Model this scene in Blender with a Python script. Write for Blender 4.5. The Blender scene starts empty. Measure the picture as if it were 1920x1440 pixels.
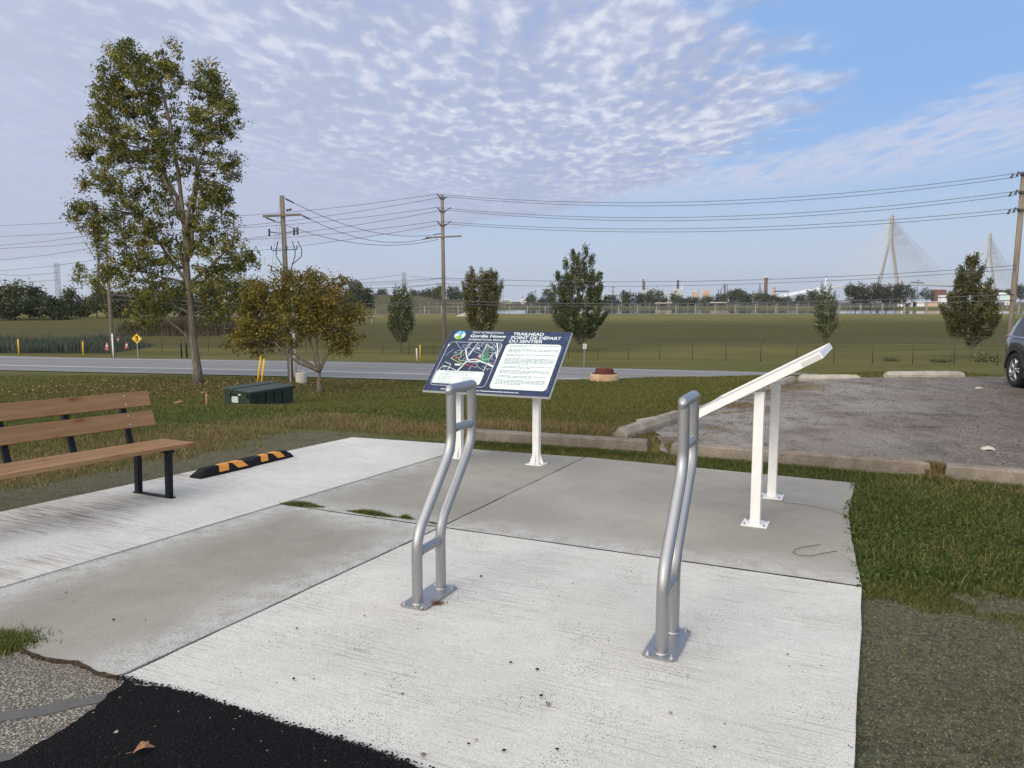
import bpy, bmesh, math, random
import numpy as np
from mathutils import Vector, Matrix

R = math.radians
rng = np.random.default_rng(7)
random.seed(7)
C = bpy.context.scene.collection
scene = bpy.context.scene

# ------------------------------------------------------------------ camera
EYE = 1.6
FPX = 1402.0
TH = math.atan(155 / FPX)
cam_d = bpy.data.cameras.new('camera')
cam_d.sensor_fit = 'HORIZONTAL'
cam_d.sensor_width = 36.0
cam_d.lens = 36.0 * FPX / 1920
cam_d.clip_start = 0.05
cam_d.clip_end = 20000
cam = bpy.data.objects.new('camera', cam_d)
cam.location = (0, 0, EYE)
cam.rotation_euler = (math.pi / 2 - TH, 0, 0)
C.objects.link(cam)
scene.camera = cam

# ------------------------------------------------------------------ sky and sun
SUN_AZ = Vector((-0.60, -0.80, 0)).normalized()      # horizontal direction towards the sun
SUN_EL = R(27)
world = bpy.data.worlds.new('World')
scene.world = world
world.use_nodes = True


class NT:
    """tiny node-tree writer"""
    def __init__(s, tree):
        s.t = tree
        s.t.nodes.clear()

    def n(s, typ, props=None, **ins):
        nd = s.t.nodes.new(typ)
        for k, v in (props or {}).items():
            setattr(nd, k, v)
        for k, v in ins.items():
            key = int(k[1:]) if k[0] == 'i' and k[1:].isdigit() else k.replace('_', ' ')
            sock = nd.inputs[key]
            s.put(sock, v)
        return nd

    def put(s, sock, v):
        if isinstance(v, bpy.types.Node):
            s.t.links.new(v.outputs[0], sock)
        elif isinstance(v, bpy.types.NodeSocket):
            s.t.links.new(v, sock)
        elif isinstance(v, (tuple, list)):
            if len(v) == 3 and sock.type == 'RGBA':
                v = (*v, 1)
            sock.default_value = v
        else:
            sock.default_value = v

    def m(s, op, a, b=0.0, c=None, clamp=False):
        nd = s.t.nodes.new('ShaderNodeMath')
        nd.operation = op
        nd.use_clamp = clamp
        s.put(nd.inputs[0], a)
        s.put(nd.inputs[1], b)
        if c is not None:
            s.put(nd.inputs[2], c)
        return nd.outputs[0]

    def v(s, op, a, b=None):
        nd = s.t.nodes.new('ShaderNodeVectorMath')
        nd.operation = op
        s.put(nd.inputs[0], a)
        if b is not None:
            if op == 'SCALE':
                s.put(nd.inputs[3], b)
            else:
                s.put(nd.inputs[1], b)
        return nd.outputs['Value'] if op in ('DOT_PRODUCT', 'LENGTH') else nd.outputs[0]

    def mix(s, f, a, b, mode='MIX'):
        nd = s.t.nodes.new('ShaderNodeMix')
        nd.data_type = 'RGBA'
        nd.blend_type = mode
        s.put(nd.inputs[0], f)
        s.put(nd.inputs[6], a)
        s.put(nd.inputs[7], b)
        return nd.outputs[2]

    def ss(s, x, lo, hi):
        nd = s.t.nodes.new('ShaderNodeMapRange')
        nd.interpolation_type = 'SMOOTHSTEP'
        s.put(nd.inputs[0], x)
        s.put(nd.inputs[1], lo)
        s.put(nd.inputs[2], hi)
        return nd.outputs[0]

    def ramp(s, f, stops, interp='LINEAR'):
        nd = s.t.nodes.new('ShaderNodeValToRGB')
        s.put(nd.inputs[0], f)
        cr = nd.color_ramp
        cr.interpolation = interp
        while len(cr.elements) < len(stops):
            cr.elements.new(0.5)
        for e, (p, c) in zip(cr.elements, stops):
            e.position = p
            e.color = (*c, 1) if len(c) == 3 else c
        return nd.outputs[0]

    def noise(s, vec, scale, detail=4, rough=0.5, dist=0.0):
        nd = s.n('ShaderNodeTexNoise', None, Vector=vec, Scale=scale, Detail=detail, Roughness=rough, Distortion=dist)
        return nd.outputs[0]

    def voro(s, vec, scale, feature='F1', out=0, rand=1.0):
        nd = s.n('ShaderNodeTexVoronoi', {'feature': feature}, Vector=vec, Scale=scale, Randomness=rand)
        return nd.outputs[out]

    def sep(s, v):
        nd = s.n('ShaderNodeSeparateXYZ', None, Vector=v)
        return nd.outputs

    def com(s, x, y, z):
        nd = s.t.nodes.new('ShaderNodeCombineXYZ')
        for i, q in enumerate((x, y, z)):
            s.put(nd.inputs[i], q)
        return nd.outputs[0]


SKY_STR = 0.1
w = NT(world.node_tree)
sky = w.n('ShaderNodeTexSky', {'sky_type': 'NISHITA', 'sun_disc': False, 'sun_elevation': SUN_EL,
                               'sun_rotation': math.atan2(SUN_AZ.x, SUN_AZ.y), 'air_density': 1.0,
                               'dust_density': 1.2, 'ozone_density': 1.5})
d = w.n('ShaderNodeTexCoord').outputs['Generated']
dx, dy, dz = w.sep(d)
zc = w.m('MAXIMUM', dz, 0.02)
qx = w.m('DIVIDE', dx, zc)
qy = w.m('DIVIDE', dy, zc)
q = w.com(qx, qy, 0.0)
# cloud sheet: mass boundary in sheet coordinates
nb = w.noise(q, 0.9, 3, 0.55)
nb2 = w.noise(q, 3.5, 3, 0.6)
yy = w.m('SUBTRACT', qy, 4.7)
near_k = w.m('MULTIPLY', w.m('LESS_THAN', yy, 0.0), -0.095)
kk = w.m('ADD', near_k, -0.072)
bx = w.m('ADD', 1.62, w.m('MULTIPLY', kk, w.m('MULTIPLY', yy, yy)))
edge = w.m('SUBTRACT', bx, qx)
edge = w.m('ADD', edge, w.m('MULTIPLY', w.m('SUBTRACT', nb, 0.5), 1.1))
edge = w.m('ADD', edge, w.m('MULTIPLY', w.m('SUBTRACT', nb2, 0.5), 0.9))
mass = w.ss(edge, -0.10, 0.35)
# mottled puffs (altocumulus)
rot = w.n('ShaderNodeMapping', None, Vector=q, Rotation=(0, 0, R(-10)), Scale=(1.0, 0.50, 1.0)).outputs[0]
p1 = w.noise(rot, 10.5, 5, 0.50, 0.2)
p2 = w.noise(rot, 2.2, 3, 0.5)
puff = w.m('ADD', w.m('MULTIPLY', p1, 0.72), w.m('MULTIPLY', p2, 0.34))
fade_far = w.ss(qy, 10.0, 4.0)
fade_left = w.ss(qx, -2.8, 0.0)
fade = w.m('MULTIPLY', fade_far, w.m('ADD', 0.14, w.m('MULTIPLY', fade_left, 0.80)))
bright = w.m('MULTIPLY', w.ss(puff, 0.48, 0.70), fade)
hole = w.m('MULTIPLY', w.ss(puff, 0.49, 0.40), w.m('MULTIPLY', fade, w.ss(edge, 2.6, 0.2)))
# band of thin streaks at right
band_lo = w.m('SUBTRACT', 2.25, w.m('MULTIPLY', w.m('POWER', w.m('MAXIMUM', w.m('SUBTRACT', qy, 3.2), 0.0), 2.0), 0.115))
bpos = w.m('ADD', w.m('SUBTRACT', qx, band_lo), w.m('MULTIPLY', w.m('SUBTRACT', nb2, 0.5), 0.8))
srot = w.n('ShaderNodeMapping', None, Vector=q, Rotation=(0, 0, R(25)), Scale=(3.4, 0.9, 1.0)).outputs[0]
st = w.noise(srot, 2.2, 6, 0.62, 0.5)
band = w.m('MULTIPLY', w.ss(bpos, -0.12, 0.22), w.ss(bpos, 2.6, 0.9))
band = w.m('MULTIPLY', band, w.ss(st, 0.28, 0.62))
band = w.m('MULTIPLY', band, w.ss(qy, 9.0, 6.0))
lowcl = w.m('MULTIPLY', w.ss(w.noise(w.n('ShaderNodeMapping', None, Vector=q, Scale=(0.12, 0.05, 1)).outputs[0], 3.0, 4, 0.5), 0.42, 0.62), w.ss(qy, 7.0, 13.0))

S = 1.0 / SKY_STR
def cc(c):
    return tuple(v * S for v in c)
hz = w.ss(dz, 0.24, 0.0)
blue = w.mix(w.m('MULTIPLY', hz, 0.92), w.mix(0.8, sky, cc((0.27, 0.49, 0.90))), cc((0.60, 0.69, 0.81)))
leftgrey = w.ss(qx, 0.5, -3.0)
cl_base = w.mix(leftgrey, cc((0.43, 0.49, 0.68)), cc((0.50, 0.55, 0.71)))
cl_base = w.mix(w.m('MULTIPLY', w.ss(p2, 0.35, 0.68), 0.55), cl_base, cc((0.50, 0.56, 0.77)))
cl = w.mix(bright, cl_base, cc((0.80, 0.82, 0.91)))
cl = w.mix(w.m('MULTIPLY', hole, 0.5), cl, cc((0.27, 0.42, 0.80)))
col = w.mix(w.m('MULTIPLY', band, 0.78), blue, cc((0.63, 0.66, 0.82)))
col = w.mix(w.m('MULTIPLY', mass, 0.96), col, cl)
col = w.mix(w.m('MULTIPLY', w.m('MULTIPLY', lowcl, w.ss(qx, 5.0, -6.0)), 0.18), col, cc((0.38, 0.42, 0.58)))
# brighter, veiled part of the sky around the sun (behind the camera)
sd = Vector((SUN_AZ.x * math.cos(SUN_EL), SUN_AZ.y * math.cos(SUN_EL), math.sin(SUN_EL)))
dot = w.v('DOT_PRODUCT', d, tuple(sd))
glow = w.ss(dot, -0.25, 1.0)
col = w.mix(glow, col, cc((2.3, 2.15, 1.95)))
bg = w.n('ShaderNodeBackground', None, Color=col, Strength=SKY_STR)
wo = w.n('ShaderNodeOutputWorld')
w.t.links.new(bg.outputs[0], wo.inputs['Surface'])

sun_d = bpy.data.lights.new('sun', 'SUN')
sun_d.energy = 1.1
sun_d.angle = R(22)
sun_d.color = (1.0, 0.93, 0.84)
sun_o = bpy.data.objects.new('sun', sun_d)
sun_o.rotation_euler = sd.to_track_quat('Z', 'Y').to_euler()
sun_o.location = (0, 0, 30)
C.objects.link(sun_o)

scene.view_settings.view_transform = 'Standard'
scene.view_settings.look = 'None'
scene.view_settings.exposure = 0.0
scene.view_settings.gamma = 1.0
scene.render.engine = 'CYCLES'
scene.cycles.max_bounces = 5
scene.cycles.diffuse_bounces = 3
scene.cycles.glossy_bounces = 3
scene.cycles.transparent_max_bounces = 6

# ------------------------------------------------------------------ helpers
def tag(o, label=None, cat=None, group=None, kind=None):
    if label: o['label'] = label
    if cat: o['category'] = cat
    if group: o['group'] = group
    if kind: o['kind'] = kind
    return o


def empty(name, loc, label, cat, rz=0.0, group=None):
    o = bpy.data.objects.new(name, None)
    o.empty_display_size = 0.2
    o.location = loc
    o.rotation_euler = (0, 0, rz)
    C.objects.link(o)
    return tag(o, label, cat, group)


def link_mesh(name, me, mat, parent=None, loc=None):
    o = bpy.data.objects.new(name, me)
    if mat is not None:
        for m_ in (mat if isinstance(mat, (list, tuple)) else [mat]):
            me.materials.append(m_)
    if parent is not None:
        o.parent = parent
    if loc is not None:
        o.location = loc
    C.objects.link(o)
    return o


class MB:
    """collects shapes and links them as ONE mesh object"""
    def __init__(s):
        s.bm = bmesh.new()

    def box(s, c, size, rot=None, bevel=0.0, mi=0):
        M = Matrix.Translation(Vector(c))
        if rot is not None:
            M = M @ (rot.to_4x4() if isinstance(rot, Matrix) else Matrix.Rotation(rot, 4, 'Z'))
        t = bmesh.new()
        bmesh.ops.create_cube(t, size=1.0, matrix=Matrix.Diagonal((*size, 1)))
        if bevel > 0:
            bmesh.ops.bevel(t, geom=list(t.edges), offset=bevel, segments=2, affect='EDGES', profile=0.6)
        s._merge(t, M, mi)
        return s

    def _merge(s, t, M, mi=0, smooth=False):
        vs = [s.bm.verts.new(M @ v.co) for v in t.verts]
        t.verts.index_update()
        for f in t.faces:
            try:
                nf = s.bm.faces.new([vs[v.index] for v in f.verts])
                nf.material_index = mi
                nf.smooth = smooth or f.smooth
            except ValueError:
                pass
        t.free()

    def tube(s, pts, rad, seg=10, caps=True, mi=0, smooth=True):
        pts = [Vector(p) for p in pts]
        n = len(pts)
        rads = rad if isinstance(rad, (list, tuple)) else [rad] * n
        rings = []
        up = None
        for i, p in enumerate(pts):
            if i == 0: t = pts[1] - pts[0]
            elif i == n - 1: t = pts[-1] - pts[-2]
            else: t = (pts[i + 1] - pts[i]).normalized() + (pts[i] - pts[i - 1]).normalized()
            t.normalize()
            if up is None:
                up = Vector((0, 0, 1)) if abs(t.z) < 0.9 else Vector((1, 0, 0))
            a = t.cross(up).normalized()
            b = a.cross(t).normalized()
            up = b
            rings.append([s.bm.verts.new(p + (a * math.cos(2 * math.pi * k / seg) + b * math.sin(2 * math.pi * k / seg)) * rads[i]) for k in range(seg)])
        for r0, r1 in zip(rings, rings[1:]):
            for k in range(seg):
                f = s.bm.faces.new((r0[k], r0[(k + 1) % seg], r1[(k + 1) % seg], r1[k]))
                f.smooth = smooth
                f.material_index = mi
        if caps:
            for r in (rings[0], rings[-1]):
                try:
                    f = s.bm.faces.new(r)
                    f.material_index = mi
                except ValueError:
                    pass
        return s

    def lathe(s, prof, c=(0, 0, 0), seg=20, mi=0, smooth=True):
        rings = []
        for r, z in prof:
            if r < 1e-5:
                rings.append([s.bm.verts.new((c[0], c[1], c[2] + z))])
            else:
                rings.append([s.bm.verts.new((c[0] + r * math.cos(2 * math.pi * k / seg), c[1] + r * math.sin(2 * math.pi * k / seg), c[2] + z)) for k in range(seg)])
        for r0, r1 in zip(rings, rings[1:]):
            for k in range(seg):
                a = [r0[k % len(r0)], r0[(k + 1) % len(r0)], r1[(k + 1) % len(r1)], r1[k % len(r1)]]
                u = []
                for q_ in a:
                    if q_ not in u: u.append(q_)
                if len(u) > 2:
                    try:
                        f = s.bm.faces.new(u)
                        f.smooth = smooth
                        f.material_index = mi
                    except ValueError:
                        pass
        return s

    def prism(s, pts, z0, z1, mi=0):
        """polygon pts (3-vectors on the top) dropped to thickness: pts top list, bottom list"""
        top = [s.bm.verts.new(Vector(p) + Vector((0, 0, z1))) for p in pts]
        bot = [s.bm.verts.new(Vector(p) + Vector((0, 0, z0))) for p in pts]
        f = s.bm.faces.new(top); f.material_index = mi
        f = s.bm.faces.new(list(reversed(bot))); f.material_index = mi
        n = len(pts)
        for i in range(n):
            f = s.bm.faces.new((top[i], bot[i], bot[(i + 1) % n], top[(i + 1) % n]))
            f.material_index = mi
        return s

    def extrude(s, poly, vec, mi=0):
        a = [s.bm.verts.new(Vector(p)) for p in poly]
        b = [s.bm.verts.new(Vector(p) + Vector(vec)) for p in poly]
        f = s.bm.faces.new(a); f.material_index = mi
        f = s.bm.faces.new(list(reversed(b))); f.material_index = mi
        n = len(poly)
        for i in range(n):
            f = s.bm.faces.new((a[i], b[i], b[(i + 1) % n], a[(i + 1) % n]))
            f.material_index = mi
        return s

    def build(s, name, mat, parent=None, loc=None, smooth_angle=None):
        bmesh.ops.recalc_face_normals(s.bm, faces=list(s.bm.faces))
        me = bpy.data.meshes.new(name)
        s.bm.to_mesh(me)
        s.bm.free()
        return link_mesh(name, me, mat, parent, loc)


def np_mesh(name, verts, faces_idx, nper, mat, parent=None, attr=None, loc=None, smooth=False):
    """verts (N,3), faces_idx (F,nper) int"""
    me = bpy.data.meshes.new(name)
    F = len(faces_idx)
    me.vertices.add(len(verts))
    me.vertices.foreach_set('co', np.ascontiguousarray(verts, dtype=np.float32).ravel())
    me.loops.add(F * nper)
    me.loops.foreach_set('vertex_index', np.ascontiguousarray(faces_idx, dtype=np.int32).ravel())
    me.polygons.add(F)
    me.polygons.foreach_set('loop_start', np.arange(F, dtype=np.int32) * nper)
    try:
        me.polygons.foreach_set('loop_total', np.full(F, nper, dtype=np.int32))
    except Exception:
        pass
    if smooth:
        me.polygons.foreach_set('use_smooth', np.ones(F, dtype=bool))
    for k, (dom, arr) in (attr or {}).items():
        a = me.attributes.new(k, 'FLOAT', dom)
        a.data.foreach_set('value', np.ascontiguousarray(arr, dtype=np.float32))
    me.update(calc_edges=True)
    me.validate()
    return link_mesh(name, me, mat, parent, loc)


def copy_tree(o, parent=None):
    c = o.copy()
    C.objects.link(c)
    if parent is not None:
        c.parent = parent
    for ch in list(o.children):
        copy_tree(ch, c)
    return c


# ------------------------------------------------------------------ survey helpers (photo measurements -> places)
CT, ST = math.cos(TH), math.sin(TH)
def ray(u, v):
    x = (u - 960) / FPX
    yc = -(v - 720) / FPX
    return np.array([x, CT + yc * ST, -ST + yc * CT])

PA, PB = -0.01088848, -0.02883644
def pz(x, y):
    """the sloping slab plane (world z)"""
    x = np.clip(x, -25, 25); y = np.clip(y, -25, 25)
    return EYE - 1.6 + PA * x + PB * y

def onslab(u, v, off=0.0):
    r = ray(u, v)
    t = -(EYE - off) / (r[2] - PA * r[0] - PB * r[1])
    p = r * t
    return Vector((p[0], p[1], p[2] + EYE))

def at(u, v, Y):
    r = ray(u, v)
    t = Y / r[1]
    return Vector((r[0] * t, Y, EYE + r[2] * t))

def sstep(x, a, b):
    t = np.clip((np.asarray(x, float) - a) / (b - a), 0, 1)
    return t * t * (3 - 2 * t)

D1 = Vector((0.432, 0.902, 0))      # slab direction away from the camera
D2 = Vector((0.902, -0.432, 0))     # slab direction to the right

# ---------------------------------------------------------------- terrain height
KC = np.array([-1.2, -.75, -.5, -.2, 0, .12, .2, .35, .5, .7, 1.2])
YR = np.array([5, 9.5, 12, 15, 18, 20, 25, 28, 34, 42, 52, 60, 66, 80, 110, 150, 200, 250, 420, 700, 7000], float)
_tab = [
 [1.78, 1.85, 1.97, 2.13, 2.53, 2.93, 3.75, 3.9, 4.15, 4.35, 4.5, 4.8, 5.1, 5.3, 4.3, 3.25, 3.3, 3.5, 3.6, 4.0, 5.0],
 [1.78, 1.85, 1.97, 2.13, 2.53, 2.93, 3.75, 3.9, 4.15, 4.35, 4.5, 4.8, 5.1, 5.3, 4.3, 3.25, 3.3, 3.5, 3.6, 4.0, 5.0],
 [1.78, 1.85, 1.97, 2.13, 2.53, 2.93, 3.75, 3.9, 4.15, 4.35, 4.5, 4.8, 5.1, 5.3, 4.3, 3.25, 3.3, 3.5, 3.6, 4.0, 5.0],
 [1.78, 1.83, 1.97, 2.15, 2.50, 2.80, 3.35, 3.65, 4.05, 4.35, 4.5, 4.85, 5.1, 5.2, 4.5, 3.95, 3.9, 4.3, 3.7, 4.0, 5.0],
 [1.76, 1.80, 1.95, 2.18, 2.48, 2.68, 3.12, 3.38, 3.78, 4.33, 4.5, 4.85, 5.1, 5.1, 4.5, 4.0, 3.8, 4.0, 3.6, 4.0, 5.0],
 [1.75, 1.78, 1.93, 2.14, 2.42, 2.60, 2.98, 3.20, 3.62, 4.30, 4.5, 4.85, 5.1, 5.0, 4.4, 3.95, 3.75, 3.95, 3.6, 4.0, 5.0],
 [1.74, 1.76, 1.90, 2.08, 2.28, 2.42, 2.78, 3.00, 3.48, 4.25, 4.5, 4.85, 5.1, 5.0, 4.4, 3.9, 3.7, 3.8, 3.6, 4.0, 5.0],
 [1.73, 1.75, 1.78, 1.83, 1.92, 2.05, 2.52, 2.80, 3.45, 4.25, 4.5, 4.90, 5.05, 4.9, 4.3, 3.85, 3.6, 3.6, 3.5, 4.0, 5.0],
 [1.73, 1.75, 1.77, 1.79, 1.82, 1.90, 2.40, 2.75, 3.60, 4.25, 4.6, 4.90, 5.0, 4.9, 4.3, 3.8, 3.5, 3.5, 3.5, 4.0, 5.0],
 [1.73, 1.75, 1.77, 1.79, 1.82, 1.88, 2.40, 2.85, 3.95, 4.30, 4.6, 4.90, 5.0, 4.9, 4.3, 3.8, 3.4, 3.5, 3.5, 4.0, 5.0],
 [1.73, 1.75, 1.77, 1.79, 1.82, 1.88, 2.40, 2.85, 3.95, 4.30, 4.6, 4.90, 5.0, 4.9, 4.3, 3.8, 3.4, 3.5, 3.5, 4.0, 5.0]]
_ly = np.linspace(math.log(5), math.log(7000), 700)
_dense = np.array([np.interp(np.exp(_ly), YR, t) for t in _tab])
_ker = np.hanning(13); _ker /= _ker.sum()
_dense = np.array([np.convolve(np.pad(t, 6, mode='edge'), _ker, mode='valid') for t in _dense])

def roadmask_z(x, y):
    """signed position across the road (0 near edge, 10.96 far edge) and road height"""
    s = y - (39.8 - 0.30 * x)
    z = EYE - (4.35 + 0.30 * sstep(-x, 5, 45))
    return s, z

def basin_n(x): return 234 - 0.24 * x
def basin_f(x): return 470 - 0.24 * x
WATER_Z = EYE - 4.5

def kerb_y(x):
    return np.where(x < 1.7, 9.83 - 0.342 * (x + 0.0), 9.25 - 0.505 * (x - 1.7))

def T(x, y):
    x = np.asarray(x, float); y = np.asarray(y, float)
    near = pz(x, y) - 0.035
    ky = np.where(x < -0.6, 9.83 + 0.2, kerb_y(x))
    bk = (y - ky) * 0.9
    near = near + 0.125 * sstep(bk, 0.06, 0.19) * sstep(x, -0.75, -0.5)
    yc = np.clip(y, 5.01, 6999)
    k = np.clip(x / np.maximum(yc, 5), -1.2, 1.2)
    fy = (np.log(yc) - _ly[0]) / (_ly[-1] - _ly[0]) * 699
    iy = np.clip(fy.astype(int), 0, 698); ty = fy - iy
    ik = np.clip(np.searchsorted(KC, k, side='right') - 1, 0, len(KC) - 2)
    tk = (k - KC[ik]) / (KC[ik + 1] - KC[ik]); tk = tk * tk * (3 - 2 * tk)
    dd = ((_dense[ik, iy] * (1 - ty) + _dense[ik, iy + 1] * ty) * (1 - tk)
          + (_dense[ik + 1, iy] * (1 - ty) + _dense[ik + 1, iy + 1] * ty) * tk)
    far = EYE - dd
    z = near + (far - near) * sstep(bk, 0.25, 3.0)
    s, rz = roadmask_z(x, y)
    rm = sstep(s, -2.5, -0.3) * (1 - sstep(s, 11.2, 14))
    z = z + (rz - 0.05 - z) * rm
    # gentle undulation of the field
    z = z + 0.10 * np.sin(x * 0.09 + y * 0.05) * sstep(y, 70, 110) * (1 - sstep(y, 170, 200))
    # mound beyond the pond
    g = np.exp(-((x + 118) / 75.0) ** 4) * np.exp(-((y - 590) / 70) ** 2)
    g2 = np.exp(-((x + 60) / 60.0) ** 2) * np.exp(-((y - 580) / 60) ** 2)
    z = z + 9.0 * np.maximum(g, 0.62 * g2)
    # pond basin
    inb = sstep(y - basin_n(x), 0.5, 5) * (1 - sstep(y - basin_f(x), -4, 0)) * sstep(x, -75, -68)
    z = z + (EYE - 6.5 - z) * inb
    return z

def Tz(x, y):
    return float(T(np.array([x]), np.array([y]))[0])

def ground(u, Y, dz=0.0):
    x = (u - 960) / FPX * Y * 1.0
    # exact: ray through the ground point column
    for _ in range(4):
        z = Tz(x, Y)
        v = proj((x, Y, z))[1]
        x = ray(u, v)[0] / ray(u, v)[1] * Y
    return Vector((x, Y, Tz(x, Y) + dz))

def proj(p):
    x, y, z = p[0], p[1], p[2] - EYE
    dpt = y * CT - z * ST
    up = y * ST + z * CT
    return 960 + FPX * x / dpt, 720 - FPX * up / dpt

# ------------------------------------------------------------------ materials
MATS = {}
def new_mat(name):
    m = bpy.data.materials.new(name)
    m.use_nodes = True
    MATS[name] = m
    return m, NT(m.node_tree)

def finish(N, color, rough=0.8, metal=0.0, bump=None, bstr=0.3, bdist=0.01, spec=0.4, trans=None, coat=None):
    b = N.n('ShaderNodeBsdfPrincipled')
    N.put(b.inputs['Base Color'], color)
    N.put(b.inputs['Roughness'], rough)
    N.put(b.inputs['Metallic'], metal)
    N.put(b.inputs['Specular IOR Level'], spec)
    if coat: N.put(b.inputs['Coat Weight'], coat)
    if bump is not None:
        bn = N.n('ShaderNodeBump', None, Strength=bstr, Distance=bdist, Height=bump)
        N.t.links.new(bn.outputs[0], b.inputs['Normal'])
    out = N.n('ShaderNodeOutputMaterial')
    sh = b.outputs[0]
    if trans is not None:
        t = N.n('ShaderNodeBsdfTranslucent', None, Color=color)
        mx = N.n('ShaderNodeMixShader', None, Fac=trans)
        N.t.links.new(sh, mx.inputs[1]); N.t.links.new(t.outputs[0], mx.inputs[2])
        sh = mx.outputs[0]
    N.t.links.new(sh, out.inputs['Surface'])

def simple(name, col, rough=0.6, metal=0.0, spec=0.4, var=0.12, scale=8.0, bump=0.0, coat=None):
    m, N = new_mat(name)
    P = N.n('ShaderNodeTexCoord').outputs['Object']
    f = N.noise(P, scale, 5, 0.6)
    c = N.mix(N.ss(f, 0.3, 0.7), tuple(v * (1 - var) for v in col), tuple(min(1, v * (1 + var)) for v in col))
    finish(N, c, rough, metal, f if bump else None, bump, 0.004, spec, coat=coat)
    return m

def obj_coord(N):
    return N.n('ShaderNodeTexCoord').outputs['Object']

def broom_coord(N, P):
    return N.n('ShaderNodeMapping', None, Vector=P, Rotation=(0, 0, R(25.6))).outputs[0]

def concrete(name, c_lo, c_hi, lines=(), white=(0.60, 0.59, 0.56), broom=0.5, speck=0.5, stain=(0.30, 0.26, 0.20), stainamt=0.25, dirt=False):
    m, N = new_mat(name)
    P = obj_coord(N)
    B = broom_coord(N, P)
    big = N.noise(P, 0.9, 5, 0.6)
    mid = N.noise(P, 7.0, 6, 0.65)
    fine = N.noise(P, 160.0, 3, 0.7)
    grain = N.noise(P, 110.0, 4, 0.8)
    bl = N.noise(N.n('ShaderNodeMapping', None, Vector=B, Scale=(2.0, 95.0, 1.0)).outputs[0], 1.0, 3, 0.7, 0.15)
    bl2 = N.noise(N.n('ShaderNodeMapping', None, Vector=B, Scale=(7.0, 170.0, 1.0)).outputs[0], 1.0, 2, 0.6, 0.1)
    c = N.mix(N.ss(big, 0.3, 0.7), c_lo, c_hi)
    c = N.mix(N.m('MULTIPLY', N.ss(mid, 0.35, 0.75), 0.22), c, tuple(v * 0.80 for v in c_lo))
    if lines:
        dist = None
        for nx, ny, cst in lines:
            dd = N.m('ABSOLUTE', N.m('SUBTRACT', N.v('DOT_PRODUCT', P, (nx, ny, 0)), cst))
            dist = dd if dist is None else N.m('MINIMUM', dist, dd)
        dn = N.m('ADD', dist, N.m('MULTIPLY', N.m('SUBTRACT', N.noise(P, 2.2, 3, 0.5), 0.5), 0.35))
        wf = N.m('MULTIPLY', N.ss(dn, 0.50, 0.02), N.ss(N.m('ADD', grain, N.m('MULTIPLY', N.m('SUBTRACT', mid, .5), .5)), 0.40, 0.56))
        c = N.mix(N.m('MULTIPLY', wf, 0.9), c, white)
    # broom strokes with worn darker lines
    dark = N.m('MULTIPLY', N.ss(bl, 0.50, 0.66), N.ss(N.noise(P, 1.6, 4, 0.65), 0.36, 0.64))
    c = N.mix(N.m('MULTIPLY', dark, broom, clamp=True), c, tuple(v * 0.40 for v in c_lo))
    c = N.mix(N.m('MULTIPLY', N.ss(bl2, 0.50, 0.70), broom * 0.5), c, tuple(v * 0.62 for v in c_lo))
    st_ = N.m('MULTIPLY', N.ss(N.noise(P, 1.3, 6, 0.7), 0.56, 0.76), N.ss(N.noise(B, 5.0, 5, 0.7), 0.45, 0.7))
    c = N.mix(N.m('MULTIPLY', st_, stainamt), c, stain)
    dsh = N.voro(N.n('ShaderNodeMapping', None, Vector=B, Scale=(16.0, 95.0, 1.0)).outputs[0], 1.0)
    dm_ = N.m('MULTIPLY', N.ss(dsh, 0.30, 0.16), N.ss(N.noise(P, 1.9, 4, 0.65), 0.38, 0.68))
    c = N.mix(N.m('MULTIPLY', dm_, broom * 0.62), c, tuple(v * 0.42 for v in c_lo))
    pep = N.noise(P, 130.0, 3, 0.9)
    c = N.mix(N.m('MULTIPLY', N.ss(pep, 0.51, 0.64), 0.50), c, tuple(v * 0.55 for v in c_lo))
    c = N.mix(N.m('MULTIPLY', N.ss(pep, 0.48, 0.36), 0.34), c, tuple(min(1, v * 1.30) for v in c_hi))
    if dirt:
        dz_ = N.m('MULTIPLY', N.ss(N.sep(P)[0], -2.3, -3.5), N.ss(N.noise(N.n('ShaderNodeMapping', None, Vector=B, Scale=(2.2, 34.0, 1.0)).outputs[0], 1.0, 6, 0.75), 0.44, 0.62))
        dz_ = N.m('MULTIPLY', dz_, N.ss(N.noise(P, 1.1, 4, 0.6), 0.36, 0.58))
        c = N.mix(N.m('MULTIPLY', dz_, 0.8), c, (0.155, 0.115, 0.085))
    # specks: pits and grit
    s1 = N.m('LESS_THAN', N.voro(P, 66.0), N.m('MULTIPLY', N.ss(N.noise(P, 3.1, 3), 0.30, 0.72), 0.24))
    s2 = N.m('LESS_THAN', N.voro(P, 95.0), 0.21)
    c = N.mix(N.m('MULTIPLY', s1, speck), c, (0.10, 0.095, 0.085))
    c = N.mix(N.m('MULTIPLY', s2, speck * 0.62), c, (0.16, 0.15, 0.13))
    c = N.mix(N.m('MULTIPLY', N.ss(fine, 0.35, 0.75), 0.16), c, tuple(v * 0.6 for v in c_lo))
    h = N.m('ADD', N.m('MULTIPLY', bl, broom), N.m('MULTIPLY', fine, 0.5))
    h = N.m('SUBTRACT', h, N.m('MULTIPLY', s1, 0.6))
    finish(N, c, 0.88, 0.0, h, 0.55, 0.004, 0.25)
    return m

def linecst(p, q):
    """normal form of the line through two slab points"""
    t = Vector((q[0] - p[0], q[1] - p[1])).normalized()
    n = (-t.y, t.x)
    return (n[0], n[1], n[0] * p[0] + n[1] * p[1])

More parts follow.
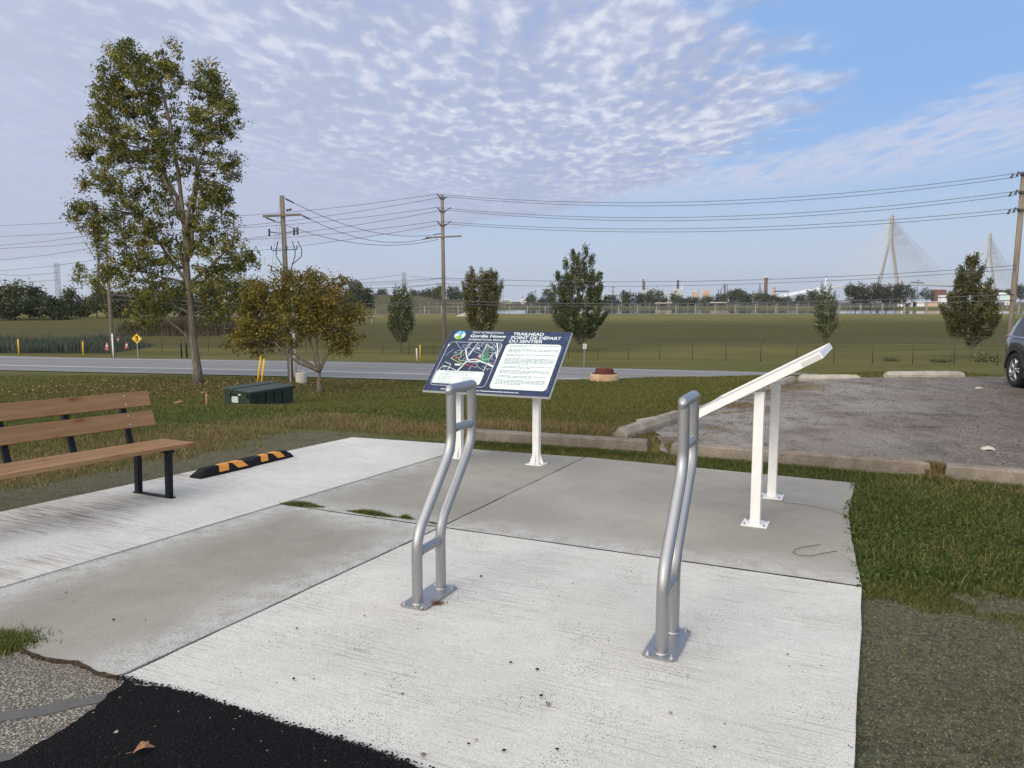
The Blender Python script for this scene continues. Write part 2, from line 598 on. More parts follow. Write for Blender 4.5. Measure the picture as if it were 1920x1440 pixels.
# ================================================================== SETTING
pt = {k: onslab(*v) for k, v in dict(
    c0=(225, 1268), c1=(826, 988), c2=(1619, 1100), c3=(1604, 905), c4=(1098, 857), c5=(874, 841),
    g0=(527, 945), o0=(0, 960), o1=(660, 820), j0=(0, 1103), far1=(893, 840), asp=(771, 1440)).items()}
j_S1 = linecst(pt['j0'], pt['c5'])
j_S5 = linecst(pt['c0'], pt['c1'])
j_S54 = linecst(pt['c1'], pt['c2'])
j_cr = linecst(pt['g0'], pt['c1'])

M_white = concrete('new_white_concrete', (0.50, 0.488, 0.452), (0.60, 0.587, 0.548), broom=0.78, speck=1.0, stainamt=0.45, stain=(0.32, 0.28, 0.21))
M_white2 = concrete('walk_white_concrete', (0.50, 0.492, 0.465), (0.595, 0.588, 0.560), broom=0.7, speck=0.6, stainamt=0.45, stain=(0.33, 0.29, 0.24), dirt=True)
M_greyA = concrete('grey_concrete_a', (0.225, 0.213, 0.183), (0.315, 0.298, 0.262), lines=(j_S5, j_S1, j_cr), white=(0.50, 0.50, 0.49), broom=0.12, speck=0.5, stainamt=0.3, stain=(0.22, 0.19, 0.15))
M_greyB = concrete('grey_concrete_b', (0.225, 0.213, 0.183), (0.315, 0.298, 0.262), lines=(j_S1, j_cr), white=(0.44, 0.44, 0.425), broom=0.12, speck=0.4, stainamt=0.3, stain=(0.22, 0.19, 0.15))
M_greyC = concrete('grey_concrete_c', (0.255, 0.238, 0.208), (0.335, 0.315, 0.280), lines=(j_S54,), white=(0.50, 0.495, 0.48), broom=0.12, speck=0.4, stainamt=0.4, stain=(0.25, 0.19, 0.14))

def ragged(pts, amp, step, seed=0, skip=()):
    r = random.Random(seed)
    out = []
    n = len(pts)
    for i in range(n):
        a, b = Vector(pts[i][:2]), Vector(pts[(i + 1) % n][:2])
        L = (b - a).length
        out.append(a.copy())
        if i in skip or L < step: continue
        k = int(L / step)
        nrm = Vector((-(b - a).y, (b - a).x)).normalized()
        dv = 0
        for j in range(1, k):
            dv = dv * 0.6 + r.uniform(-amp, amp)
            out.append(a.lerp(b, j / k) + nrm * dv)
    return out

def slab(name, pts, mat, zoff=0.0, thick=0.12, amp=0.002, step=0.08, seed=0, skip=(), bevel=0.0035):
    poly = ragged(pts, amp, step, seed, skip)
    # inset a little for the joint gap
    mb = MB()
    mb.prism([(p.x, p.y, pz(p.x, p.y) + zoff) for p in poly], -thick, 0.0)
    o = mb.build(name, mat)
    if bevel:
        mo = o.modifiers.new('bevel', 'BEVEL'); mo.width = bevel; mo.segments = 2; mo.limit_method = 'ANGLE'; mo.angle_limit = R(50)
    tag(o, kind='structure')
    return o

def inset(pts, g):
    """move each corner towards the centroid side by gap g (edge-wise)"""
    n = len(pts); out = []
    P2 = [Vector(p[:2]) for p in pts]
    area = sum(P2[i].x * P2[(i + 1) % n].y - P2[(i + 1) % n].x * P2[i].y for i in range(n))
    sg = 1 if area > 0 else -1
    for i in range(n):
        a, b, c = P2[i - 1], P2[i], P2[(i + 1) % n]
        e1 = (b - a).normalized(); e2 = (c - b).normalized()
        n1 = Vector((-e1.y, e1.x)) * sg; n2 = Vector((-e2.y, e2.x)) * sg
        bis = (n1 + n2); L = bis.length
        bis = bis / L if L > 1e-4 else n1
        cosA = max(0.35, bis.dot(n1))
        out.append(b + bis * (g / cosA))
    return out

g = 0.0105
ext = lambda p, q, L: Vector(p[:2]) + (Vector(p[:2]) - Vector(q[:2])).normalized() * L
oL = ext(pt['o0'], pt['o1'], 6.0); jL = ext(pt['j0'], pt['c5'], 6.0)
s1 = [oL, jL, pt['g0'], pt['c5'], onslab(835, 832), onslab(750, 826), pt['o1']]
slab('concrete_walk', inset(s1, g), M_white2, 0.005, seed=1)
jl2 = ext(pt['j0'], pt['c5'], 0.9)
e_old = [onslab(-160, 1150), onslab(-60, 1172), onslab(0, 1188), onslab(38, 1215), onslab(75, 1232), onslab(150, 1243), onslab(185, 1262)]
s2 = [pt['g0'], jl2] + [Vector(p[:2]) for p in e_old] + [pt['c0'], pt['c1']]
slab('concrete_slab', inset(s2, g), M_greyA, 0.0, seed=2, amp=0.003)
s3 = [pt['g0'], pt['c1'], pt['c4'], pt['c5']]
slab('concrete_slab', inset(s3, g), M_greyB, 0.0, seed=3)
s4 = [pt['c1'], pt['c2'], onslab(1613, 1072), onslab(1598, 1010), onslab(1592, 960), pt['c3'], pt['c4']]
slab('concrete_slab', inset(s4, 0.0065), M_greyC, 0.001, seed=4, amp=0.004)
r_ = [onslab(1620, 1180), onslab(1614, 1280), onslab(1610, 1360), onslab(1607, 1440)]
r_end = Vector(r_[-1][:2]) + Vector((-0.28, -1.0)).normalized() * 3.5
a_pts = [onslab(*p) for p in ((340, 1301), (430, 1330), (560, 1372), (660, 1402), (771, 1440))]
a_dir = (Vector(a_pts[-1][:2]) - Vector(a_pts[1][:2])).normalized()
a_end = Vector(a_pts[-1][:2]) + a_dir * 3.2
s5 = [pt['c1'], pt['c0']] + [Vector(p[:2]) + Vector((-0.12, -0.25)) for p in a_pts] + [a_end + Vector((-.1, -.3)), r_end] + [Vector(p[:2]) for p in reversed(r_)] + [pt['c2']]
slab('concrete_pad', inset(s5, g), M_white, 0.001, seed=5, amp=0.0025)

# dark bed filling the joints
m, N = new_mat('joint_filler')
finish(N, N.mix(N.noise(obj_coord(N), 30), (0.008, 0.007, 0.006), (0.03, 0.022, 0.016)), 0.95)
bed = [oL, jL, e_old[0], e_old[4], pt['c0'], onslab(400, 1330), onslab(900, 1470), onslab(1585, 1420), onslab(1598, 1110), onslab(1575, 930), pt['c4'], onslab(875, 850), onslab(680, 828)]
slab('joint_bed', inset(bed, 0.05), MATS['joint_filler'], -0.009, thick=0.02, amp=0, step=9, bevel=0)

def joint_strip(a, b, w_, sd_, z_=0.0022):
    a, b = Vector(a[:2]), Vector(b[:2]); t_ = (b - a).normalized(); n_ = Vector((-t_.y, t_.x)) * w_ / 2
    slab('joint_dirt', [a - n_, b - n_, b + n_, a + n_], MATS['joint_filler'], z_, thick=0.02, amp=w_ * .16, step=0.035, seed=sd_, bevel=0)
joint_strip(pt['c1'], pt['c2'], 0.0125, 61)
joint_strip(pt['g0'], pt['c1'], 0.009, 62, 0.0012)

# ---------------------------------------------------------------- asphalt near the camera
m, N = new_mat('fresh_asphalt')
P = obj_coord(N)
v1 = N.voro(P, 95.0); v2 = N.voro(P, 210.0)
nz = N.noise(P, 60, 5, 0.7)
c = N.mix(N.ss(nz, 0.4, 0.7), (0.003, 0.003, 0.0035), (0.009, 0.009, 0.011))
gl = N.m('MULTIPLY', N.m('LESS_THAN', N.voro(P, 70.0), 0.09), N.ss(N.noise(P, 14), 0.45, 0.6))
c = N.mix(gl, c, (0.25, 0.25, 0.25))
c = N.mix(N.m('MULTIPLY', N.ss(N.noise(P, 4.0, 4, 0.6), 0.5, 0.75), 0.5), c, (0.012, 0.0115, 0.012))
h = N.m('ADD', N.m('MULTIPLY', v1, -0.9), N.m('ADD', N.m('MULTIPLY', v2, -0.35), nz))
finish(N, c, 0.8, 0, h, 1.0, 0.014, 0.10)

m, N = new_mat('old_asphalt')
P = obj_coord(N)
Pw = N.v('ADD', P, N.v('SCALE', N.n('ShaderNodeTexNoise', None, Vector=P, Scale=25.0).outputs[1], 0.02))
v1 = N.voro(Pw, 82.0)
vc = N.n('ShaderNodeTexVoronoi', None, Vector=Pw, Scale=82.0).outputs['Color']
vr = N.sep(vc)[0]
stone = N.ramp(vr, [(0, (0.13, 0.11, 0.09)), (0.35, (0.30, 0.27, 0.22)), (0.7, (0.46, 0.42, 0.35)), (1, (0.22, 0.20, 0.18))])
v2 = N.voro(P, 170.0)
fine = N.mix(N.ss(v2, 0.2, 0.6), (0.26, 0.24, 0.20), (0.07, 0.06, 0.055))
c = N.mix(N.ss(v1, 0.50, 0.36), fine, stone)
c = N.mix(N.m('MULTIPLY', N.ss(N.noise(P, 2.0, 4), 0.4, 0.7), 0.4), c, (0.14, 0.12, 0.10))
finish(N, c, 0.85, 0, N.m('ADD', N.m('MULTIPLY', v1, -1.0), N.m('MULTIPLY', v2, -0.3)), 1.0, 0.009, 0.2)

old = [e_old[0] + Vector((-1.4, .35, 0)), e_old[0], e_old[1], e_old[2], e_old[3], e_old[4], e_old[5], e_old[6], pt['c0'], onslab(262, 1290), onslab(330, 1310), onslab(300, 1470), Vector((-0.8, 0.4, 0)), Vector((-4.5, 0.4, 0))]
slab('old_pavement', old, MATS['old_asphalt'], -0.008, thick=0.1, amp=0.012, step=0.035, seed=11, skip=(11, 12, 13), bevel=0)
fa = [onslab(232, 1279), onslab(262, 1291), onslab(300, 1294)] + a_pts + [a_end, a_end + Vector((-0.2, -2.2)), Vector((-3.2, -0.6, 0)), onslab(-330, 1500), onslab(20, 1432), onslab(90, 1392), onslab(180, 1335)]
slab('fresh_pavement', fa, MATS['fresh_asphalt'], 0.016, thick=0.12, amp=0.010, step=0.018, seed=12, skip=(8, 9, 10), bevel=0)
m, N = new_mat('crack_seal')
finish(N, N.mix(N.noise(obj_coord(N), 20, 5, .7), (0.050, 0.050, 0.049), (0.135, 0.130, 0.124)), 0.9, 0, N.noise(obj_coord(N), 50), .5, .005)
cs = [onslab(-90, 1345), onslab(0, 1333), onslab(60, 1325), onslab(130, 1308), onslab(200, 1300), onslab(250, 1290), onslab(262, 1297), onslab(210, 1312), onslab(150, 1322), onslab(70, 1340), onslab(0, 1351), onslab(-90, 1362)]
slab('crack_sealant', cs, MATS['crack_seal'], -0.004, thick=0.03, amp=0.008, step=0.02, seed=13, bevel=0)
cs = [onslab(-60, 1408), onslab(0, 1408), onslab(35, 1415), onslab(20, 1432), onslab(-20, 1450), onslab(-100, 1450)]
slab('crack_sealant', cs, MATS['crack_seal'], -0.003, thick=0.03, amp=0.006, step=0.03, seed=14, bevel=0)

m, N = new_mat('soil_seam')
P = obj_coord(N)
finish(N, N.mix(N.ss(N.noise(P, 70, 5, .75), .4, .6), (0.030, 0.020, 0.014), (0.095, 0.068, 0.050)), 0.95, 0, N.noise(P, 90, 4, .8), 1.0, .01, .1)
sm = [Vector(p[:2]) for p in e_old[2:]] + [Vector(pt['c0'][:2])]
sm = [p + Vector((random.uniform(-.004, .004), .003 + random.uniform(-.004, .005))) for p in sm] + [p + Vector((-.008, -.009 + random.uniform(-.008, .006))) for p in reversed(sm)]
slab('soil_seam', sm, MATS['soil_seam'], 0.0045, thick=0.03, amp=0.006, step=0.012, seed=77, bevel=0)

# ---------------------------------------------------------------- ground sheet
def smooth_noise(x, y, s, seed=0):
    """cheap value noise for masks"""
    x = np.asarray(x) / s; y = np.asarray(y) / s
    xi = np.floor(x).astype(np.int64); yi = np.floor(y).astype(np.int64)
    fx = x - xi; fy = y - yi
    fx = fx * fx * (3 - 2 * fx); fy = fy * fy * (3 - 2 * fy)
    def hsh(a, b):
        v = (a * 374761393 + b * 668265263 + seed * 974711) & 0x7fffffff
        v = ((v ^ (v >> 13)) * 1274126177) & 0x7fffffff
        return (v % 10007) / 10007.0
    return ((hsh(xi, yi) * (1 - fx) + hsh(xi + 1, yi) * fx) * (1 - fy)
            + (hsh(xi, yi + 1) * (1 - fx) + hsh(xi + 1, yi + 1) * fx) * fy)

S1n = linecst(pt['o0'], pt['o1'])
def masks(x, y):
    """hydro (mulched bare soil), dry (straw-coloured grass), litter (brown leaves), lush"""
    n = smooth_noise(x, y, 0.35, 1) * 0.5 + smooth_noise(x, y, 0.11, 2) * 0.3 + smooth_noise(x, y, 1.3, 3) * 0.5
    n = n - 0.65
    # right patch: soil south of the lush grass
    yl = 4.40 - 0.02 * (x - 2.2) + n * 0.75 + 0.22 * (smooth_noise(x, y, .6, 51) - .5)
    hy_r = sstep(yl - y, -0.30, 0.38) * (x > 1.2)
    # left strip outside the walk
    dist = (S1n[0] * x + S1n[1] * y - S1n[2])
    dist = np.where(S1n[0] < 0, dist, -dist) if False else dist
    sgn = 1.0 if (S1n[0] * (-6) + S1n[1] * 9 - S1n[2]) > 0 else -1.0
    dd = dist * sgn                       # >0 outside the walk to the left
    along = (x - pt['o1'].x) * D1.x + (y - pt['o1'].y) * D1.y
    hy_l = sstep(dd, -0.1, 0.0) * (1 - sstep(dd + n * 0.9, 0.75, 1.35)) * (1 - sstep(along, 0.0, 0.9)) * (x < -1.0)
    # strip behind the far end of the walk
    hy_f = sstep(y, 9.3, 9.6) * (1 - sstep(y + n * 0.6 + 0.25 * (x + 2.2), 10.25, 10.7)) * sstep(x, -3.0, -2.4) * (1 - sstep(x, -1.0, -0.6)) * 0.8
    hydro = np.clip(np.maximum(np.maximum(hy_r, hy_l), hy_f), 0, 1)
    dry = np.exp(-((dd - 1.9 + n) / 0.9) ** 2) * (x < -1.5) * (along < 2.5) * 0.9
    dry2 = np.exp(-((y - (10.9 - 0.3 * x)) / 0.65) ** 2) * sstep(x, -4.5, -2.0) * (1 - sstep(x, 2.0, 3.0))
    bk = y - kerb_y(x)
    dry3 = sstep(x, 1.6, 1.8) * (1 - sstep(x, 2.05, 2.3)) * np.exp(-(bk / 0.9) ** 2)
    dry4 = sstep(x, 3.6, 5.0) * np.exp(-((bk + 0.25) / 0.45) ** 2) * 0.8
    dry = np.clip(np.maximum.reduce([dry, dry2, dry3, dry4]) * (0.75 + n), 0, 1)
    lit = np.exp(-((x + 15.5) / 8.5) ** 4) * np.exp(-((y - 36.5) / 5.2) ** 4) * (0.75 + 0.6 * n)
    lit2 = np.exp(-((x + 8.2) / 3.5) ** 2) * np.exp(-((y - 33.5) / 2.2) ** 2) * 0.5
    litter = np.clip(np.maximum(lit, lit2), 0, 1)
    lush = np.exp(-((y - 12.8) / 1.9) ** 2) * (x < -1.2) * 0.9
    lush = np.maximum(lush, np.exp(-((y - 46) / 3.0) ** 2) * (x < -25) * 0)
    lush = np.maximum(lush, sstep(x, 1.9, 2.2) * (y < 8.6) * (y > 3) * (1 - hy_r) * 0.9)
    lush = np.clip(lush + n * 0.3 * (lush > 0.05), 0, 1)
    return hydro, dry, litter, lush

ncol = 520
rows = np.concatenate([np.linspace(-40, -1, 14), np.arange(0, 6.5, 0.12), np.arange(6.5, 10.6, 0.055), np.arange(10.6, 14, 0.12)])
yv = 14.0; st_y = 0.16
tail = []
while yv < 7000:
    tail.append(yv); st_y = max(0.16, yv * 0.0125 if yv < 300 else yv * 0.03); yv += st_y
rows = np.concatenate([rows, tail, [9000]])
W = np.sqrt(30.0 ** 2 + (1.25 * np.maximum(rows, 0)) ** 2)
kk_ = np.linspace(-1, 1, ncol)
kk_ = 0.35 * kk_ + 0.65 * kk_ ** 3
wing = np.array([1.3, 2, 4, 9, 25, 80])
kk_ = np.concatenate([-wing[::-1], kk_, wing]); ncol = len(kk_)
gx = np.clip(kk_[None, :] * W[:, None], -12500, 12500)
gy = np.repeat(rows[:, None], ncol, 1)
gz = T(gx, gy)
nr = len(rows)
idx = np.arange(nr * ncol).reshape(nr, ncol)
faces = np.stack([idx[:-1, :-1], idx[:-1, 1:], idx[1:, 1:], idx[1:, :-1]], -1).reshape(-1, 4)
mh, md, ml, mg = masks(gx.ravel(), gy.ravel())

m, N = new_mat('ground_grass')
P = obj_coord(N)
A = lambda n_: N.n('ShaderNodeAttribute', {'attribute_name': n_}).outputs['Fac']
big = N.noise(P, 0.05, 5, 0.6); mid = N.noise(P, 0.7, 6, 0.65); fine = N.noise(P, 16.0, 5, 0.7); vf = N.noise(P, 70.0, 3, 0.7)
px_, py_, pz_ = N.sep(P)
mow = N.noise(N.n('ShaderNodeMapping', None, Vector=P, Rotation=(0, 0, R(12)), Scale=(0.03, 0.42, 1)).outputs[0], 1.0, 4, 0.6)
c = N.mix(N.ss(mid, 0.3, 0.7), (0.086, 0.092, 0.023), (0.140, 0.132, 0.037))
c = N.mix(N.m('MULTIPLY', N.ss(big, 0.4, 0.65), 0.4), c, (0.165, 0.135, 0.048))
c = N.mix(N.m('MULTIPLY', N.ss(mow, 0.40, 0.62), 0.55), c, (0.078, 0.080, 0.024))
farf = N.ss(py_, 90, 190)
c = N.mix(N.m('MULTIPLY', farf, 0.65), c, N.mix(N.ss(mow, 0.4, 0.6), (0.180, 0.165, 0.052), (0.122, 0.116, 0.032)))
bnd = N.noise(N.n('ShaderNodeMapping', None, Vector=P, Rotation=(0, 0, R(8)), Scale=(0.012, 0.085, 1)).outputs[0], 1.0, 7, 0.72)
ff = N.ss(py_, 48, 62)
c = N.mix(N.m('MULTIPLY', ff, N.m('MULTIPLY', N.ss(bnd, 0.47, 0.58), 0.8)), c, (0.068, 0.062, 0.017))
c = N.mix(N.m('MULTIPLY', ff, N.m('MULTIPLY', N.ss(bnd, 0.47, 0.38), 0.6)), c, (0.175, 0.162, 0.050))
fine2 = N.noise(N.v('MULTIPLY', P, (1.0, 2.2, 1.0)), 2.6, 5, 0.75)
c = N.mix(N.m('MULTIPLY', ff, N.m('MULTIPLY', N.ss(fine2, 0.42, 0.62), 0.45)), c, (0.070, 0.066, 0.020))
pt_n = N.noise(N.v('MULTIPLY', P, (0.045, 0.11, 1.0)), 1.0, 8, 0.72)
c = N.mix(N.m('MULTIPLY', ff, N.m('MULTIPLY', N.ss(pt_n, 0.50, 0.60), 0.6)), c, (0.105, 0.080, 0.028))
c = N.mix(N.m('MULTIPLY', ff, N.m('MULTIPLY', N.ss(pt_n, 0.46, 0.38), 0.6)), c, (0.050, 0.058, 0.014))
c = N.mix(N.m('MULTIPLY', ff, 0.55), c, N.mix(N.ss(pt_n, .42, .58), (0.175, 0.158, 0.048), (0.115, 0.108, 0.030)))
yw = N.m('ADD', py_, N.m('MULTIPLY', N.m('SUBTRACT', bnd, 0.5), 70.0))
slope = N.m('MULTIPLY', N.ss(yw, 72, 90), N.ss(yw, 165, 125))  # embankment relief shading put into the colour: slope band darker than the field
c = N.mix(N.m('MULTIPLY', slope, 0.78), c, N.mix(N.ss(fine2, .4, .62), (0.070, 0.058, 0.017), (0.045, 0.044, 0.012)))
c = N.mix(N.m('MULTIPLY', N.m('MULTIPLY', N.ss(py_, 150, 195), N.ss(py_, 300, 240)), 0.45), c, (0.195, 0.172, 0.062))
c = N.mix(N.m('MULTIPLY', N.ss(py_, 400, 480), 0.85), c, N.mix(N.ss(N.noise(P, 0.05, 6, .7), .42, .6), (0.055, 0.045, 0.026), (0.10, 0.088, 0.042)))
c = N.mix(A('lush'), c, N.mix(N.ss(mid, 0.3, 0.7), (0.050, 0.080, 0.020), (0.080, 0.110, 0.032)))
c = N.mix(A('dry'), c, N.mix(N.ss(fine, 0.3, 0.7), (0.20, 0.135, 0.060), (0.11, 0.082, 0.035)))
c = N.mix(A('litter'), c, N.mix(N.ss(N.voro(P, 5.0), 0.2, 0.6), (0.17, 0.105, 0.055), (0.075, 0.062, 0.025)))
c = N.mix(N.m('MULTIPLY', N.ss(fine, 0.35, 0.7), 0.45), c, (0.035, 0.040, 0.014))
hyd = N.mix(N.ss(N.noise(P, 34.0, 8, 0.8), 0.42, 0.58), (0.085, 0.070, 0.045), (0.175, 0.182, 0.118))
hyd = N.mix(N.m('MULTIPLY', N.ss(N.noise(P, 3.0, 5, 0.65), 0.45, 0.7), 0.55), hyd, (0.118, 0.132, 0.088))
hyd = N.mix(N.m('MULTIPLY', N.ss(N.noise(P, 4.5, 5, 0.7), 0.50, 0.66), 0.45), hyd, (0.060, 0.042, 0.028))
hyd = N.mix(N.m('MULTIPLY', N.ss(vf, 0.6, 0.8), 0.5), hyd, (0.20, 0.19, 0.13))
c = N.mix(A('hydro'), c, hyd)
hh = N.m('ADD', N.m('MULTIPLY', fine, 0.7), N.m('MULTIPLY', vf, 0.35))
finish(N, c, 0.95, 0, N.m('ADD', hh, N.m('MULTIPLY', A('hydro'), N.noise(P, 34.0, 8, 0.8))), 1.0, 0.035, 0.1)
gobj = np_mesh('ground', np.stack([gx.ravel(), gy.ravel(), gz.ravel()], 1), faces, 4, MATS['ground_grass'],
               attr={'hydro': ('POINT', mh), 'dry': ('POINT', md), 'litter': ('POINT', ml), 'lush': ('POINT', mg)}, smooth=True)
tag(gobj, kind='structure')

# ---------------------------------------------------------------- road
m, N = new_mat('road_asphalt')
P = obj_coord(N)
rp = N.n('ShaderNodeMapping', None, Vector=P, Rotation=(0, 0, R(16.7))).outputs[0]
tr = N.noise(N.n('ShaderNodeMapping', None, Vector=rp, Scale=(0.02, 1.3, 1)).outputs[0], 1.0, 3, 0.6)
c = N.mix(N.ss(tr, 0.4, 0.62), (0.150, 0.150, 0.158), (0.205, 0.205, 0.212))
c = N.mix(N.m('MULTIPLY', N.ss(N.noise(P, 9, 5, .7), .4, .7), 0.35), c, (0.11, 0.11, 0.115))
finish(N, c, 0.85, 0, N.noise(P, 60), .4, .01, .25)
m, N = new_mat('road_paint')
P = obj_coord(N)
finish(N, N.mix(N.ss(N.noise(P, 6, 5, .7), .35, .7), (0.62, 0.62, 0.60), (0.40, 0.40, 0.39)), 0.7)
m, N = new_mat('road_paint_yellow')
P = obj_coord(N)
finish(N, N.mix(N.ss(N.noise(P, 6, 5, .7), .35, .7), (0.42, 0.34, 0.16), (0.28, 0.25, 0.17)), 0.7)

def road_strip(name, s0, s1, mat, dz, label=None):
    xs = np.linspace(-95, 95, 120)
    ss_ = np.linspace(s0, s1, 5 if s1 - s0 > 1 else 2)
    gx = np.repeat(xs[:, None], len(ss_), 1)
    gy = 39.8 - 0.30 * gx + ss_[None, :]
    gz = roadmask_z(gx, gy)[1] + dz
    n = len(ss_)
    ix = np.arange(gx.size).reshape(gx.shape)
    f = np.stack([ix[:-1, :-1], ix[1:, :-1], ix[1:, 1:], ix[:-1, 1:]], -1).reshape(-1, 4)
    o = np_mesh(name, np.stack([gx.ravel(), gy.ravel(), gz.ravel()], 1), f, 4, mat)
    return tag(o, kind='structure')
road_strip('road', 0, 10.96, MATS['road_asphalt'], 0.0)
road_strip('road_marking', 3.25, 3.47, MATS['road_paint'], 0.006)
road_strip('road_marking', 7.0, 7.14, MATS['road_paint_yellow'], 0.006)
road_strip('road_marking', 10.1, 10.25, MATS['road_paint'], 0.006)

# ---------------------------------------------------------------- parking lot
m, N = new_mat('lot_asphalt')
P = obj_coord(N)
v1 = N.voro(P, 45.0)
vr = N.sep(N.n('ShaderNodeTexVoronoi', None, Vector=P, Scale=45.0).outputs['Color'])[0]
stn = N.ramp(vr, [(0, (0.052, 0.043, 0.035)), (0.4, (0.130, 0.110, 0.092)), (0.7, (0.25, 0.216, 0.180)), (1, (0.085, 0.067, 0.053))])
px_, py_, _z = N.sep(P)
# lighter dusty strip along the left edge and front kerb
e1 = N.v('DOT_PRODUCT', P, (0.829, -0.559, 0))
pale = N.ss(N.m('ADD', e1, N.m('MULTIPLY', N.m('SUBTRACT', N.noise(P, 0.7, 4, .6), 0.5), 2.2)), 0.6, -3.0)
mott = N.noise(N.v('MULTIPLY', P, (1.0, .5, 1.0)), 2.3, 7, .75)
c = N.mix(N.m('MULTIPLY', N.ss(mott, .46, .62), .55), stn, (0.062, 0.050, 0.044))
c = N.mix(N.m('MULTIPLY', N.m('MULTIPLY', pale, N.ss(mott, .66, .40)), 0.85), c, (0.30, 0.28, 0.255))
c = N.mix(N.m('MULTIPLY', N.ss(N.noise(P, 26.0, 5, .75), .42, .6), 0.55), c, N.mix(pale, (0.07, 0.055, 0.052), (0.16, 0.145, 0.135)))
c = N.mix(N.m('MULTIPLY', N.ss(N.noise(P, 170.0, 3, .75), .5, .7), 0.4), c, (0.30, 0.28, 0.26))
oil = N.m('MULTIPLY', N.ss(N.noise(N.v('MULTIPLY', P, (0.5, 1.0, 1.0)), 1.1, 5, .65), .52, .66),
          N.ss(N.v('LENGTH', N.v('MULTIPLY', N.v('SUBTRACT', P, (6.0, 10.6, -0.2)), (0.45, 0.9, 1.0))), 1.35, 0.3))
c = N.mix(N.m('MULTIPLY', oil, 0.85), c, (0.022, 0.020, 0.020))
red = N.m('MULTIPLY', N.ss(N.noise(P, 0.45, 3, .5), .42, .62), 0.30)
c = N.mix(red, c, (0.13, 0.095, 0.080))
finish(N, c, 0.88, 0, N.m('ADD', N.m('MULTIPLY', v1, -0.8), N.noise(P, 90)), 0.9, 0.010, 0.2)
lot = ragged([(1.86, 9.28), (4.55, 8.05), (5.3, 7.66), (9.6, 5.45), (24, 5.0), (26, 17.9), (12.0, 17.8), (6.6, 17.5), (4.0, 13.4), (2.0, 10.3)], 0.05, 0.12, 21, skip=(3, 4, 5))
# triangulated sheet following the ground, 3 cm above it
def draped(name, poly, mat, dz, step=0.6):
    bm = bmesh.new()
    vs = [bm.verts.new((p[0], p[1], 0)) for p in poly]
    bm.faces.new(vs)
    xs = [p[0] for p in poly]; ys = [p[1] for p in poly]
    v = min(xs) + step
    while v < max(xs):
        bmesh.ops.bisect_plane(bm, geom=bm.verts[:] + bm.edges[:] + bm.faces[:], plane_co=(v, 0, 0), plane_no=(1, 0, 0)); v += step
    v = min(ys) + step
    while v < max(ys):
        bmesh.ops.bisect_plane(bm, geom=bm.verts[:] + bm.edges[:] + bm.faces[:], plane_co=(0, v, 0), plane_no=(0, 1, 0)); v += step
    co = np.array([v.co[:] for v in bm.verts])
    z = T(co[:, 0], co[:, 1])
    for v, q_ in zip(bm.verts, z): v.co.z = q_ + dz
    me = bpy.data.meshes.new(name); bm.to_mesh(me); bm.free()
    return link_mesh(name, me, mat)
tag(draped('parking_lot', lot, MATS['lot_asphalt'], 0.03), kind='structure')

# ---------------------------------------------------------------- pond water
m, N = new_mat('pond_water')
P = obj_coord(N)
b = N.n('ShaderNodeBsdfPrincipled')
N.put(b.inputs['Base Color'], (0.03, 0.035, 0.04)); N.put(b.inputs['Roughness'], 0.04); N.put(b.inputs['IOR'], 1.33)
wv = N.noise(N.v('MULTIPLY', P, (1, 0.4, 1)), 0.9, 3, .6)
calm = N.ss(N.noise(N.v('MULTIPLY', P, (0.012, 0.03, 1)), 1.0, 3, .6), 0.46, 0.56)
bn = N.n('ShaderNodeBump', None, Strength=N.m('ADD', 0.02, N.m('MULTIPLY', calm, 0.25)), Distance=0.05, Height=wv)
N.t.links.new(bn.outputs[0], b.inputs['Normal'])
out = N.n('ShaderNodeOutputMaterial'); N.t.links.new(b.outputs[0], out.inputs['Surface'])
mb = MB()
poly = [(-72, basin_n(-72) + 1), (420, basin_n(420) + 1), (420, basin_f(420)), (-72, basin_f(-72))]
mb.bm.faces.new([mb.bm.verts.new((x, y, WATER_Z)) for x, y in poly])
tag(mb.build('pond_water', MATS['pond_water']), kind='structure')

# ================================================================== OBJECT MATERIALS
m, N = new_mat('silver_paint')
P = obj_coord(N)
c = N.mix(N.ss(N.noise(P, 400, 2, .5), .3, .7), (0.30, 0.305, 0.32), (0.38, 0.385, 0.40))
c = N.mix(N.m('MULTIPLY', N.ss(N.noise(P, 9, 5, .7), .58, .75), .25), c, (0.33, 0.31, 0.28))
finish(N, c, 0.40, 0.8, N.noise(P, 350, 2), 0.05, 0.001, 0.5, coat=0.1)
m, N = new_mat('white_paint')
P = obj_coord(N)
c = N.mix(N.ss(N.noise(P, 12, 4, .6), .3, .75), (0.74, 0.74, 0.73), (0.68, 0.68, 0.665))
c = N.mix(N.m('MULTIPLY', N.ss(N.noise(P, 30, 5, .75), .64, .74), .5), c, (0.45, 0.42, 0.36))
finish(N, c, 0.42, 0, N.noise(P, 120, 2), 0.05, 0.001, 0.4)
simple('black_steel', (0.005, 0.006, 0.011), 0.55, 0.0, 0.25, 0.3, 20)
simple('navy_panel', (0.009, 0.019, 0.060), 0.45, 0, 0.35, 0.18, 3)
simple('print_white', (0.56, 0.63, 0.63), 0.4, 0, 0.4, 0.02, 5)
simple('print_pale_blue', (0.58, 0.72, 0.72), 0.4, 0, 0.4, 0.02, 5)
simple('print_blue', (0.13, 0.42, 0.72), 0.4)
simple('print_green', (0.22, 0.45, 0.10), 0.4)
simple('print_dark_green', (0.03, 0.14, 0.07), 0.4)
simple('print_lime', (0.32, 0.48, 0.14), 0.4)
simple('print_red', (0.60, 0.05, 0.06), 0.4)
simple('print_line_blue', (0.055, 0.13, 0.30), 0.4)
simple('print_text_grey', (0.15, 0.20, 0.20), 0.5)
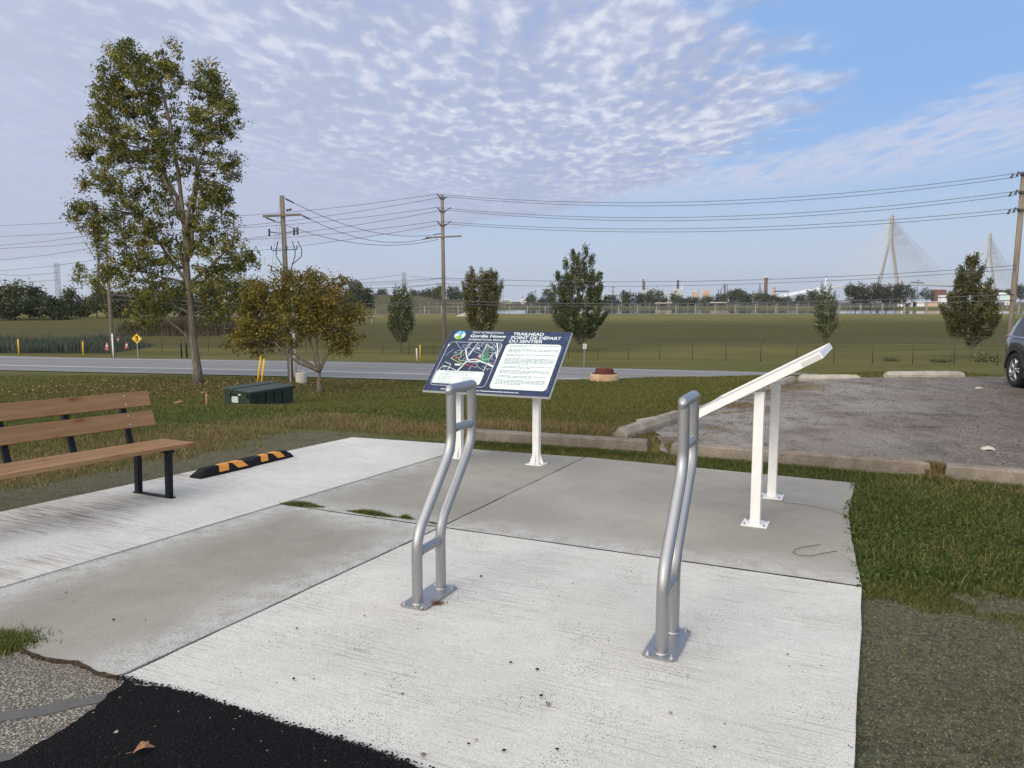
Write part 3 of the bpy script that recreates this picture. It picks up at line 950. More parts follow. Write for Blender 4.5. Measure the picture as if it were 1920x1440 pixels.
simple('edge_white', (0.50, 0.50, 0.49), 0.5, 0, 0.4, 0.06, 20)
simple('bolt_steel', (0.42, 0.42, 0.44), 0.35, 0.8, 0.5, 0.2, 60)
simple('galvanised', (0.27, 0.275, 0.28), 0.6, 0.2, 0.5, 0.15, 10)
simple('conductor', (0.10, 0.10, 0.11), 0.5, 0.5, 0.4, 0.1, 2)
simple('insulator_dark', (0.030, 0.032, 0.036), 0.3, 0, 0.5, 0.2, 20)
simple('rubber_black', (0.007, 0.007, 0.008), 0.7, 0, 0.2, 0.35, 25, bump=0.4)
simple('stripe_orange', (0.62, 0.26, 0.035), 0.5, 0, 0.4, 0.10, 30)
simple('kerb_weathered', (0.22, 0.195, 0.165), 0.9)
simple('dumpster_green', (0.011, 0.025, 0.018), 0.45, 0, 0.5, 0.25, 5)
simple('dumpster_lid', (0.040, 0.058, 0.047), 0.5, 0, 0.5, 0.15, 3)
simple('yellow_plastic', (0.72, 0.44, 0.03), 0.5)
simple('rust', (0.085, 0.026, 0.018), 0.9, 0, 0.2, 0.4, 25, bump=0.5)
simple('tyre', (0.010, 0.010, 0.011), 0.75)
simple('alloy', (0.42, 0.43, 0.45), 0.3, 0.8)
simple('car_grey', (0.030, 0.032, 0.042), 0.25, 0.35, 0.5, 0.05, 2, coat=0.9)
simple('car_trim', (0.012, 0.012, 0.014), 0.55)
simple('car_glass', (0.012, 0.014, 0.018), 0.05, 0, 0.6)
simple('chrome', (0.7, 0.7, 0.72), 0.12, 1.0)
simple('tail_red', (0.35, 0.01, 0.02), 0.15, 0, 0.6)
simple('orange_cone', (0.45, 0.13, 0.08), 0.7)
simple('white_plastic', (0.72, 0.72, 0.70), 0.5)
simple('brick_red', (0.17, 0.075, 0.05), 0.9, 0, 0.2, 0.25, 1)
simple('bridge_concrete', (0.32, 0.30, 0.265), 0.85, 0, 0.2, 0.12, 0.05)
simple('bridge_white', (0.72, 0.73, 0.74), 0.6)
simple('dark_steel', (0.07, 0.06, 0.06), 0.7)
simple('industrial_pale', (0.46, 0.47, 0.48), 0.8, 0, .3, .15, .2)
simple('industrial_tan', (0.55, 0.36, 0.24), 0.8, 0, .3, .15, .2)
simple('stack_brown', (0.10, 0.055, 0.05), 0.9, 0, .2, .2, .2)
simple('train_dark', (0.03, 0.033, 0.04), 0.8, 0, .2, .3, .2)
simple('shell_white', (0.42, 0.38, 0.32), 0.7)

# weathered concrete for kerbs and wheel stops
def weathered(name, lo, hi, moss=0.4):
    m, N = new_mat(name)
    P = obj_coord(N)
    f = N.noise(P, 3.0, 6, .7); gq = N.noise(P, 55, 5, .75)
    c = N.mix(N.ss(f, .3, .7), lo, hi)
    c = N.mix(N.m('MULTIPLY', N.ss(N.noise(P, 9.0, 6, .75), .5, .7), moss), c, (0.10, 0.08, 0.055))
    ag = N.voro(P, 60.0)
    c = N.mix(N.m('MULTIPLY', N.m('LESS_THAN', ag, 0.22), 0.6), c, tuple(v * 1.45 for v in hi))
    c = N.mix(N.m('MULTIPLY', N.ss(gq, .5, .7), .5), c, tuple(v * .45 for v in lo))
    finish(N, c, 0.92, 0, N.m('ADD', gq, N.m('MULTIPLY', ag, .5)), 0.9, 0.008, .2)
    return m
weathered('kerb_side', (0.165, 0.135, 0.110), (0.27, 0.235, 0.195))
weathered('stop_concrete', (0.20, 0.175, 0.145), (0.33, 0.295, 0.25), 0.45)
weathered('stop_pale', (0.30, 0.275, 0.235), (0.43, 0.40, 0.35), 0.25)
weathered('ring_concrete', (0.34, 0.21, 0.11), (0.52, 0.38, 0.25), 0.3)
weathered('barrel_concrete', (0.40, 0.38, 0.34), (0.50, 0.48, 0.43), 0.1)

# timber for the bench
m, N = new_mat('bench_timber')
P = obj_coord(N)
gr = N.n('ShaderNodeMapping', None, Vector=P, Scale=(1.2, 26.0, 26.0)).outputs[0]
wn = N.noise(gr, 1.0, 6, .65, .5)
w2 = N.noise(N.n('ShaderNodeMapping', None, Vector=P, Scale=(3.0, 110.0, 110.0)).outputs[0], 1.0, 3, .6)
c = N.ramp(wn, [(0.25, (0.180, 0.098, 0.042)), (0.5, (0.275, 0.158, 0.074)), (0.75, (0.355, 0.218, 0.112))])
c = N.mix(N.m('MULTIPLY', N.ss(w2, .45, .7), .3), c, (0.20, 0.09, 0.04))
kn = N.voro(N.n('ShaderNodeMapping', None, Vector=P, Scale=(2.6, 9.0, 9.0)).outputs[0], 1.0)
c = N.mix(N.m('MULTIPLY', N.ss(kn, 0.22, 0.08), .9), c, (0.085, 0.032, 0.014))
c = N.mix(N.m('MULTIPLY', N.ss(kn, 0.38, 0.20), .45), c, (0.24, 0.105, 0.045))
finish(N, c, 0.62, 0, wn, 0.35, 0.003, .3)

m, N = new_mat('pole_wood')
P = obj_coord(N)
wn = N.noise(N.n('ShaderNodeMapping', None, Vector=P, Scale=(14, 14, 0.7)).outputs[0], 1.0, 5, .65)
c = N.ramp(wn, [(0.3, (0.115, 0.095, 0.075)), (0.55, (0.21, 0.18, 0.145)), (0.75, (0.28, 0.25, 0.21))])
finish(N, c, 0.9, 0, wn, 0.5, 0.02, .2)
m, N = new_mat('tree_bark')
P = obj_coord(N)
wn = N.noise(N.n('ShaderNodeMapping', None, Vector=P, Scale=(9, 9, 1.6)).outputs[0], 1.0, 6, .7)
c = N.ramp(wn, [(0.3, (0.065, 0.052, 0.040)), (0.5, (0.155, 0.130, 0.105)), (0.7, (0.24, 0.21, 0.175))])
finish(N, c, 0.95, 0, wn, 0.9, 0.05, .15)

def leaf_mat(name, stops, trans=0.25, rough=0.55):
    m, N = new_mat(name)
    r = N.n('ShaderNodeAttribute', {'attribute_name': 'rnd'}).outputs['Fac']
    c = N.ramp(r, stops)
    finish(N, c, rough, 0, None, 0, 0, 0.2, trans=trans)
    return m
leaf_mat('leaf_poplar', [(0, (0.038, 0.052, 0.012)), (0.4, (0.105, 0.118, 0.026)), (0.7, (0.205, 0.195, 0.042)), (1, (0.35, 0.27, 0.07))])
leaf_mat('leaf_orange', [(0, (0.060, 0.058, 0.013)), (0.4, (0.150, 0.126, 0.025)), (0.75, (0.245, 0.185, 0.035)), (1, (0.35, 0.22, 0.045))])
leaf_mat('leaf_maple', [(0, (0.034, 0.050, 0.020)), (0.45, (0.080, 0.100, 0.036)), (0.75, (0.155, 0.165, 0.070)), (1, (0.38, 0.40, 0.26))])
leaf_mat('leaf_maple_red', [(0, (0.036, 0.044, 0.017)), (0.4, (0.090, 0.092, 0.032)), (0.75, (0.165, 0.140, 0.052)), (1, (0.36, 0.33, 0.21))])
leaf_mat('leaf_dark', [(0, (0.018, 0.028, 0.013)), (0.5, (0.042, 0.056, 0.022)), (0.85, (0.075, 0.086, 0.032)), (1, (0.12, 0.12, 0.05))], 0.12)
leaf_mat('leaf_mid', [(0, (0.032, 0.042, 0.016)), (0.5, (0.070, 0.080, 0.028)), (0.85, (0.115, 0.118, 0.042)), (1, (0.18, 0.165, 0.07))], 0.12)
leaf_mat('leaf_willow', [(0, (0.028, 0.034, 0.020)), (0.5, (0.055, 0.060, 0.034)), (1, (0.10, 0.10, 0.065))], 0.12)
leaf_mat('reed_leaf', [(0, (0.040, 0.055, 0.040)), (0.6, (0.075, 0.095, 0.070)), (1, (0.12, 0.13, 0.09))], 0.1)
leaf_mat('reed_dry', [(0, (0.045, 0.038, 0.022)), (0.6, (0.090, 0.072, 0.042)), (1, (0.15, 0.12, 0.07))], 0.1)
leaf_mat('blade_green', [(0, (0.034, 0.052, 0.011)), (0.45, (0.078, 0.108, 0.025)), (0.72, (0.135, 0.148, 0.042)), (0.9, (0.22, 0.190, 0.070)), (1, (0.34, 0.27, 0.13))], 0.3)
leaf_mat('blade_lawn', [(0, (0.052, 0.058, 0.013)), (0.45, (0.108, 0.112, 0.026)), (0.8, (0.165, 0.148, 0.045)), (1, (0.28, 0.22, 0.10))], 0.3)
leaf_mat('blade_dry', [(0, (0.10, 0.085, 0.032)), (0.4, (0.20, 0.148, 0.068)), (1, (0.36, 0.26, 0.14))], 0.3)
leaf_mat('fibre', [(0, (0.080, 0.060, 0.036)), (0.5, (0.160, 0.160, 0.100)), (0.88, (0.23, 0.24, 0.145)), (1, (0.46, 0.41, 0.23))], 0.0, .9)
leaf_mat('dead_leaf', [(0, (0.10, 0.055, 0.028)), (0.6, (0.20, 0.115, 0.055)), (1, (0.32, 0.21, 0.11))], 0.1)
leaf_mat('grit', [(0, (0.008, 0.008, 0.008)), (0.25, (0.013, 0.0125, 0.012)), (0.75, (0.05, 0.048, 0.045)), (0.9, (0.16, 0.14, 0.12)), (1, (0.34, 0.31, 0.27))], 0.0, .8)

# ================================================================== BIKE RACKS
def bike_rack(label):
    root = empty('bike_rack', (0, 0, 0), label, 'bike rack', group='bike racks on the white pad')
    f = Vector((0, 1, 0))       # local +Y = towards the far tube and the lean direction
    rt = 0.0305
    W_, H_ = 0.27, 1.188
    def path(y0, top_y):
        P = [(0, y0, 0.012)]
        low, up, off = 0.395, 0.835, 0.415
        P.append((0, y0, 0.20))
        def bend(a, b, c_, n=9, r=0.10):
            a, b, c_ = Vector(a), Vector(b), Vector(c_)
            p0 = b + (a - b).normalized() * r; p2 = b + (c_ - b).normalized() * r
            return [(p0 * (1 - t) ** 2 + b * 2 * t * (1 - t) + p2 * t * t) for t in [i / n for i in range(n + 1)]]
        A_, B_, C_, D_ = (0, y0, 0), (0, y0, low), (0, y0 + off, up), (0, y0 + off, top_y)
        P += bend(A_, B_, C_) + bend(B_, C_, D_) + [Vector(D_)]
        return P
    off = 0.415
    for y0 in (0.0, W_):
        mb = MB(); mb.tube(path(y0, H_), rt, 22, caps=False)
        mb.build('upright_tube', MATS['silver_paint'], root)
    mb = MB()
    # mitred top: tube with rounded ends
    mb.tube([(0, off - rt, H_ - 0.03), (0, off - rt * .86, H_ - 0.014), (0, off - rt * 0.5, H_ - 0.003), (0, off, H_), (0, off + W_, H_), (0, off + W_ + rt * .5, H_ - 0.003), (0, off + W_ + rt * .86, H_ - 0.014), (0, off + W_ + rt, H_ - 0.03)],
            [rt * .55, rt * .8, rt * .97, rt, rt, rt * .97, rt * .8, rt * .55], 22)
    mb.build('top_tube', MATS['silver_paint'], root)
    for h_, yo in ((0.304, 0.0), (0.945, off)):
        mb = MB(); mb.tube([(0, yo + 0.012, h_), (0, yo + W_ - 0.012, h_)], 0.0255, 20, caps=False)
        c_ = mb.build('cross_tube', MATS['silver_paint'], root)
        for yy_ in (yo + rt + 0.001, yo + W_ - rt - 0.001):
            mb = MB(); mb.tube([(0, yy_ - 0.003, h_), (0, yy_ + 0.003, h_)], 0.029, 20)
            mb.build('weld', MATS['silver_paint'], c_)
    # base plate
    mb = MB()
    mb.box((0, W_ / 2, 0.0065), (0.165, 0.405, 0.011), bevel=0.0)
    bmesh.ops.bevel(mb.bm, geom=[e for e in mb.bm.edges if abs((e.verts[0].co - e.verts[1].co).z) > 0.005], offset=0.016, segments=4, affect='EDGES')
    pl = mb.build('base_plate', MATS['silver_paint'], root)
    for sx in (-1, 1):
        for yy_ in (W_ / 2 - 0.175, W_ / 2 + 0.175):
            mb = MB()
            mb.lathe([(0, .0), (0.019, 0.0), (0.019, 0.002), (0.012, 0.0025), (0.012, 0.010), (0.006, 0.0105), (0.006, 0.017), (0, 0.0175)], (sx * 0.058, yy_, 0.012), 6, smooth=False)
            mb.build('anchor_bolt', MATS['bolt_steel'], pl)
    for y0 in (0, W_):
        mb = MB(); mb.lathe([(rt + .006, 0), (rt + .005, .004), (rt, .007)], (0, y0, 0.012), 22)
        mb.build('weld', MATS['silver_paint'], pl)
    return root

def slab_rot(dirv):
    """rotation that lays local XY on the slab plane with local +Y along dirv"""
    y = Vector((dirv[0], dirv[1], PA * dirv[0] + PB * dirv[1])).normalized()
    return math.atan2(-dirv[0], dirv[1])

ra = bike_rack('silver steel bike rack nearer to the bench, standing in front of the trail map sign')
pA = onslab(783, 1135); pB = onslab(1240, 1228)
ra.location = (pA.x, pA.y, pz(pA.x, pA.y) + 0.0012)
ra.rotation_euler = (0, 0, slab_rot((0.405, 0.914)))
rb = copy_tree(ra)
rb['label'] = 'silver steel bike rack closer to the camera, beside the white edge-on panel'
rb.location = (pB.x, pB.y, pz(pB.x, pB.y) + 0.0012)
# seat the plates flush on the sloping pad
for o in (ra, rb):
    for ch in o.children:
        if ch.name.startswith('base_plate'):
            n = Vector((-PA, -PB, 1)).normalized()
            n_l = Matrix.Rotation(-o.rotation_euler.z, 3, 'Z') @ n
            ch.rotation_mode = 'QUATERNION'
            ch.rotation_quaternion = Vector((0, 0, 1)).rotation_difference(n_l)

# ================================================================== TRAIL SIGN
HB = np.array([[0.03371168, 0.01579286, -38.30953136], [0.003095134, -0.0606130404, 41.97491749], [0.00366128138, 0.00449390949, 1.0]])
SW, SL = 1.568, 0.981
def bd(x, y):
    v = HB @ np.array([x, y, 1.0])
    return Vector(((v[0] / v[2] - 0.5) * SW, (v[1] / v[2] - 0.5) * SL))

FONT_OBJS = []
def text_mesh(name, body, height, mat, parent, loc, bold=0.0, width=None, thick=0.0008, align='LEFT', shear=0.0, spacing=1.0):
    cu = bpy.data.curves.new(name, 'FONT')
    cu.body = body; cu.size = 1.0; cu.extrude = 0.0; cu.offset = bold; cu.align_x = align; cu.shear = shear
    cu.space_character = spacing
    cu.resolution_u = 3
    o = bpy.data.objects.new(name, cu)
    C.objects.link(o)
    dg = bpy.context.evaluated_depsgraph_get()
    dg.update()
    me = bpy.data.meshes.new_from_object(o.evaluated_get(dg))
    bpy.data.objects.remove(o)
    bpy.data.curves.remove(cu)
    me.name = name
    co = np.array([v.co[:] for v in me.vertices])
    x0, x1 = co[:, 0].min(), co[:, 0].max()
    y0, y1 = co[:, 1].min(), co[:, 1].max()
    sy = height / 0.70                # cap height of the built-in font
    sx = sy if width is None else width / (x1 - x0)
    for v in me.vertices:
        v.co.x = (v.co.x - (x0 if align == 'LEFT' else 0)) * sx
        v.co.y = v.co.y * sy
        v.co.z = 0
    me.materials.clear()
    return link_mesh(name, me, mat, parent, loc)

def rrect(cx, cy, wx, wy, r, n=6):
    out = []
    for sx, sy, a0 in ((1, 1, 0), (-1, 1, 90), (-1, -1, 180), (1, -1, 270)):
        for i in range(n + 1):
            a = R(a0 + 90 * i / n)
            out.append((cx + sx * (wx / 2 - r) + r * math.cos(a), cy + sy * (wy / 2 - r) + r * math.sin(a)))
    return out

def flat(name, polys, z, mat, parent, th=0.0006):
    mb = MB()
    for p in polys:
        mb.prism([(q_[0], q_[1], 0) for q_ in p], z, z + th)
    return mb.build(name, mat, parent)

def strokes(segs, w):
    """polylines -> list of quads with mitre-free joints"""
    out = []
    for pl in segs:
        for a, b in zip(pl, pl[1:]):
            a, b = Vector(a), Vector(b)
            d_ = (b - a)
            if d_.length < 1e-5: continue
            d_.normalize(); n_ = Vector((-d_.y, d_.x)) * w / 2
            e_ = d_ * w * 0.35
            out.append([a - e_ - n_, b + e_ - n_, b + e_ + n_, a - e_ + n_])
    return out

def sign_posts(root, p1, p2, axis_u, topz, gusset=True):
    """two white square posts with base plates"""
    for p in (p1, p2):
        px, py = p.x, p.y
        zb = pz(px, py)
        loc = Vector((px, py, zb)) - root.location
        loc = Matrix.Rotation(-root.rotation_euler.z, 3, 'Z') @ loc
        mb = MB()
        mb.box((loc.x, loc.y, loc.z + topz / 2), (0.076, 0.076, topz), bevel=0.004)
        ps = mb.build('post', MATS['white_paint'], root)
        mb = MB()
        mb.box((loc.x, loc.y, loc.z + 0.005), (0.20, 0.20, 0.012), bevel=0.002)
        mb.build('base_plate', MATS['white_paint'], ps)
        if gusset:
            for a in range(4):
                mb = MB()
                dv = Vector((math.cos(a * math.pi / 2), math.sin(a * math.pi / 2), 0))
                nv = Vector((-dv.y, dv.x, 0)) * 0.003
                b0 = loc + dv * 0.038; 
                tri = [b0 + Vector((0, 0, .011)) - nv, b0 + dv * 0.042 + Vector((0, 0, .011)) - nv, b0 + dv * 0.040 + Vector((0, 0, .03)) - nv, b0 + dv * 0.012 + Vector((0, 0, .11)) - nv, b0 + Vector((0, 0, .15)) - nv]
                mb.extrude(tri, nv * 2)
                mb.build('gusset', MATS['white_paint'], ps)
        for sx in (-1, 1):
            for sy in (-1, 1):
                mb = MB()
                mb.lathe([(0, .0), (0.013, 0.0), (0.013, 0.002), (0.009, 0.0025), (0.009, 0.009), (0.005, 0.0095), (0.005, 0.02), (0, 0.0205)], (loc.x + sx * .075, loc.y + sy * .075, loc.z + 0.0112), 6, smooth=False)
                mb.build('anchor_bolt', MATS['bolt_steel'], ps)

fl, fr = onslab(862, 858), onslab(1006, 870)
mid = (fl + fr) / 2
yaw = -0.4193; tilt = 0.7533
root = empty('trail_map_sign', (mid.x, mid.y, pz(mid.x, mid.y)), 'slanted navy trail map sign with white text panel on two white posts', 'information sign', rz=yaw, group=None)
sign_posts(root, fl, fr, None, 1.12)
bc = Vector((-0.004, 0.004 * math.cos(tilt), 1.1565 + 0.003))
board = MB().box((0, 0, -0.016), (SW, SL, 0.030), bevel=0.002).build('board', MATS['edge_white'], root, bc)
board.rotation_euler = (tilt, 0, 0)
face = flat('printed_face', [rrect(0, 0, SW - 0.006, SL - 0.006, 0.004, 2)], 0.0, MATS['navy_panel'], board, 0.001)
# faint street-grid lines printed on the navy
def clipseg(pl, x0, x1, y0, y1):
    return [(min(max(p[0], x0), x1), min(max(p[1], y0), y1)) for p in pl]
rr = random.Random(5); sg = []
for i in range(60):
    x = rr.uniform(0.02, SW / 2 - 0.02); y = rr.uniform(SL / 2 * 0.62, SL / 2 - 0.01)
    L = rr.uniform(0.03, 0.13)
    sg.append([(x, y), (x + rr.uniform(-.008, .008), max(SL / 2 * .6, y - L))])
for i in range(22):
    x = rr.uniform(-0.3, SW / 2 - 0.2); y = rr.uniform(SL / 2 * 0.62, SL / 2 - 0.02)
    sg.append([(x, y), (min(x + rr.uniform(.05, .2), SW / 2 - .01), min(y + rr.uniform(-.01, .04), SL / 2 - .008))])
for i in range(26):
    y = rr.uniform(-SL / 2 + .02, SL / 2 * .6); x = rr.uniform(SW / 2 - .055, SW / 2 - .03)
    sg.append([(x, y), (x + rr.uniform(-.01, .02), min(y + rr.uniform(.02, .06), SL / 2 - .01))])
for i in range(24):
    x = rr.uniform(-SW / 2 + .02, SW / 2 - .12); y = rr.uniform(-SL / 2 + .008, -SL / 2 + .05)
    sg.append([(x, y), (x + rr.uniform(.03, .1), y + rr.uniform(-.004, .02))])
flat('street_pattern', strokes(sg, 0.0022), 0.0012, MATS['print_line_blue'], face, 0.0003)
Lx = lambda s_: (s_ - 0.5) * SW
Ly = lambda t_: (t_ - 0.5) * SL
# logo: disc cut by rays into blue / pale / green sectors
lc = Vector((Lx(0.096), Ly(0.912))); lr = 0.073
def sector(a0, a1, r0, r1, n=5):
    o_ = [(lc.x + 0.012, lc.y + 0.012)] if r0 == 0 else []
    pts = [(lc.x + r1 * math.cos(R(a0 + (a1 - a0) * i / n)), lc.y + r1 * math.sin(R(a0 + (a1 - a0) * i / n))) for i in range(n + 1)]
    return o_ + pts
def shrink(poly, k=0.93):
    cx = sum(p[0] for p in poly) / len(poly); cy = sum(p[1] for p in poly) / len(poly)
    return [(cx + (p[0] - cx) * k, cy + (p[1] - cy) * k) for p in poly]
flat('logo_sky', [shrink(sector(a, b_, 0, lr)) for a, b_ in ((28, 76), (76, 84), (92, 140), (140, 165))], 0.0016, MATS['print_blue'], face)
flat('logo_pale', [shrink(sector(a, b_, 0, lr)) for a, b_ in ((165, 184), (184, 205), (345, 362), (362, 388), (318, 345))], 0.0016, MATS['print_pale_blue'], face)
flat('logo_grass', [shrink(sector(a, b_, 0, lr)) for a, b_ in ((205, 228), (228, 248), (248, 266), (270, 290), (290, 318))], 0.0016, MATS['print_green'], face)
flat('logo_mast', strokes([[(lc.x + .012, lc.y - lr), (lc.x + .012, lc.y + lr)]], 0.004), 0.0019, MATS['navy_panel'], face)
def tx(body, s0, s1, t_base, cap, bold, mat='print_white', nm='lettering'):
    return text_mesh(nm, body, cap * SL, MATS[mat], face, (Lx(s0), Ly(t_base), 0.0018), bold=bold, width=(s1 - s0) * SW)
tx('PONT INTERNATIONAL', 0.197, 0.462, 0.948, 0.032, 0.004)
tx('Gordie Howe', 0.190, 0.488, 0.883, 0.046, 0.025)
tx('INTERNATIONAL BRIDGE', 0.190, 0.482, 0.827, 0.032, 0.004)
tx('TRAILHEAD', 0.541, 0.788, 0.929, 0.046, 0.022)
tx('POINT DE D\u00c9PART', 0.536, 0.934, 0.868, 0.046, 0.022)
tx('DU SENTIER', 0.534, 0.800, 0.808, 0.046, 0.022)
tx('GordieHoweInternationalBridge.com / PontInternationalGordieHowe.com', 0.145, 0.765, 0.034, 0.017, 0.03)
# text panel
tp = flat('text_panel', [rrect(Lx(0.741), Ly(0.436), 0.437 * SW, 0.705 * SL, 0.05, 8)], 0.0012, MATS['print_white'], face)
rr = random.Random(9); bars = []
t_ = 0.755
for para in (2, 3, 2, 5, 2, 3, 2, 4):
    for ln in range(para):
        s_ = 0.556; full = 0.925 if ln < para - 1 else rr.uniform(0.66, 0.84)
        while s_ < full:
            wl = rr.uniform(0.008, 0.034)
            bars.append([(Lx(s_), Ly(t_)), (Lx(s_ + wl), Ly(t_)), (Lx(s_ + wl), Ly(t_ + 0.0098)), (Lx(s_), Ly(t_ + 0.0098))])
            s_ += wl + 0.0065
        t_ -= 0.0198
    t_ -= 0.0235
flat('small_print', bars, 0.0019, MATS['print_text_grey'], face, 0.0002)
# map frame
fr_pts = rrect(Lx(0.262), Ly(0.446), 0.452 * SW, 0.700 * SL, 0.055, 8)
flat('map_frame', strokes([fr_pts + [fr_pts[0]]], 0.0045), 0.0013, MATS['print_white'], face, 0.0004)
def mp(x, y):          # measured map point
    p = bd(820 + x / 11.08, 610 + y / 11.08)
    p.x = min(max(p.x, Lx(0.042)), Lx(0.484)); p.y = min(max(p.y, Ly(0.10)), Ly(0.792))
    return p
thin = [[(640, 380), (575, 500), (510, 560)], [(490, 460), (580, 510), (640, 480), (700, 520)], [(510, 430), (600, 445), (660, 400)],
        [(730, 560), (880, 610)], [(730, 560), (850, 390)], [(780, 520), (900, 560), (940, 520)], [(800, 470), (860, 520)], [(850, 430), (830, 520)],
        [(880, 400), (920, 440), (890, 460), (850, 430)], [(940, 510), (1010, 400)], [(960, 520), (1040, 410)], [(985, 530), (1065, 420)],
        [(1010, 540), (1090, 440)], [(1040, 470), (1140, 500)], [(1060, 450), (1180, 480)], [(1080, 540), (1160, 400)], [(1110, 560), (1200, 420)],
        [(1060, 580), (1180, 590)], [(1000, 400), (1200, 560)], [(900, 390), (1100, 470)], [(1100, 390), (1200, 460)], [(1130, 600), (1100, 720), (1190, 740)],
        [(1000, 630), (1100, 650)], [(1240, 560), (1290, 470), (1320, 400)], [(1270, 400), (1260, 560)], [(1300, 400), (1310, 460)],
        [(740, 800), (810, 830), (770, 890), (700, 870)], [(620, 960), (680, 870)], [(800, 870), (950, 960)], [(910, 870), (960, 890)], [(970, 910), (1110, 920)], [(1020, 790), (1160, 795)],
        [(1010, 950), (1015, 925)], [(160, 660), (320, 520)], [(370, 380), (500, 560)], [(510, 740), (560, 680)], [(540, 590), (520, 650)], [(330, 620), (400, 590), (330, 590)],
        [(350, 570), (430, 545), (480, 560)], [(460, 850), (520, 800)], [(590, 600), (700, 540)], [(120, 950), (160, 900)], [(200, 950), (240, 900)]]
medium = [[(150, 785), (265, 830), (240, 880)], [(20, 960), (80, 890), (160, 880)], [(105, 855), (260, 900), (370, 950)], [(240, 900), (200, 940)], [(850, 700), (950, 540), (1010, 400)],
          [(930, 960), (1010, 800), (1110, 620), (1180, 570)], [(640, 610), (560, 780)], [(700, 540), (640, 620)], [(560, 560), (600, 500), (680, 390)], [(740, 490), (820, 380)], [(1180, 570), (1200, 690)], [(690, 370), (640, 440)]]
wide = [[(570, 530), (590, 690), (640, 770)], [(400, 960), (540, 820), (640, 740), (740, 720), (850, 750), (1010, 810), (1140, 860)], [(640, 780), (740, 770), (830, 780)], [(740, 490), (690, 560), (640, 630)], [(1215, 390), (1225, 520), (1200, 680)], [(800, 500), (850, 495)], [(210, 460), (240, 430)]]
flat('map_streets', strokes([[mp(*p) for p in l] for l in thin], 0.0032), 0.0014, MATS['print_white'], face, 0.0003)
flat('map_roads', strokes([[mp(*p) for p in l] for l in medium], 0.0070), 0.0014, MATS['print_white'], face, 0.0004)
flat('map_highway', strokes([[mp(*p) for p in l] for l in wide], 0.0150), 0.0014, MATS['print_white'], face, 0.0005)
flat('map_highway_end', strokes([[mp(840, 748), mp(1010, 808), mp(1140, 866)]], 0.024), 0.0014, MATS['print_white'], face, 0.0006)
flat('map_park', [[mp(*p) for p in ((960, 560), (1030, 530), (1050, 590), (1000, 640), (1070, 690), (1010, 810), (850, 740), (880, 650), (930, 620))]], 0.0014, MATS['print_dark_green'], face, 0.0007)
flat('map_park_path', strokes([[mp(*p) for p in ((900, 640), (940, 650), (900, 700), (930, 740), (1000, 720), (1060, 700))]], 0.004), 0.0014, MATS['print_white'], face, 0.0009)
flat('map_trail', strokes([[mp(*p) for p in ((540, 825), (450, 800), (270, 710), (330, 660), (440, 620), (490, 560), (470, 620), (480, 670), (420, 710), (440, 750), (540, 760))]], 0.0085), 0.0014, MATS['print_lime'], face, 0.0008)
flat('map_route', strokes([[mp(*p) for p in ((540, 820), (680, 875), (750, 750), (840, 655))]], 0.0065), 0.0014, MATS['print_red'], face, 0.0010)
def dot_(x, y, r, mat, z=0.0011):
    p = mp(x, y)
    flat('map_marker', [[(p.x + r * math.cos(k * .7854), p.y + r * math.sin(k * .7854)) for k in range(8)]], 0.0014, MATS[mat], face, z)
dot_(380, 690, .016, 'print_red'); dot_(850, 650, .015, 'print_white'); dot_(850, 650, .010, 'print_red', .0013); dot_(545, 805, .009, 'print_white', .0013)
flat('legend_panel', [rrect(Lx(0.242), Ly(0.226), 0.396 * SW, 0.200 * SL, 0.03, 6)], 0.0014, MATS['print_white'], face, 0.0012)
bars = []
for r0, q0_, q1_, n_ in ((0.300, 0.125, 0.36, 1), (0.272, 0.085, 0.23, 2), (0.232, 0.085, 0.20, 2), (0.192, 0.085, 0.19, 2), (0.152, 0.085, 0.21, 2), (0.272, 0.29, 0.35, 2), (0.225, 0.285, 0.42, 4)):
    for ln in range(n_):
        s_ = q0_
        while s_ < q1_ - ln * .02:
            wl = rr.uniform(0.006, 0.025)
            t2 = r0 - ln * 0.0165
            bars.append([(Lx(s_), Ly(t2)), (Lx(s_ + wl), Ly(t2)), (Lx(s_ + wl), Ly(t2 + (.010 if n_ == 1 else .006))), (Lx(s_), Ly(t2 + (.010 if n_ == 1 else .006)))])
            s_ += wl + 0.005
bars += [[(Lx(a), Ly(b_)), (Lx(a + w_), Ly(b_)), (Lx(a + w_), Ly(b_ + h_)), (Lx(a), Ly(b_ + h_))] for a, b_, w_, h_ in ((.27, .262, .009, .016), (.255, .218, .022, .006), (.062, .228, .009, .009), (.055, .188, .014, .006), (.062, .143, .008, .014))]
flat('legend_print', bars, 0.0027, MATS['print_text_grey'], face, 0.0002)

# ---- second sign, seen from its edge
pf, pb = onslab(1416, 983), onslab(1447, 932)
wv = (pb - pf); wv.z = 0; wv.normalize()
yaw2 = math.atan2(wv.y, wv.x)              # local +X runs away from the camera
m2 = (pf + pb) / 2
root2 = empty('edge_on_sign', (m2.x, m2.y, pz(m2.x, m2.y)), 'white tilted sign panel seen edge-on, on two white posts beside the parking lot', 'information sign', rz=yaw2)
sign_posts(root2, pf, pb, None, 1.08, gusset=False)
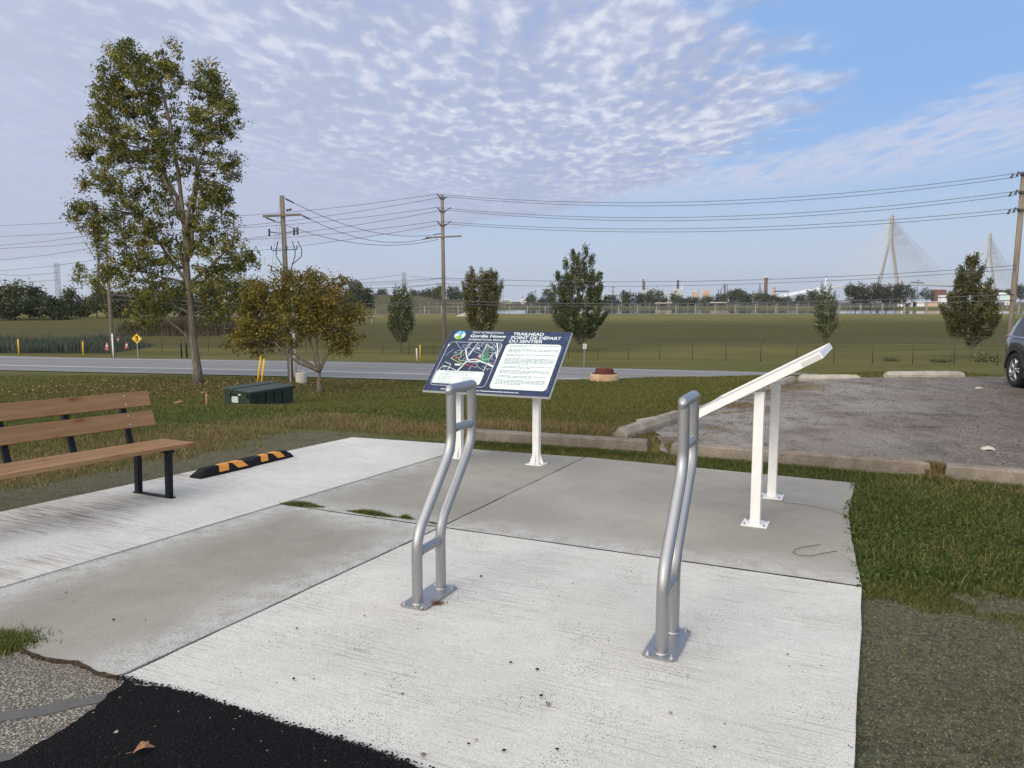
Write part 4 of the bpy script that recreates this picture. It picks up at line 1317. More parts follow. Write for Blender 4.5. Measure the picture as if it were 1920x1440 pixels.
# panel tilts up to the right of the photo: local -Y is that side
t2 = R(29.5)
bc2 = Vector((0.0, 0.030, 1.135))
panel = MB()
L2 = 1.10; W2 = 1.077 + 0.25
panel.box((0, 0, -.003), (W2, L2, 0.040), bevel=0.002)
panel = panel.build('board', MATS['white_paint'], root2, bc2)
panel.rotation_euler = (math.pi + -t2 + math.pi, 0, 0)
MB().box((0, 0, 0.0187), (W2 - .05, L2 - .05, 0.003)).build('printed_face', MATS['edge_white'], panel)
for sx in (-1, 1):
    MB().box((sx * (W2 / 2 - .011), 0, 0.0255), (0.020, L2 - .004, 0.0165)).build('frame_bar', MATS['white_paint'], panel)
    MB().box((0, sx * (L2 / 2 - .011), 0.025), (W2 - .046, 0.020, 0.0155)).build('frame_bar', MATS['white_paint'], panel)
MB().box((-W2 / 2 - 0.001, -L2 / 2 + 0.085, 0), (0.003, 0.15, 0.038)).build('end_cap', MATS['edge_white'], panel)

# ================================================================== BENCH
F0 = onslab(323, 933)
brz = math.atan2(D1.y, D1.x)                # local +X = away from the camera, local -Y = front
bench = empty('park_bench', (F0.x, F0.y, pz(F0.x, F0.y) + 0.005), 'wooden plank bench with black steel legs on the white walk', 'bench', rz=brz)
bench.rotation_euler = (0, math.atan(-(PA * D1.x + PB * D1.y)), brz)
# in local axes: +X along D1, -Y is front (D2)
XL, XR = -2.05, 0.232
Bt = MATS['bench_timber']
for i, (y0, y1) in enumerate(((-0.030 + 0.0, 0.104), (0.114, 0.246), (0.256, 0.390))):
    MB().box(((XL + XR) / 2, (y0 + y1) / 2, 0.452), (XR - XL, y1 - y0, 0.036), bevel=0.004).build('seat_plank', Bt, bench)
bang = math.atan2(0.6309 - 0.5308, 0.9156 - 0.5926)
for (y0, h0, y1, h1) in ((0.5308, 0.5926, 0.5569, 0.7298), (0.5685, 0.7702, 0.6308, 0.9156)):
    cy, ch = (y0 + y1) / 2 , (h0 + h1) / 2
    L_ = 0.142
    o = MB().box((0, 0, 0), (XR - XL, 0.036, L_), bevel=0.004).build('back_plank', Bt, bench, ((XL + XR) / 2, cy - 0.03, ch))
    o.rotation_euler = (-bang, 0, 0)
    for xx in (-0.03,):
        for dz_ in (-0.042, 0.038):
            b_ = MB().lathe([(0, 0.0), (0.011, 0.0), (0.010, 0.004), (0.004, 0.006), (0, 0.006)], (0, 0, 0), 12).build('bolt_head', MATS['bolt_steel'], o, (xx - (XL + XR) / 2, -0.018, dz_))
            b_.rotation_euler = (R(90), 0, 0)
for xx, leg in ((-0.03, True), (-0.577, False), (-1.12, False), (-1.66, True)):
    a_, b_ = Vector((xx, 0.455, 0.41)), Vector((xx, 0.60, 0.875))
    dv = (b_ - a_)
    o = MB().box((0, 0, 0), (0.048, 0.030, dv.length)).build('back_support', MATS['black_steel'], bench, (a_ + b_) / 2 + Vector((0, 0.022, 0)))
    o.rotation_euler = (-math.atan2(dv.y, dv.z), 0, 0)
    MB().box((xx, 0.20 if leg else .26, 0.420), (0.048, 0.50 if leg else .36, 0.026 if leg else .020)).build('seat_support', MATS['black_steel'], bench)
    if leg:
        ft = MB().box((xx, 0.20, 0.006), (0.05, 0.50, 0.010)).build('foot_bar', MATS['black_steel'], bench)
        for yy_ in (0.0, 0.40):
            MB().box((xx, yy_, 0.207), (0.048, 0.048, 0.394)).build('leg', MATS['black_steel'], bench)

# ================================================================== RUBBER WHEEL STOP (broken in two)
bl, br = onslab(366, 898), onslab(545, 857)
bdir = (br - bl); bdir.z = 0; blen = bdir.length; bdir.normalize()
def rubber_half(name, x0, x1, root, slope_ends, broken, tiltz=0.0):
    mb = MB()
    sec = lambda w_, h_: [(-w_, 0), (-w_, h_ * .35), (-w_ * .55, h_), (w_ * .55, h_), (w_, h_ * .35), (w_, 0)]
    st = []
    n = 7
    r = random.Random(3 if broken else 4)
    for i in range(n + 1):
        x = x0 + (x1 - x0) * i / n
        h_ = 0.088
        if slope_ends[0] and i == 0: h_ = 0.040
        if slope_ends[1] and i == n: h_ = 0.040
        xs = x
        st.append((xs, 0.078, h_))
    if slope_ends[0]: st.insert(1, (x0 + 0.10, 0.078, 0.088))
    if slope_ends[1]: st.insert(-1, (x1 - 0.10, 0.078, 0.088))
    st.sort()
    rings = []
    for k, (x, w_, h_) in enumerate(st):
        jag = 0
        ring = []
        for q_ in sec(w_, h_):
            jx = r.uniform(-.035, .035) if ((broken == 1 and k == len(st) - 1) or (broken == -1 and k == 0)) else 0
            jz = r.uniform(-.02, .005) if jx else 0
            ring.append(mb.bm.verts.new((x + jx, q_[0], max(0.0, q_[1] + jz))))
        rings.append(ring)
    for a, b in zip(rings, rings[1:]):
        for k in range(5):
            mb.bm.faces.new((a[k], a[k + 1], b[k + 1], b[k]))
    mb.bm.faces.new(rings[0]); mb.bm.faces.new(rings[-1])
    return mb.build(name, MATS['rubber_black'], root)
root = empty('rubber_wheel_stop', (bl.x, bl.y, pz(bl.x, bl.y) + 0.005), 'black rubber wheel stop with orange stripes, cracked in two, lying beyond the bench', 'wheel stop', rz=math.atan2(bdir.y, bdir.x))
root.rotation_euler[1] = math.atan(-(PA * bdir.x + PB * bdir.y))
h1 = rubber_half('near_half', 0.0, blen * 0.515, root, (True, False), 1)
h2 = rubber_half('far_half', blen * 0.53, blen, root, (False, True), -1)
h2.rotation_euler = (0, 0, R(1.5))
def stripe(x0, x1, flip, par):
    # parallelogram on the sloped front face
    mb = MB()
    y_a, z_a, y_b, z_b = -0.0795, 0.030, -0.0435, 0.0895
    s = 0.05 if flip else -0.03
    q1 = [(x0, y_a, z_a), (x1, y_a, z_a), (x1 + s * -1, y_b, z_b), (x0 + s * -1, y_b, z_b)]
    top = [(x0 - s, y_b, z_b), (x1 - s, y_b, z_b), (x1 - s * 1.6, 0.03, z_b), (x0 - s * 1.6, 0.03, z_b)]
    mb.extrude(q1, (0, -0.002, 0.001)); mb.extrude(top, (0, 0, 0.002))
    mb.build('orange_stripe', MATS['stripe_orange'], par)
stripe(0.24, 0.37, False, h1); stripe(0.50, 0.64, True, h1)
stripe(0.86, 0.97, False, h2); stripe(1.13, 1.25, True, h2)

# ================================================================== KERBS
def kerb_piece(name, p0, p1, label, w=0.19, h=0.150, mat='kerb_side', seed=0, group=None, cat='kerb', jag=0.0025):
    """long concrete bar with rough chipped edges: p0, p1 front-bottom points"""
    d_ = Vector((p1[0] - p0[0], p1[1] - p0[1])); L = d_.length; d_.normalize()
    r = random.Random(seed)
    z0 = p0[2]; z1 = p1[2]
    root_loc = Vector((p0[0], p0[1], z0))
    mb = MB()
    n = max(8, int(L / 0.06)); rings = []
    drop = 0
    for i in range(n + 1):
        x = L * i / n
        e = 1.0 if 0 < i < n else 0.93
        drop = drop * 0.7 + r.uniform(-jag, jag)
        zz = (z1 - z0) * i / n
        t = [(0.0 + r.uniform(-jag, jag) * .5, -0.06), (0.0 + r.uniform(-jag, jag), h * .55), (0.004 + r.uniform(-jag, jag), h * e - 0.018 + drop), (0.020, h * e + drop * .5), (w - 0.02, h * e + r.uniform(-jag, jag) * .4), (w, h * e - 0.015), (w, -0.06)]
        ex = 0.012 if i == 0 else (-0.012 if i == n else 0)
        rings.append([mb.bm.verts.new((x + (ex if k in (2, 3, 4, 5) else 0), q_[0], q_[1] + zz)) for k, q_ in enumerate(t)])
    for a, b in zip(rings, rings[1:]):
        for k in range(6):
            f = mb.bm.faces.new((a[k], b[k], b[k + 1], a[k + 1]))
    mb.bm.faces.new(rings[0]); mb.bm.faces.new(rings[-1])
    o = mb.build(name, MATS[mat], None, root_loc)
    o.rotation_euler = (0, 0, math.atan2(d_.y, d_.x))
    return tag(o, label, cat, group)
kq = lambda u, v: (lambda p: (p.x, p.y, p.z - 0.01))(onslab(u, v))
kerb_piece('concrete_kerb', kq(878, 826), kq(1213, 848), 'low weathered kerb running behind the trail map sign', seed=1, group='kerb stones along the slab')
kerb_piece('concrete_kerb', kq(1257, 853), kq(1745, 892), 'long weathered kerb between the grey slab and the parking lot', seed=2, group='kerb stones along the slab')
kerb_piece('concrete_kerb', kq(1772, 897), (9.6, 5.36, pz(9.6, 5.36)), 'stretch of kerb nearest the right edge, after the small gap', seed=3, group='kerb stones along the slab')

# wheel stops on the lot
def wheel_stop(loc, rz, L, label, mat='stop_concrete', seed=0, pale=False):
    r = random.Random(seed)
    mb = MB(); n = 16; rings = []
    for i in range(n + 1):
        x = L * i / n
        e = 1.0 if 0 < i < n else 0.86
        t = [(-0.10, -0.06), (-0.10, 0.05), (-0.055, 0.125 * e), (0.055, 0.125 * e), (0.10, 0.05), (0.10, -0.06)]
        ex = 0.03 if i == 0 else (-0.03 if i == n else 0)
        rings.append([mb.bm.verts.new((x + (ex if k in (2, 3) else 0), q_[0] + r.uniform(-.004, .004), q_[1] + r.uniform(-.006, .006))) for k, q_ in enumerate(t)])
    for a, b in zip(rings, rings[1:]):
        for k in range(5):
            mb.bm.faces.new((a[k], b[k], b[k + 1], a[k + 1]))
    mb.bm.faces.new(rings[0]); mb.bm.faces.new(rings[-1])
    o = mb.build('parking_wheel_stop', MATS[mat], None, loc)
    o.rotation_euler = (0, 0, rz)
    return tag(o, label, 'wheel stop', 'concrete wheel stops round the parking lot')
ws0 = Vector((1.42, 9.72)); wd = Vector((0.562, 0.827))
wang = math.atan2(wd.y, wd.x)
for i, (s_, L_, lab) in enumerate(((0.0, 2.15, 'weathered wheel stop nearest the kerb, at the grass corner of the lot'),
                                   (2.35, 2.1, 'second wheel stop along the grass edge, behind the right bike rack'),
                                   (4.65, 2.1, 'wheel stop mostly hidden behind the white edge-on panel'),
                                   (7.35, 1.75, 'wheel stop at the far left corner of the lot, just past the white panel'))):
    p = ws0 + wd * s_
    wheel_stop((p.x, p.y, Tz(p.x + .1, p.y) + 0.015), wang, L_, lab, seed=30 + i)
p = ground(1498, 17.7); wheel_stop((p.x, p.y, p.z + .04), R(-1), 1.42, 'pale wheel stop on the far side of the lot, left of the pair', 'stop_pale', 41)
p = ground(1660, 17.7); wheel_stop((p.x, p.y, p.z + .04), R(1), 1.85, 'pale wheel stop on the far side of the lot with weeds at its foot', 'stop_pale', 42)

# broken slab lump behind the first wheel stop
mb = MB(); mb.box((0, 0, 0.05), (0.34, 0.24, 0.10), bevel=0.025)
for v in mb.bm.verts: v.co += Vector((random.uniform(-.02, .02), random.uniform(-.02, .02), random.uniform(-.02, .02)))
q_ = onslab(1238, 782, .12); q_ = Vector((2.05, 10.95, Tz(2.05, 10.95)))
o = tag(mb.build('concrete_lump', MATS['stop_pale'], None, q_), 'broken lump of pale concrete on the dry grass beside the first wheel stop', 'rubble'); o.rotation_euler = (R(6), R(-5), R(30))

# shell-like scrap and litter on the lot
def scrap(u, v, s, label):
    r_ = ray(u, v); Y = 1.78 / -(r_[2] / r_[1]); p = Vector((r_[0] / r_[1] * Y, Y, 0)); p.z = Tz(p.x, p.y) + .035
    mb = MB(); n = 8
    vs = []
    for i in range(n + 1):
        row = []
        for j in range(5):
            a = math.pi * i / n
            rr_ = s * (0.5 + 0.5 * math.sin(math.pi * j / 4) * 0.6)
            row.append(mb.bm.verts.new((math.cos(a) * rr_, (j - 2) * s * .28, math.sin(a) * rr_ * .55 * (1 if j < 4 else .5))))
        vs.append(row)
    for a, b in zip(vs, vs[1:]):
        for j in range(4): mb.bm.faces.new((a[j], a[j + 1], b[j + 1], b[j]))
    o = mb.build('plastic_scrap', MATS['shell_white'], None, p); o.rotation_euler = (0, 0, random.uniform(0, 3))
    md_ = o.modifiers.new('t', 'SOLIDIFY'); md_.thickness = 0.004
    tag(o, label, 'litter')
scrap(1852, 846, 0.10, 'curved cream plastic scrap lying on the lot near the kerb')
scrap(1835, 731, 0.09, 'small white scrap on the lot left of the grey car')

# ================================================================== DUMPSTER
nc = at(469, 735, 23.5); fc = at(550, 722, 25.4)
dl = (fc - nc); dl.z = 0; Ld = dl.length; dl.normalize()
gz_ = EYE - 3.95
dump = empty('dumpster', (nc.x, nc.y, gz_), 'dark green lidded dumpster half hidden by the grass rise', 'dumpster', rz=math.atan2(dl.y, dl.x))
hN = nc.z - gz_
Wd = 1.06
mb = MB()
mb.extrude([(0, 0.02, 0.12), (0, Wd, 0.12), (0, Wd, hN + .06), (0, 0.02, hN - .05)], (Ld, 0, 0))
bod = mb.build('body', MATS['dumpster_green'], dump)
mb = MB(); mb.extrude([(-.04, -.04, hN - .035), (-.04, Wd * .66, hN + .035), (-.04, Wd * .66, hN + .06), (-.04, -.04, hN)], (Ld + .08, 0, 0)); mb.build('lid', MATS['dumpster_lid'], dump)
mb = MB(); mb.extrude([(-.05, Wd * .64, hN + .03), (-.05, Wd + .04, hN + .055), (-.05, Wd + .04, hN + .10), (-.05, Wd * .64, hN + .085)], (Ld * 1.0 + .06, 0, 0)); mb.build('lid', MATS['dumpster_lid'], dump)
mb = MB(); mb.box((Ld / 2, -.01, hN - .07), (Ld + .06, .05, .06)); mb.box((-.01, Wd / 2, hN - .06), (.05, Wd, .05)); mb.build('rim', MATS['dumpster_green'], bod)
mb = MB(); mb.box((Ld / 2, -.05, hN * .42), (Ld * .9, .10, .16)); mb.build('fork_pocket', MATS['dumpster_green'], bod)
for xx in (.35, .75, 1.15, 1.55):
    MB().box((xx, -.005, hN * .62), (.05, .03, hN * .5)).build('rib', MATS['dumpster_green'], bod)
MB().box((-.014, .62, hN - .27), (.012, .26, .20)).build('sticker', MATS['edge_white'], bod)
MB().box((-.02, .42, hN - .09), (.012, .10, .07)).build('sticker', MATS['white_plastic'], bod)
for yy_ in (0.06, 0.75): MB().tube([(-.05, yy_, hN - .03), (-.09, yy_, hN - .12), (-.02, yy_ + .03, hN - .2)], .02, 6).build('hook', MATS['black_steel'], bod)

# ================================================================== MANHOLE RISER
p = at(1133, 714, 33.5); p.z = EYE - 3.60
mh_ = empty('manhole_riser', p, 'round rust-stained concrete riser with a rusty iron cover by the road', 'manhole')
MB().lathe([(.0, -.4), (.62, -.4), (.635, .0), (.635, .33), (.61, .37), (.50, .37), (.48, .30), (0, .30)], seg=36).build('concrete_ring', MATS['ring_concrete'], mh_)
MB().lathe([(.46, .30), (.58, .355), (.58, .375), (.44, .40), (.42, .46), (.40, .58), (.36, .60), (0, .605)], seg=30).build('iron_cover', MATS['rust'], mh_)
mb = MB(); mb.lathe([(0, 0), (.95, -.03), (1.0, -.10), (0.9, -.3)], seg=24)
mb.build('footing', MATS['stop_pale'], mh_)

# ================================================================== UTILITY POLES AND LINES
def pole(name, top_px, Y, base_drop, label, r0=0.15, r1=0.115, group='utility poles along the road'):
    pt_ = at(top_px[0], top_px[1], Y)
    bz = EYE - base_drop
    # base stays under the top: true vertical
    root = empty(name, (pt_.x, pt_.y, bz), label, 'utility pole', group=group)
    H_ = pt_.z - bz
    MB().tube([(0, 0, -0.5), (0, 0, H_ * .5), (0, 0, H_)], [r0, (r0 + r1) / 2, r1], 14).build('shaft', MATS['pole_wood'], root)
    return root, H_
road_dir = Vector((1, -0.30, 0)).normalized()
road_nrm = Vector((0.30, 1, 0)).normalized()

def insul(root, a, b, r=0.055, sheds=4):
    """string of sheds from a to b (local)"""
    a, b = Vector(a), Vector(b)
    pts = []; rad = []
    n = sheds * 2
    for i in range(n + 1):
        pts.append(a.lerp(b, i / n)); rad.append(r if i % 2 else r * .45)
    mb = MB(); mb.tube(pts, rad, 8)
    return mb.build('insulator', MATS['insulator_dark'], root)

P3, H3 = pole('utility_pole', (831, 366), 52.0, 4.42, 'wooden utility pole with three insulator levels, seen just left of the map sign')
P4, H4 = pole('utility_pole', (1915, 322), 43.0, 4.36, 'wooden utility pole at the right edge behind the grey car', 0.165, 0.14)
P1, H1 = pole('utility_pole', (196, 393), 61.0, 4.72, 'wooden utility pole partly behind the tall poplar, white strip at its foot')
P2, H2 = pole('utility_pole', (534, 367), 41.0, 4.30, 'wooden riser pole behind the small orange tree, cutouts and cables on it', 0.155, 0.12)
MB().tube([(0.10, -.13, -0.2), (0.10, -.13, 2.1)], 0.055, 8).build('conduit', MATS['white_plastic'], P1)
MB().tube([(0, -.1, H1 - 5.6), (-.7, -.1, H1 - 5.45), (-1.3, -.1, H1 - 5.15)], 0.04, 6).build('lamp_arm', MATS['galvanised'], P1)
# poles lean a touch as in the photo
P1.rotation_euler = (0, R(-0.25), 0); P2.rotation_euler = (0, R(-0.9), 0); P3.rotation_euler = (0, R(-0.35), 0); P4.rotation_euler = (0, R(0.8), 0)

def wpt(P_, loc):
    P_m = Matrix.Translation(P_.location) @ P_.rotation_euler.to_matrix().to_4x4()
    return P_m @ Vector(loc)

def span(name, a, b, sag, label, r=0.016, group='power lines between the poles', n=28):
    a, b = Vector(a), Vector(b)
    pts = [a.lerp(b, i / n) - Vector((0, 0, 4 * sag * (i / n) * (1 - i / n))) for i in range(n + 1)]
    mb = MB()
    o0 = pts[0].copy()
    mb.tube([p - o0 for p in pts], r, 5)
    return tag(mb.build(name, MATS['conductor'], None, o0), label, 'power line', group)

def lv(P_, Y, u, v):      # local height on pole at measured pixel row
    return at(u, v, Y).z - P_.location.z

lev3 = [lv(P3, 52, 831, v) for v in (368, 393, 419)]
lev4 = [lv(P4, 43, 1912, v) for v in (327, 361, 394)]
lev1 = [lv(P1, 61, 198, v) for v in (408, 429, 450)]
lev1b = [lv(P1, 61, 198, v) for v in (437, 461, 484)]
ends3 = []
for i, h_ in enumerate(lev3):
    insul(P3, (-.08, 0, h_ - .12), (-.36, -0.1, h_ + .14 if i < 2 else h_ + .10))
    insul(P3, (.08, 0, h_ - .12), (.34, 0.12, h_ - 0.02))
    if i: insul(P3, (.36, 0.1, h_ + .05), (.58, 0.1, h_ + .15), .05, 3)
    MB().box((0, 0, h_ - .14), (.36, .30, .10)).build('bracket', MATS['dark_steel'], P3)
    ends3.append((wpt(P3, (-.36, -.1, h_ + .14)), wpt(P3, (.34, .12, h_ - .02))))
xa = MB().box((0, 0, 0), (2.55, .10, .11)).build('crossarm', MATS['pole_wood'], P3, (0.05, -.14, lv(P3, 52, 831, 444.5)))
xa.rotation_euler = (0, R(-1), R(-12))
insul(P3, (-.12, -.1, lv(P3, 52, 831, 438)), (-.6, -.2, lv(P3, 52, 831, 440.5)), .045)
insul(P3, (-.78, -.05, lv(P3, 52, 831, 446)), (-1.35, -.2, lv(P3, 52, 831, 449)), .045)
ends4 = []
for i, h_ in enumerate(lev4):
    MB().box((0, -.1, h_), (.42, .30, .12)).build('bracket', MATS['dark_steel'], P4)
    for k, (dx_, dz_) in enumerate(((-.42, .02), (-.80, -.12))):
        insul(P4, (dx_ + .07, -.1 - .1 * k, h_ + dz_ + .12), (dx_ - .06, -.1 - .1 * k, h_ + dz_ - .14), .075, 2)
    ends4.append((wpt(P4, (-.2, -.15, h_ + .08)), wpt(P4, (-.2, .15, h_ - .10))))
names = ('top', 'middle', 'lower')
for i in range(3):
    for k, side in enumerate(('near', 'far')):
        a = ends3[i][k]; b = ends4[i][k]
        span('power_line', a, b, 1.05 if i < 2 else 0.80, f'{side} wire of the {names[i]} pair strung from the centre pole to the right-edge pole')
        p1 = wpt(P1, (0.25, 0.2 - .4 * k, (lev1, lev1b)[k][i]))
        span('power_line', p1, a if k == 0 else wpt(P3, (-.12, .12, lev3[i] - .05)), 0.55, f'{side} wire of the {names[i]} pair from the centre pole to the pole behind the poplar')
for k, L_ in enumerate((lev1, lev1b)):
    for i in range(3):
        v0 = ((423, 443.5, 466), (460, 487.6, 508))[k][i]
        a = at(0, v0, 72.0)
        p1 = wpt(P1, (0.25, 0.2 - .4 * k, L_[i]))
        far = a + (a - p1) * 0.9 + Vector((0, 0, 0.6))
        mb_pts = [p1, p1.lerp(a, .5) - Vector((0, 0, .12)), a, far]
        mb = MB(); mb.tube([p - p1 for p in mb_pts], .018, 5)
        tag(mb.build('power_line', MATS['conductor'], None, p1), f'{("upper", "lower")[k]} group wire, {("first", "second", "third")[i]} from its top, leaving the frame at far left', 'power line', 'power lines between the poles')
# lower communication cables
for j, (v3, v4, sag, r_, lab) in enumerate(((521, 498, .55, .016, 'upper thin cable crossing in front of the conical trees'), (532, 505, .5, .014, 'second thin cable crossing in front of the conical trees'),
                                            (564, 552, .35, .028, 'thick dark communication cable level with the pond'), (570, 563, .25, .022, 'lowest communication cable above the pond'))):
    a = wpt(P3, (0.1, -.18, lv(P3, 52, 834, v3))); b = wpt(P4, (-.1, -.18, lv(P4, 43, 1905, v4)))
    span('communication_cable', a, b, sag, lab, r_, 'communication cables on the poles')
    c_ = wpt(P1, (.1, -.18, lv(P1, 61, 205, (525, 536, 552, 560)[j])))
    span('communication_cable', a, c_, .5, lab.split(' crossing')[0].split(' level')[0].split(' above')[0] + ', its span running left to the pole behind the poplar', r_, 'communication cables on the poles')
# spans from the riser pole to the centre pole
p2x = MB().box((0, 0, 0), (2.0, .10, .12)).build('crossarm', MATS['pole_wood'], P2, (0.02, -.16, lv(P2, 41, 534, 404.5)))
p2x.rotation_euler = (0, R(-4), R(20))
for (a_l, uv, tgt, sag, lab) in (((.15, 0, H2 - .12), (562, 376), (-.60, -.2, lv(P3, 52, 831, 440.5)), .75, 'wire sagging from the riser pole top to the centre pole'),
                                 ((1.0, .1, lv(P2, 41, 560, 403)), (0, 0), (-1.35, -.2, lv(P3, 52, 831, 449)), .70, 'wire sagging from the right end of the riser crossarm'),
                                 ((-.85, -.3, lv(P2, 41, 512, 408)), (0, 0), (-.3, -.3, lv(P3, 52, 831, 449.5)), .85, 'wire sagging from the left end of the riser crossarm')):
    a = wpt(P2, a_l); b = wpt(P3, tgt)
    span('power_line', a, b, sag, lab, .016)
    dv = (b - a).normalized()
    la = Vector(a_l)
    insul(P2, la + dv * .05 - Vector((0, 0, .03)), la + dv * .6 - Vector((0, 0, .15)), .05, 5)
hh = lambda v: lv(P2, 41, 540, v)
# arrester, cutouts, brackets, cables on the riser pole
insul(P2, (.22, -.1, hh(395)), (.52, -.1, hh(393)), .075, 2)
for dx_, hv in ((-.72, 434), (.62, 433), (.80, 432)):
    insul(P2, (dx_, -.15, hh(hv - 5)), (dx_ - .02, -.15, hh(hv + 9)), .075, 4)
MB().tube([(-.68, -.15, hh(435)), (-.3, -.1, hh(437)), (0, 0, hh(438))], .025, 5).build('bracket', MATS['dark_steel'], P2)
MB().tube([(.75, -.15, hh(434)), (.3, -.1, hh(436)), (0, 0, hh(437))], .025, 5).build('bracket', MATS['dark_steel'], P2)
MB().tube([(-.62, -.15, hh(470)), (-.1, -.1, hh(469)), (.72, -.15, hh(468))], .025, 5).build('bracket', MATS['dark_steel'], P2)
for dx_ in (-.66, .18, .72):
    insul(P2, (dx_, -.15, hh(461)), (dx_, -.15, hh(469)), .045, 3)
for x0_, x1_, x2_ in ((-.30, -.42, -.12), (.48, .62, .42), (.78, .98, .42)):
    MB().tube([(x0_, -.15, hh(453)), (x1_, -.15, hh(470)), (x1_ * .95, -.15, hh(482)), (x2_, -.17, hh(497)), (.36, -.17, hh(512))], .026, 6).build('cable', MATS['insulator_dark'], P2)
MB().tube([(.30, -.10, hh(508)), (.30, -.10, .15)], .075, 10).build('riser_pipe', MATS['white_plastic'], P2)
for hz in (1.2, 2.6, 4.0): MB().box((.2, -.10, hz), (.36, .18, .05)).build('strap', MATS['galvanised'], P2)
gp = ground(545, 38.6)
g_ = empty('steel_post', gp, 'narrow grey steel channel post standing left of the riser pole', 'post')
mb = MB(); mb.box((0, 0, .75), (.10, .05, 1.5)); mb.box((-.045, -.03, .75), (.012, .05, 1.5)); mb.box((.045, -.03, .75), (.012, .05, 1.5)); mb.build('channel', MATS['galvanised'], g_)
bp = at(565, 719, 38.8)
tag(MB().lathe([(0, -.3), (.29, -.3), (.285, .0), (.275, .54), (.265, .56), (.12, .56), (.12, .50), (0, .50)], seg=24).build('concrete_barrel', MATS['barrel_concrete'], None, (bp.x, bp.y, bp.z)), 'pale concrete cylinder at the foot of the riser pole', 'concrete block')
# guy wires and yellow guards
for k, (ub, Yb, hv, uT, vT) in enumerate(((484, 38.5, 372, 489, 667), (491, 38.0, 411, 500, 674))):
    gb = ground(ub - 1, Yb)
    top = wpt(P2, (-.1, -.05, hh(hv)))
    o = empty('guy_wire', gb, ('taller' if k == 0 else 'shorter') + ' guy wire with a yellow guard, rising behind the dumpster', 'guy wire', group='guy wires of the riser pole')
    dv = top - gb
    MB().tube([(0, 0, -.1), dv], .012, 5).build('strand', MATS['galvanised'], o)
    gt = at(uT, vT, 38.3) - gb
    lenf = gt.z / dv.z
    MB().tube([dv * 0.01, dv * lenf], .050, 8).build('guard', MATS['yellow_plastic'], o)
    insul(o, dv * .60, dv * .63, .05, 2)

# ================================================================== ROAD FURNITURE
p = ground(258.5, 60.5); zs = at(258, 635, 60.5)
sg_ = empty('traffic_signal_sign', p, 'yellow diamond warning sign showing a traffic signal, beyond the road', 'road sign')
hz_ = zs.z - p.z
MB().box((0, .03, hz_ / 2), (.055, .035, hz_ + .35)).build('post', MATS['galvanised'], sg_)
mb = MB(); s_ = .42
mb.extrude([(-s_, 0, hz_), (0, 0, hz_ - s_), (s_, 0, hz_), (0, 0, hz_ + s_)], (0, .012, 0)); pl_ = mb.build('panel', MATS['stripe_orange'], sg_)
simple('sign_yellow', (0.78, 0.50, 0.015), .5); pl_.data.materials[0] = MATS['sign_yellow']
mb = MB(); s2_ = .375
for a, b in ((0, 1), (1, 2), (2, 3), (3, 0)):
    c4 = [Vector((-s2_, -.004, hz_)), Vector((0, -.004, hz_ - s2_)), Vector((s2_, -.004, hz_)), Vector((0, -.004, hz_ + s2_))]
    mb.tube([c4[a], c4[b]], .007, 4)
mb.build('border', MATS['black_steel'], pl_)
MB().box((0, -.006, hz_), (.20, .008, .44), bevel=.003).build('signal_symbol', MATS['black_steel'], pl_)
simple('lens_amber', (.85, .55, .02), .4); simple('lens_green', (.02, .45, .15), .4)
for dz_, mt in ((.14, 'tail_red'), (0, 'lens_amber'), (-.14, 'lens_green')):
    o = MB().lathe([(0, 0), (.052, 0), (.052, .006), (0, .006)], seg=14).build('signal_lens', MATS[mt], pl_, (0, -.011, hz_ + dz_)); o.rotation_euler = (R(90), 0, 0)
p = ground(1094, 39.0); z1 = at(1097, 646, 39.0)
o = empty('marker_sign', p, 'small white plate on a thin steel post beside the road, left of the riser', 'road sign')
h_ = z1.z - p.z
MB().box((0, .02, h_ / 2), (.035, .025, h_ + .2)).build('post', MATS['galvanised'], o)
MB().box((0.01, 0, h_ - .1), (.20, .006, .27), bevel=.002).build('plate', MATS['white_plastic'], o)
MB().box((0.01, -.006, h_ - .1), (.035, .006, .27)).build('bracket', MATS['galvanised'], o)
o.rotation_euler = (0, R(1.2), R(20))

def stake(u, v0, v1, Y, mat, label, r=.045, name='marker_post', lean=0):
    b = at(u, v1, Y); t = at(u, v0, Y)
    b.z = min(b.z, Tz(b.x, b.y) + .05)
    o = tag(MB().lathe([(0, -.2), (r, -.2), (r, t.z - b.z - .03), (r * .6, t.z - b.z), (0, t.z - b.z)], seg=8).build(name, MATS[mat], None, b), label, 'marker post')
    o.rotation_euler = (0, R(lean), 0)
stake(782, 653, 672, 62, 'white_plastic', 'white marker stake beside the fence, left of the map sign', .06, lean=-2)
stake(788, 647, 671, 62.5, 'yellow_plastic', 'orange marker stake next to the white one, left of the map sign', .055)
stake(35, 636, 655, 73, 'yellow_plastic', 'yellow marker post in front of the reeds at far left', .07)
stake(156, 640, 657, 72, 'yellow_plastic', 'yellow marker post right of the reeds, left of the utility pole', .07)
stake(340, 643, 658, 68, 'black_steel', 'thin dark post left of its pair, beyond the road under the poplar', .07)
stake(350, 643, 658, 68, 'black_steel', 'thin dark post right of its pair, beyond the road under the poplar', .07)
def cone(u, v0, v1, Y, label):
    b = at(u, v1, Y); h_ = at(u, v0, Y).z - b.z
    o = empty('traffic_cone', b, label, 'traffic cone', group='orange cones beyond the road')
    MB().lathe([(0, -.1), (.20, -.1), (.20, .05), (0, .05)], seg=4).build('base', MATS['orange_cone'], o)
    MB().lathe([(.14, .04), (.05, h_), (0, h_)], seg=12).build('body', MATS['orange_cone'], o)
    MB().lathe([(.112, h_ * .42), (.086, h_ * .66)], seg=12).build('collar', MATS['white_plastic'], o)
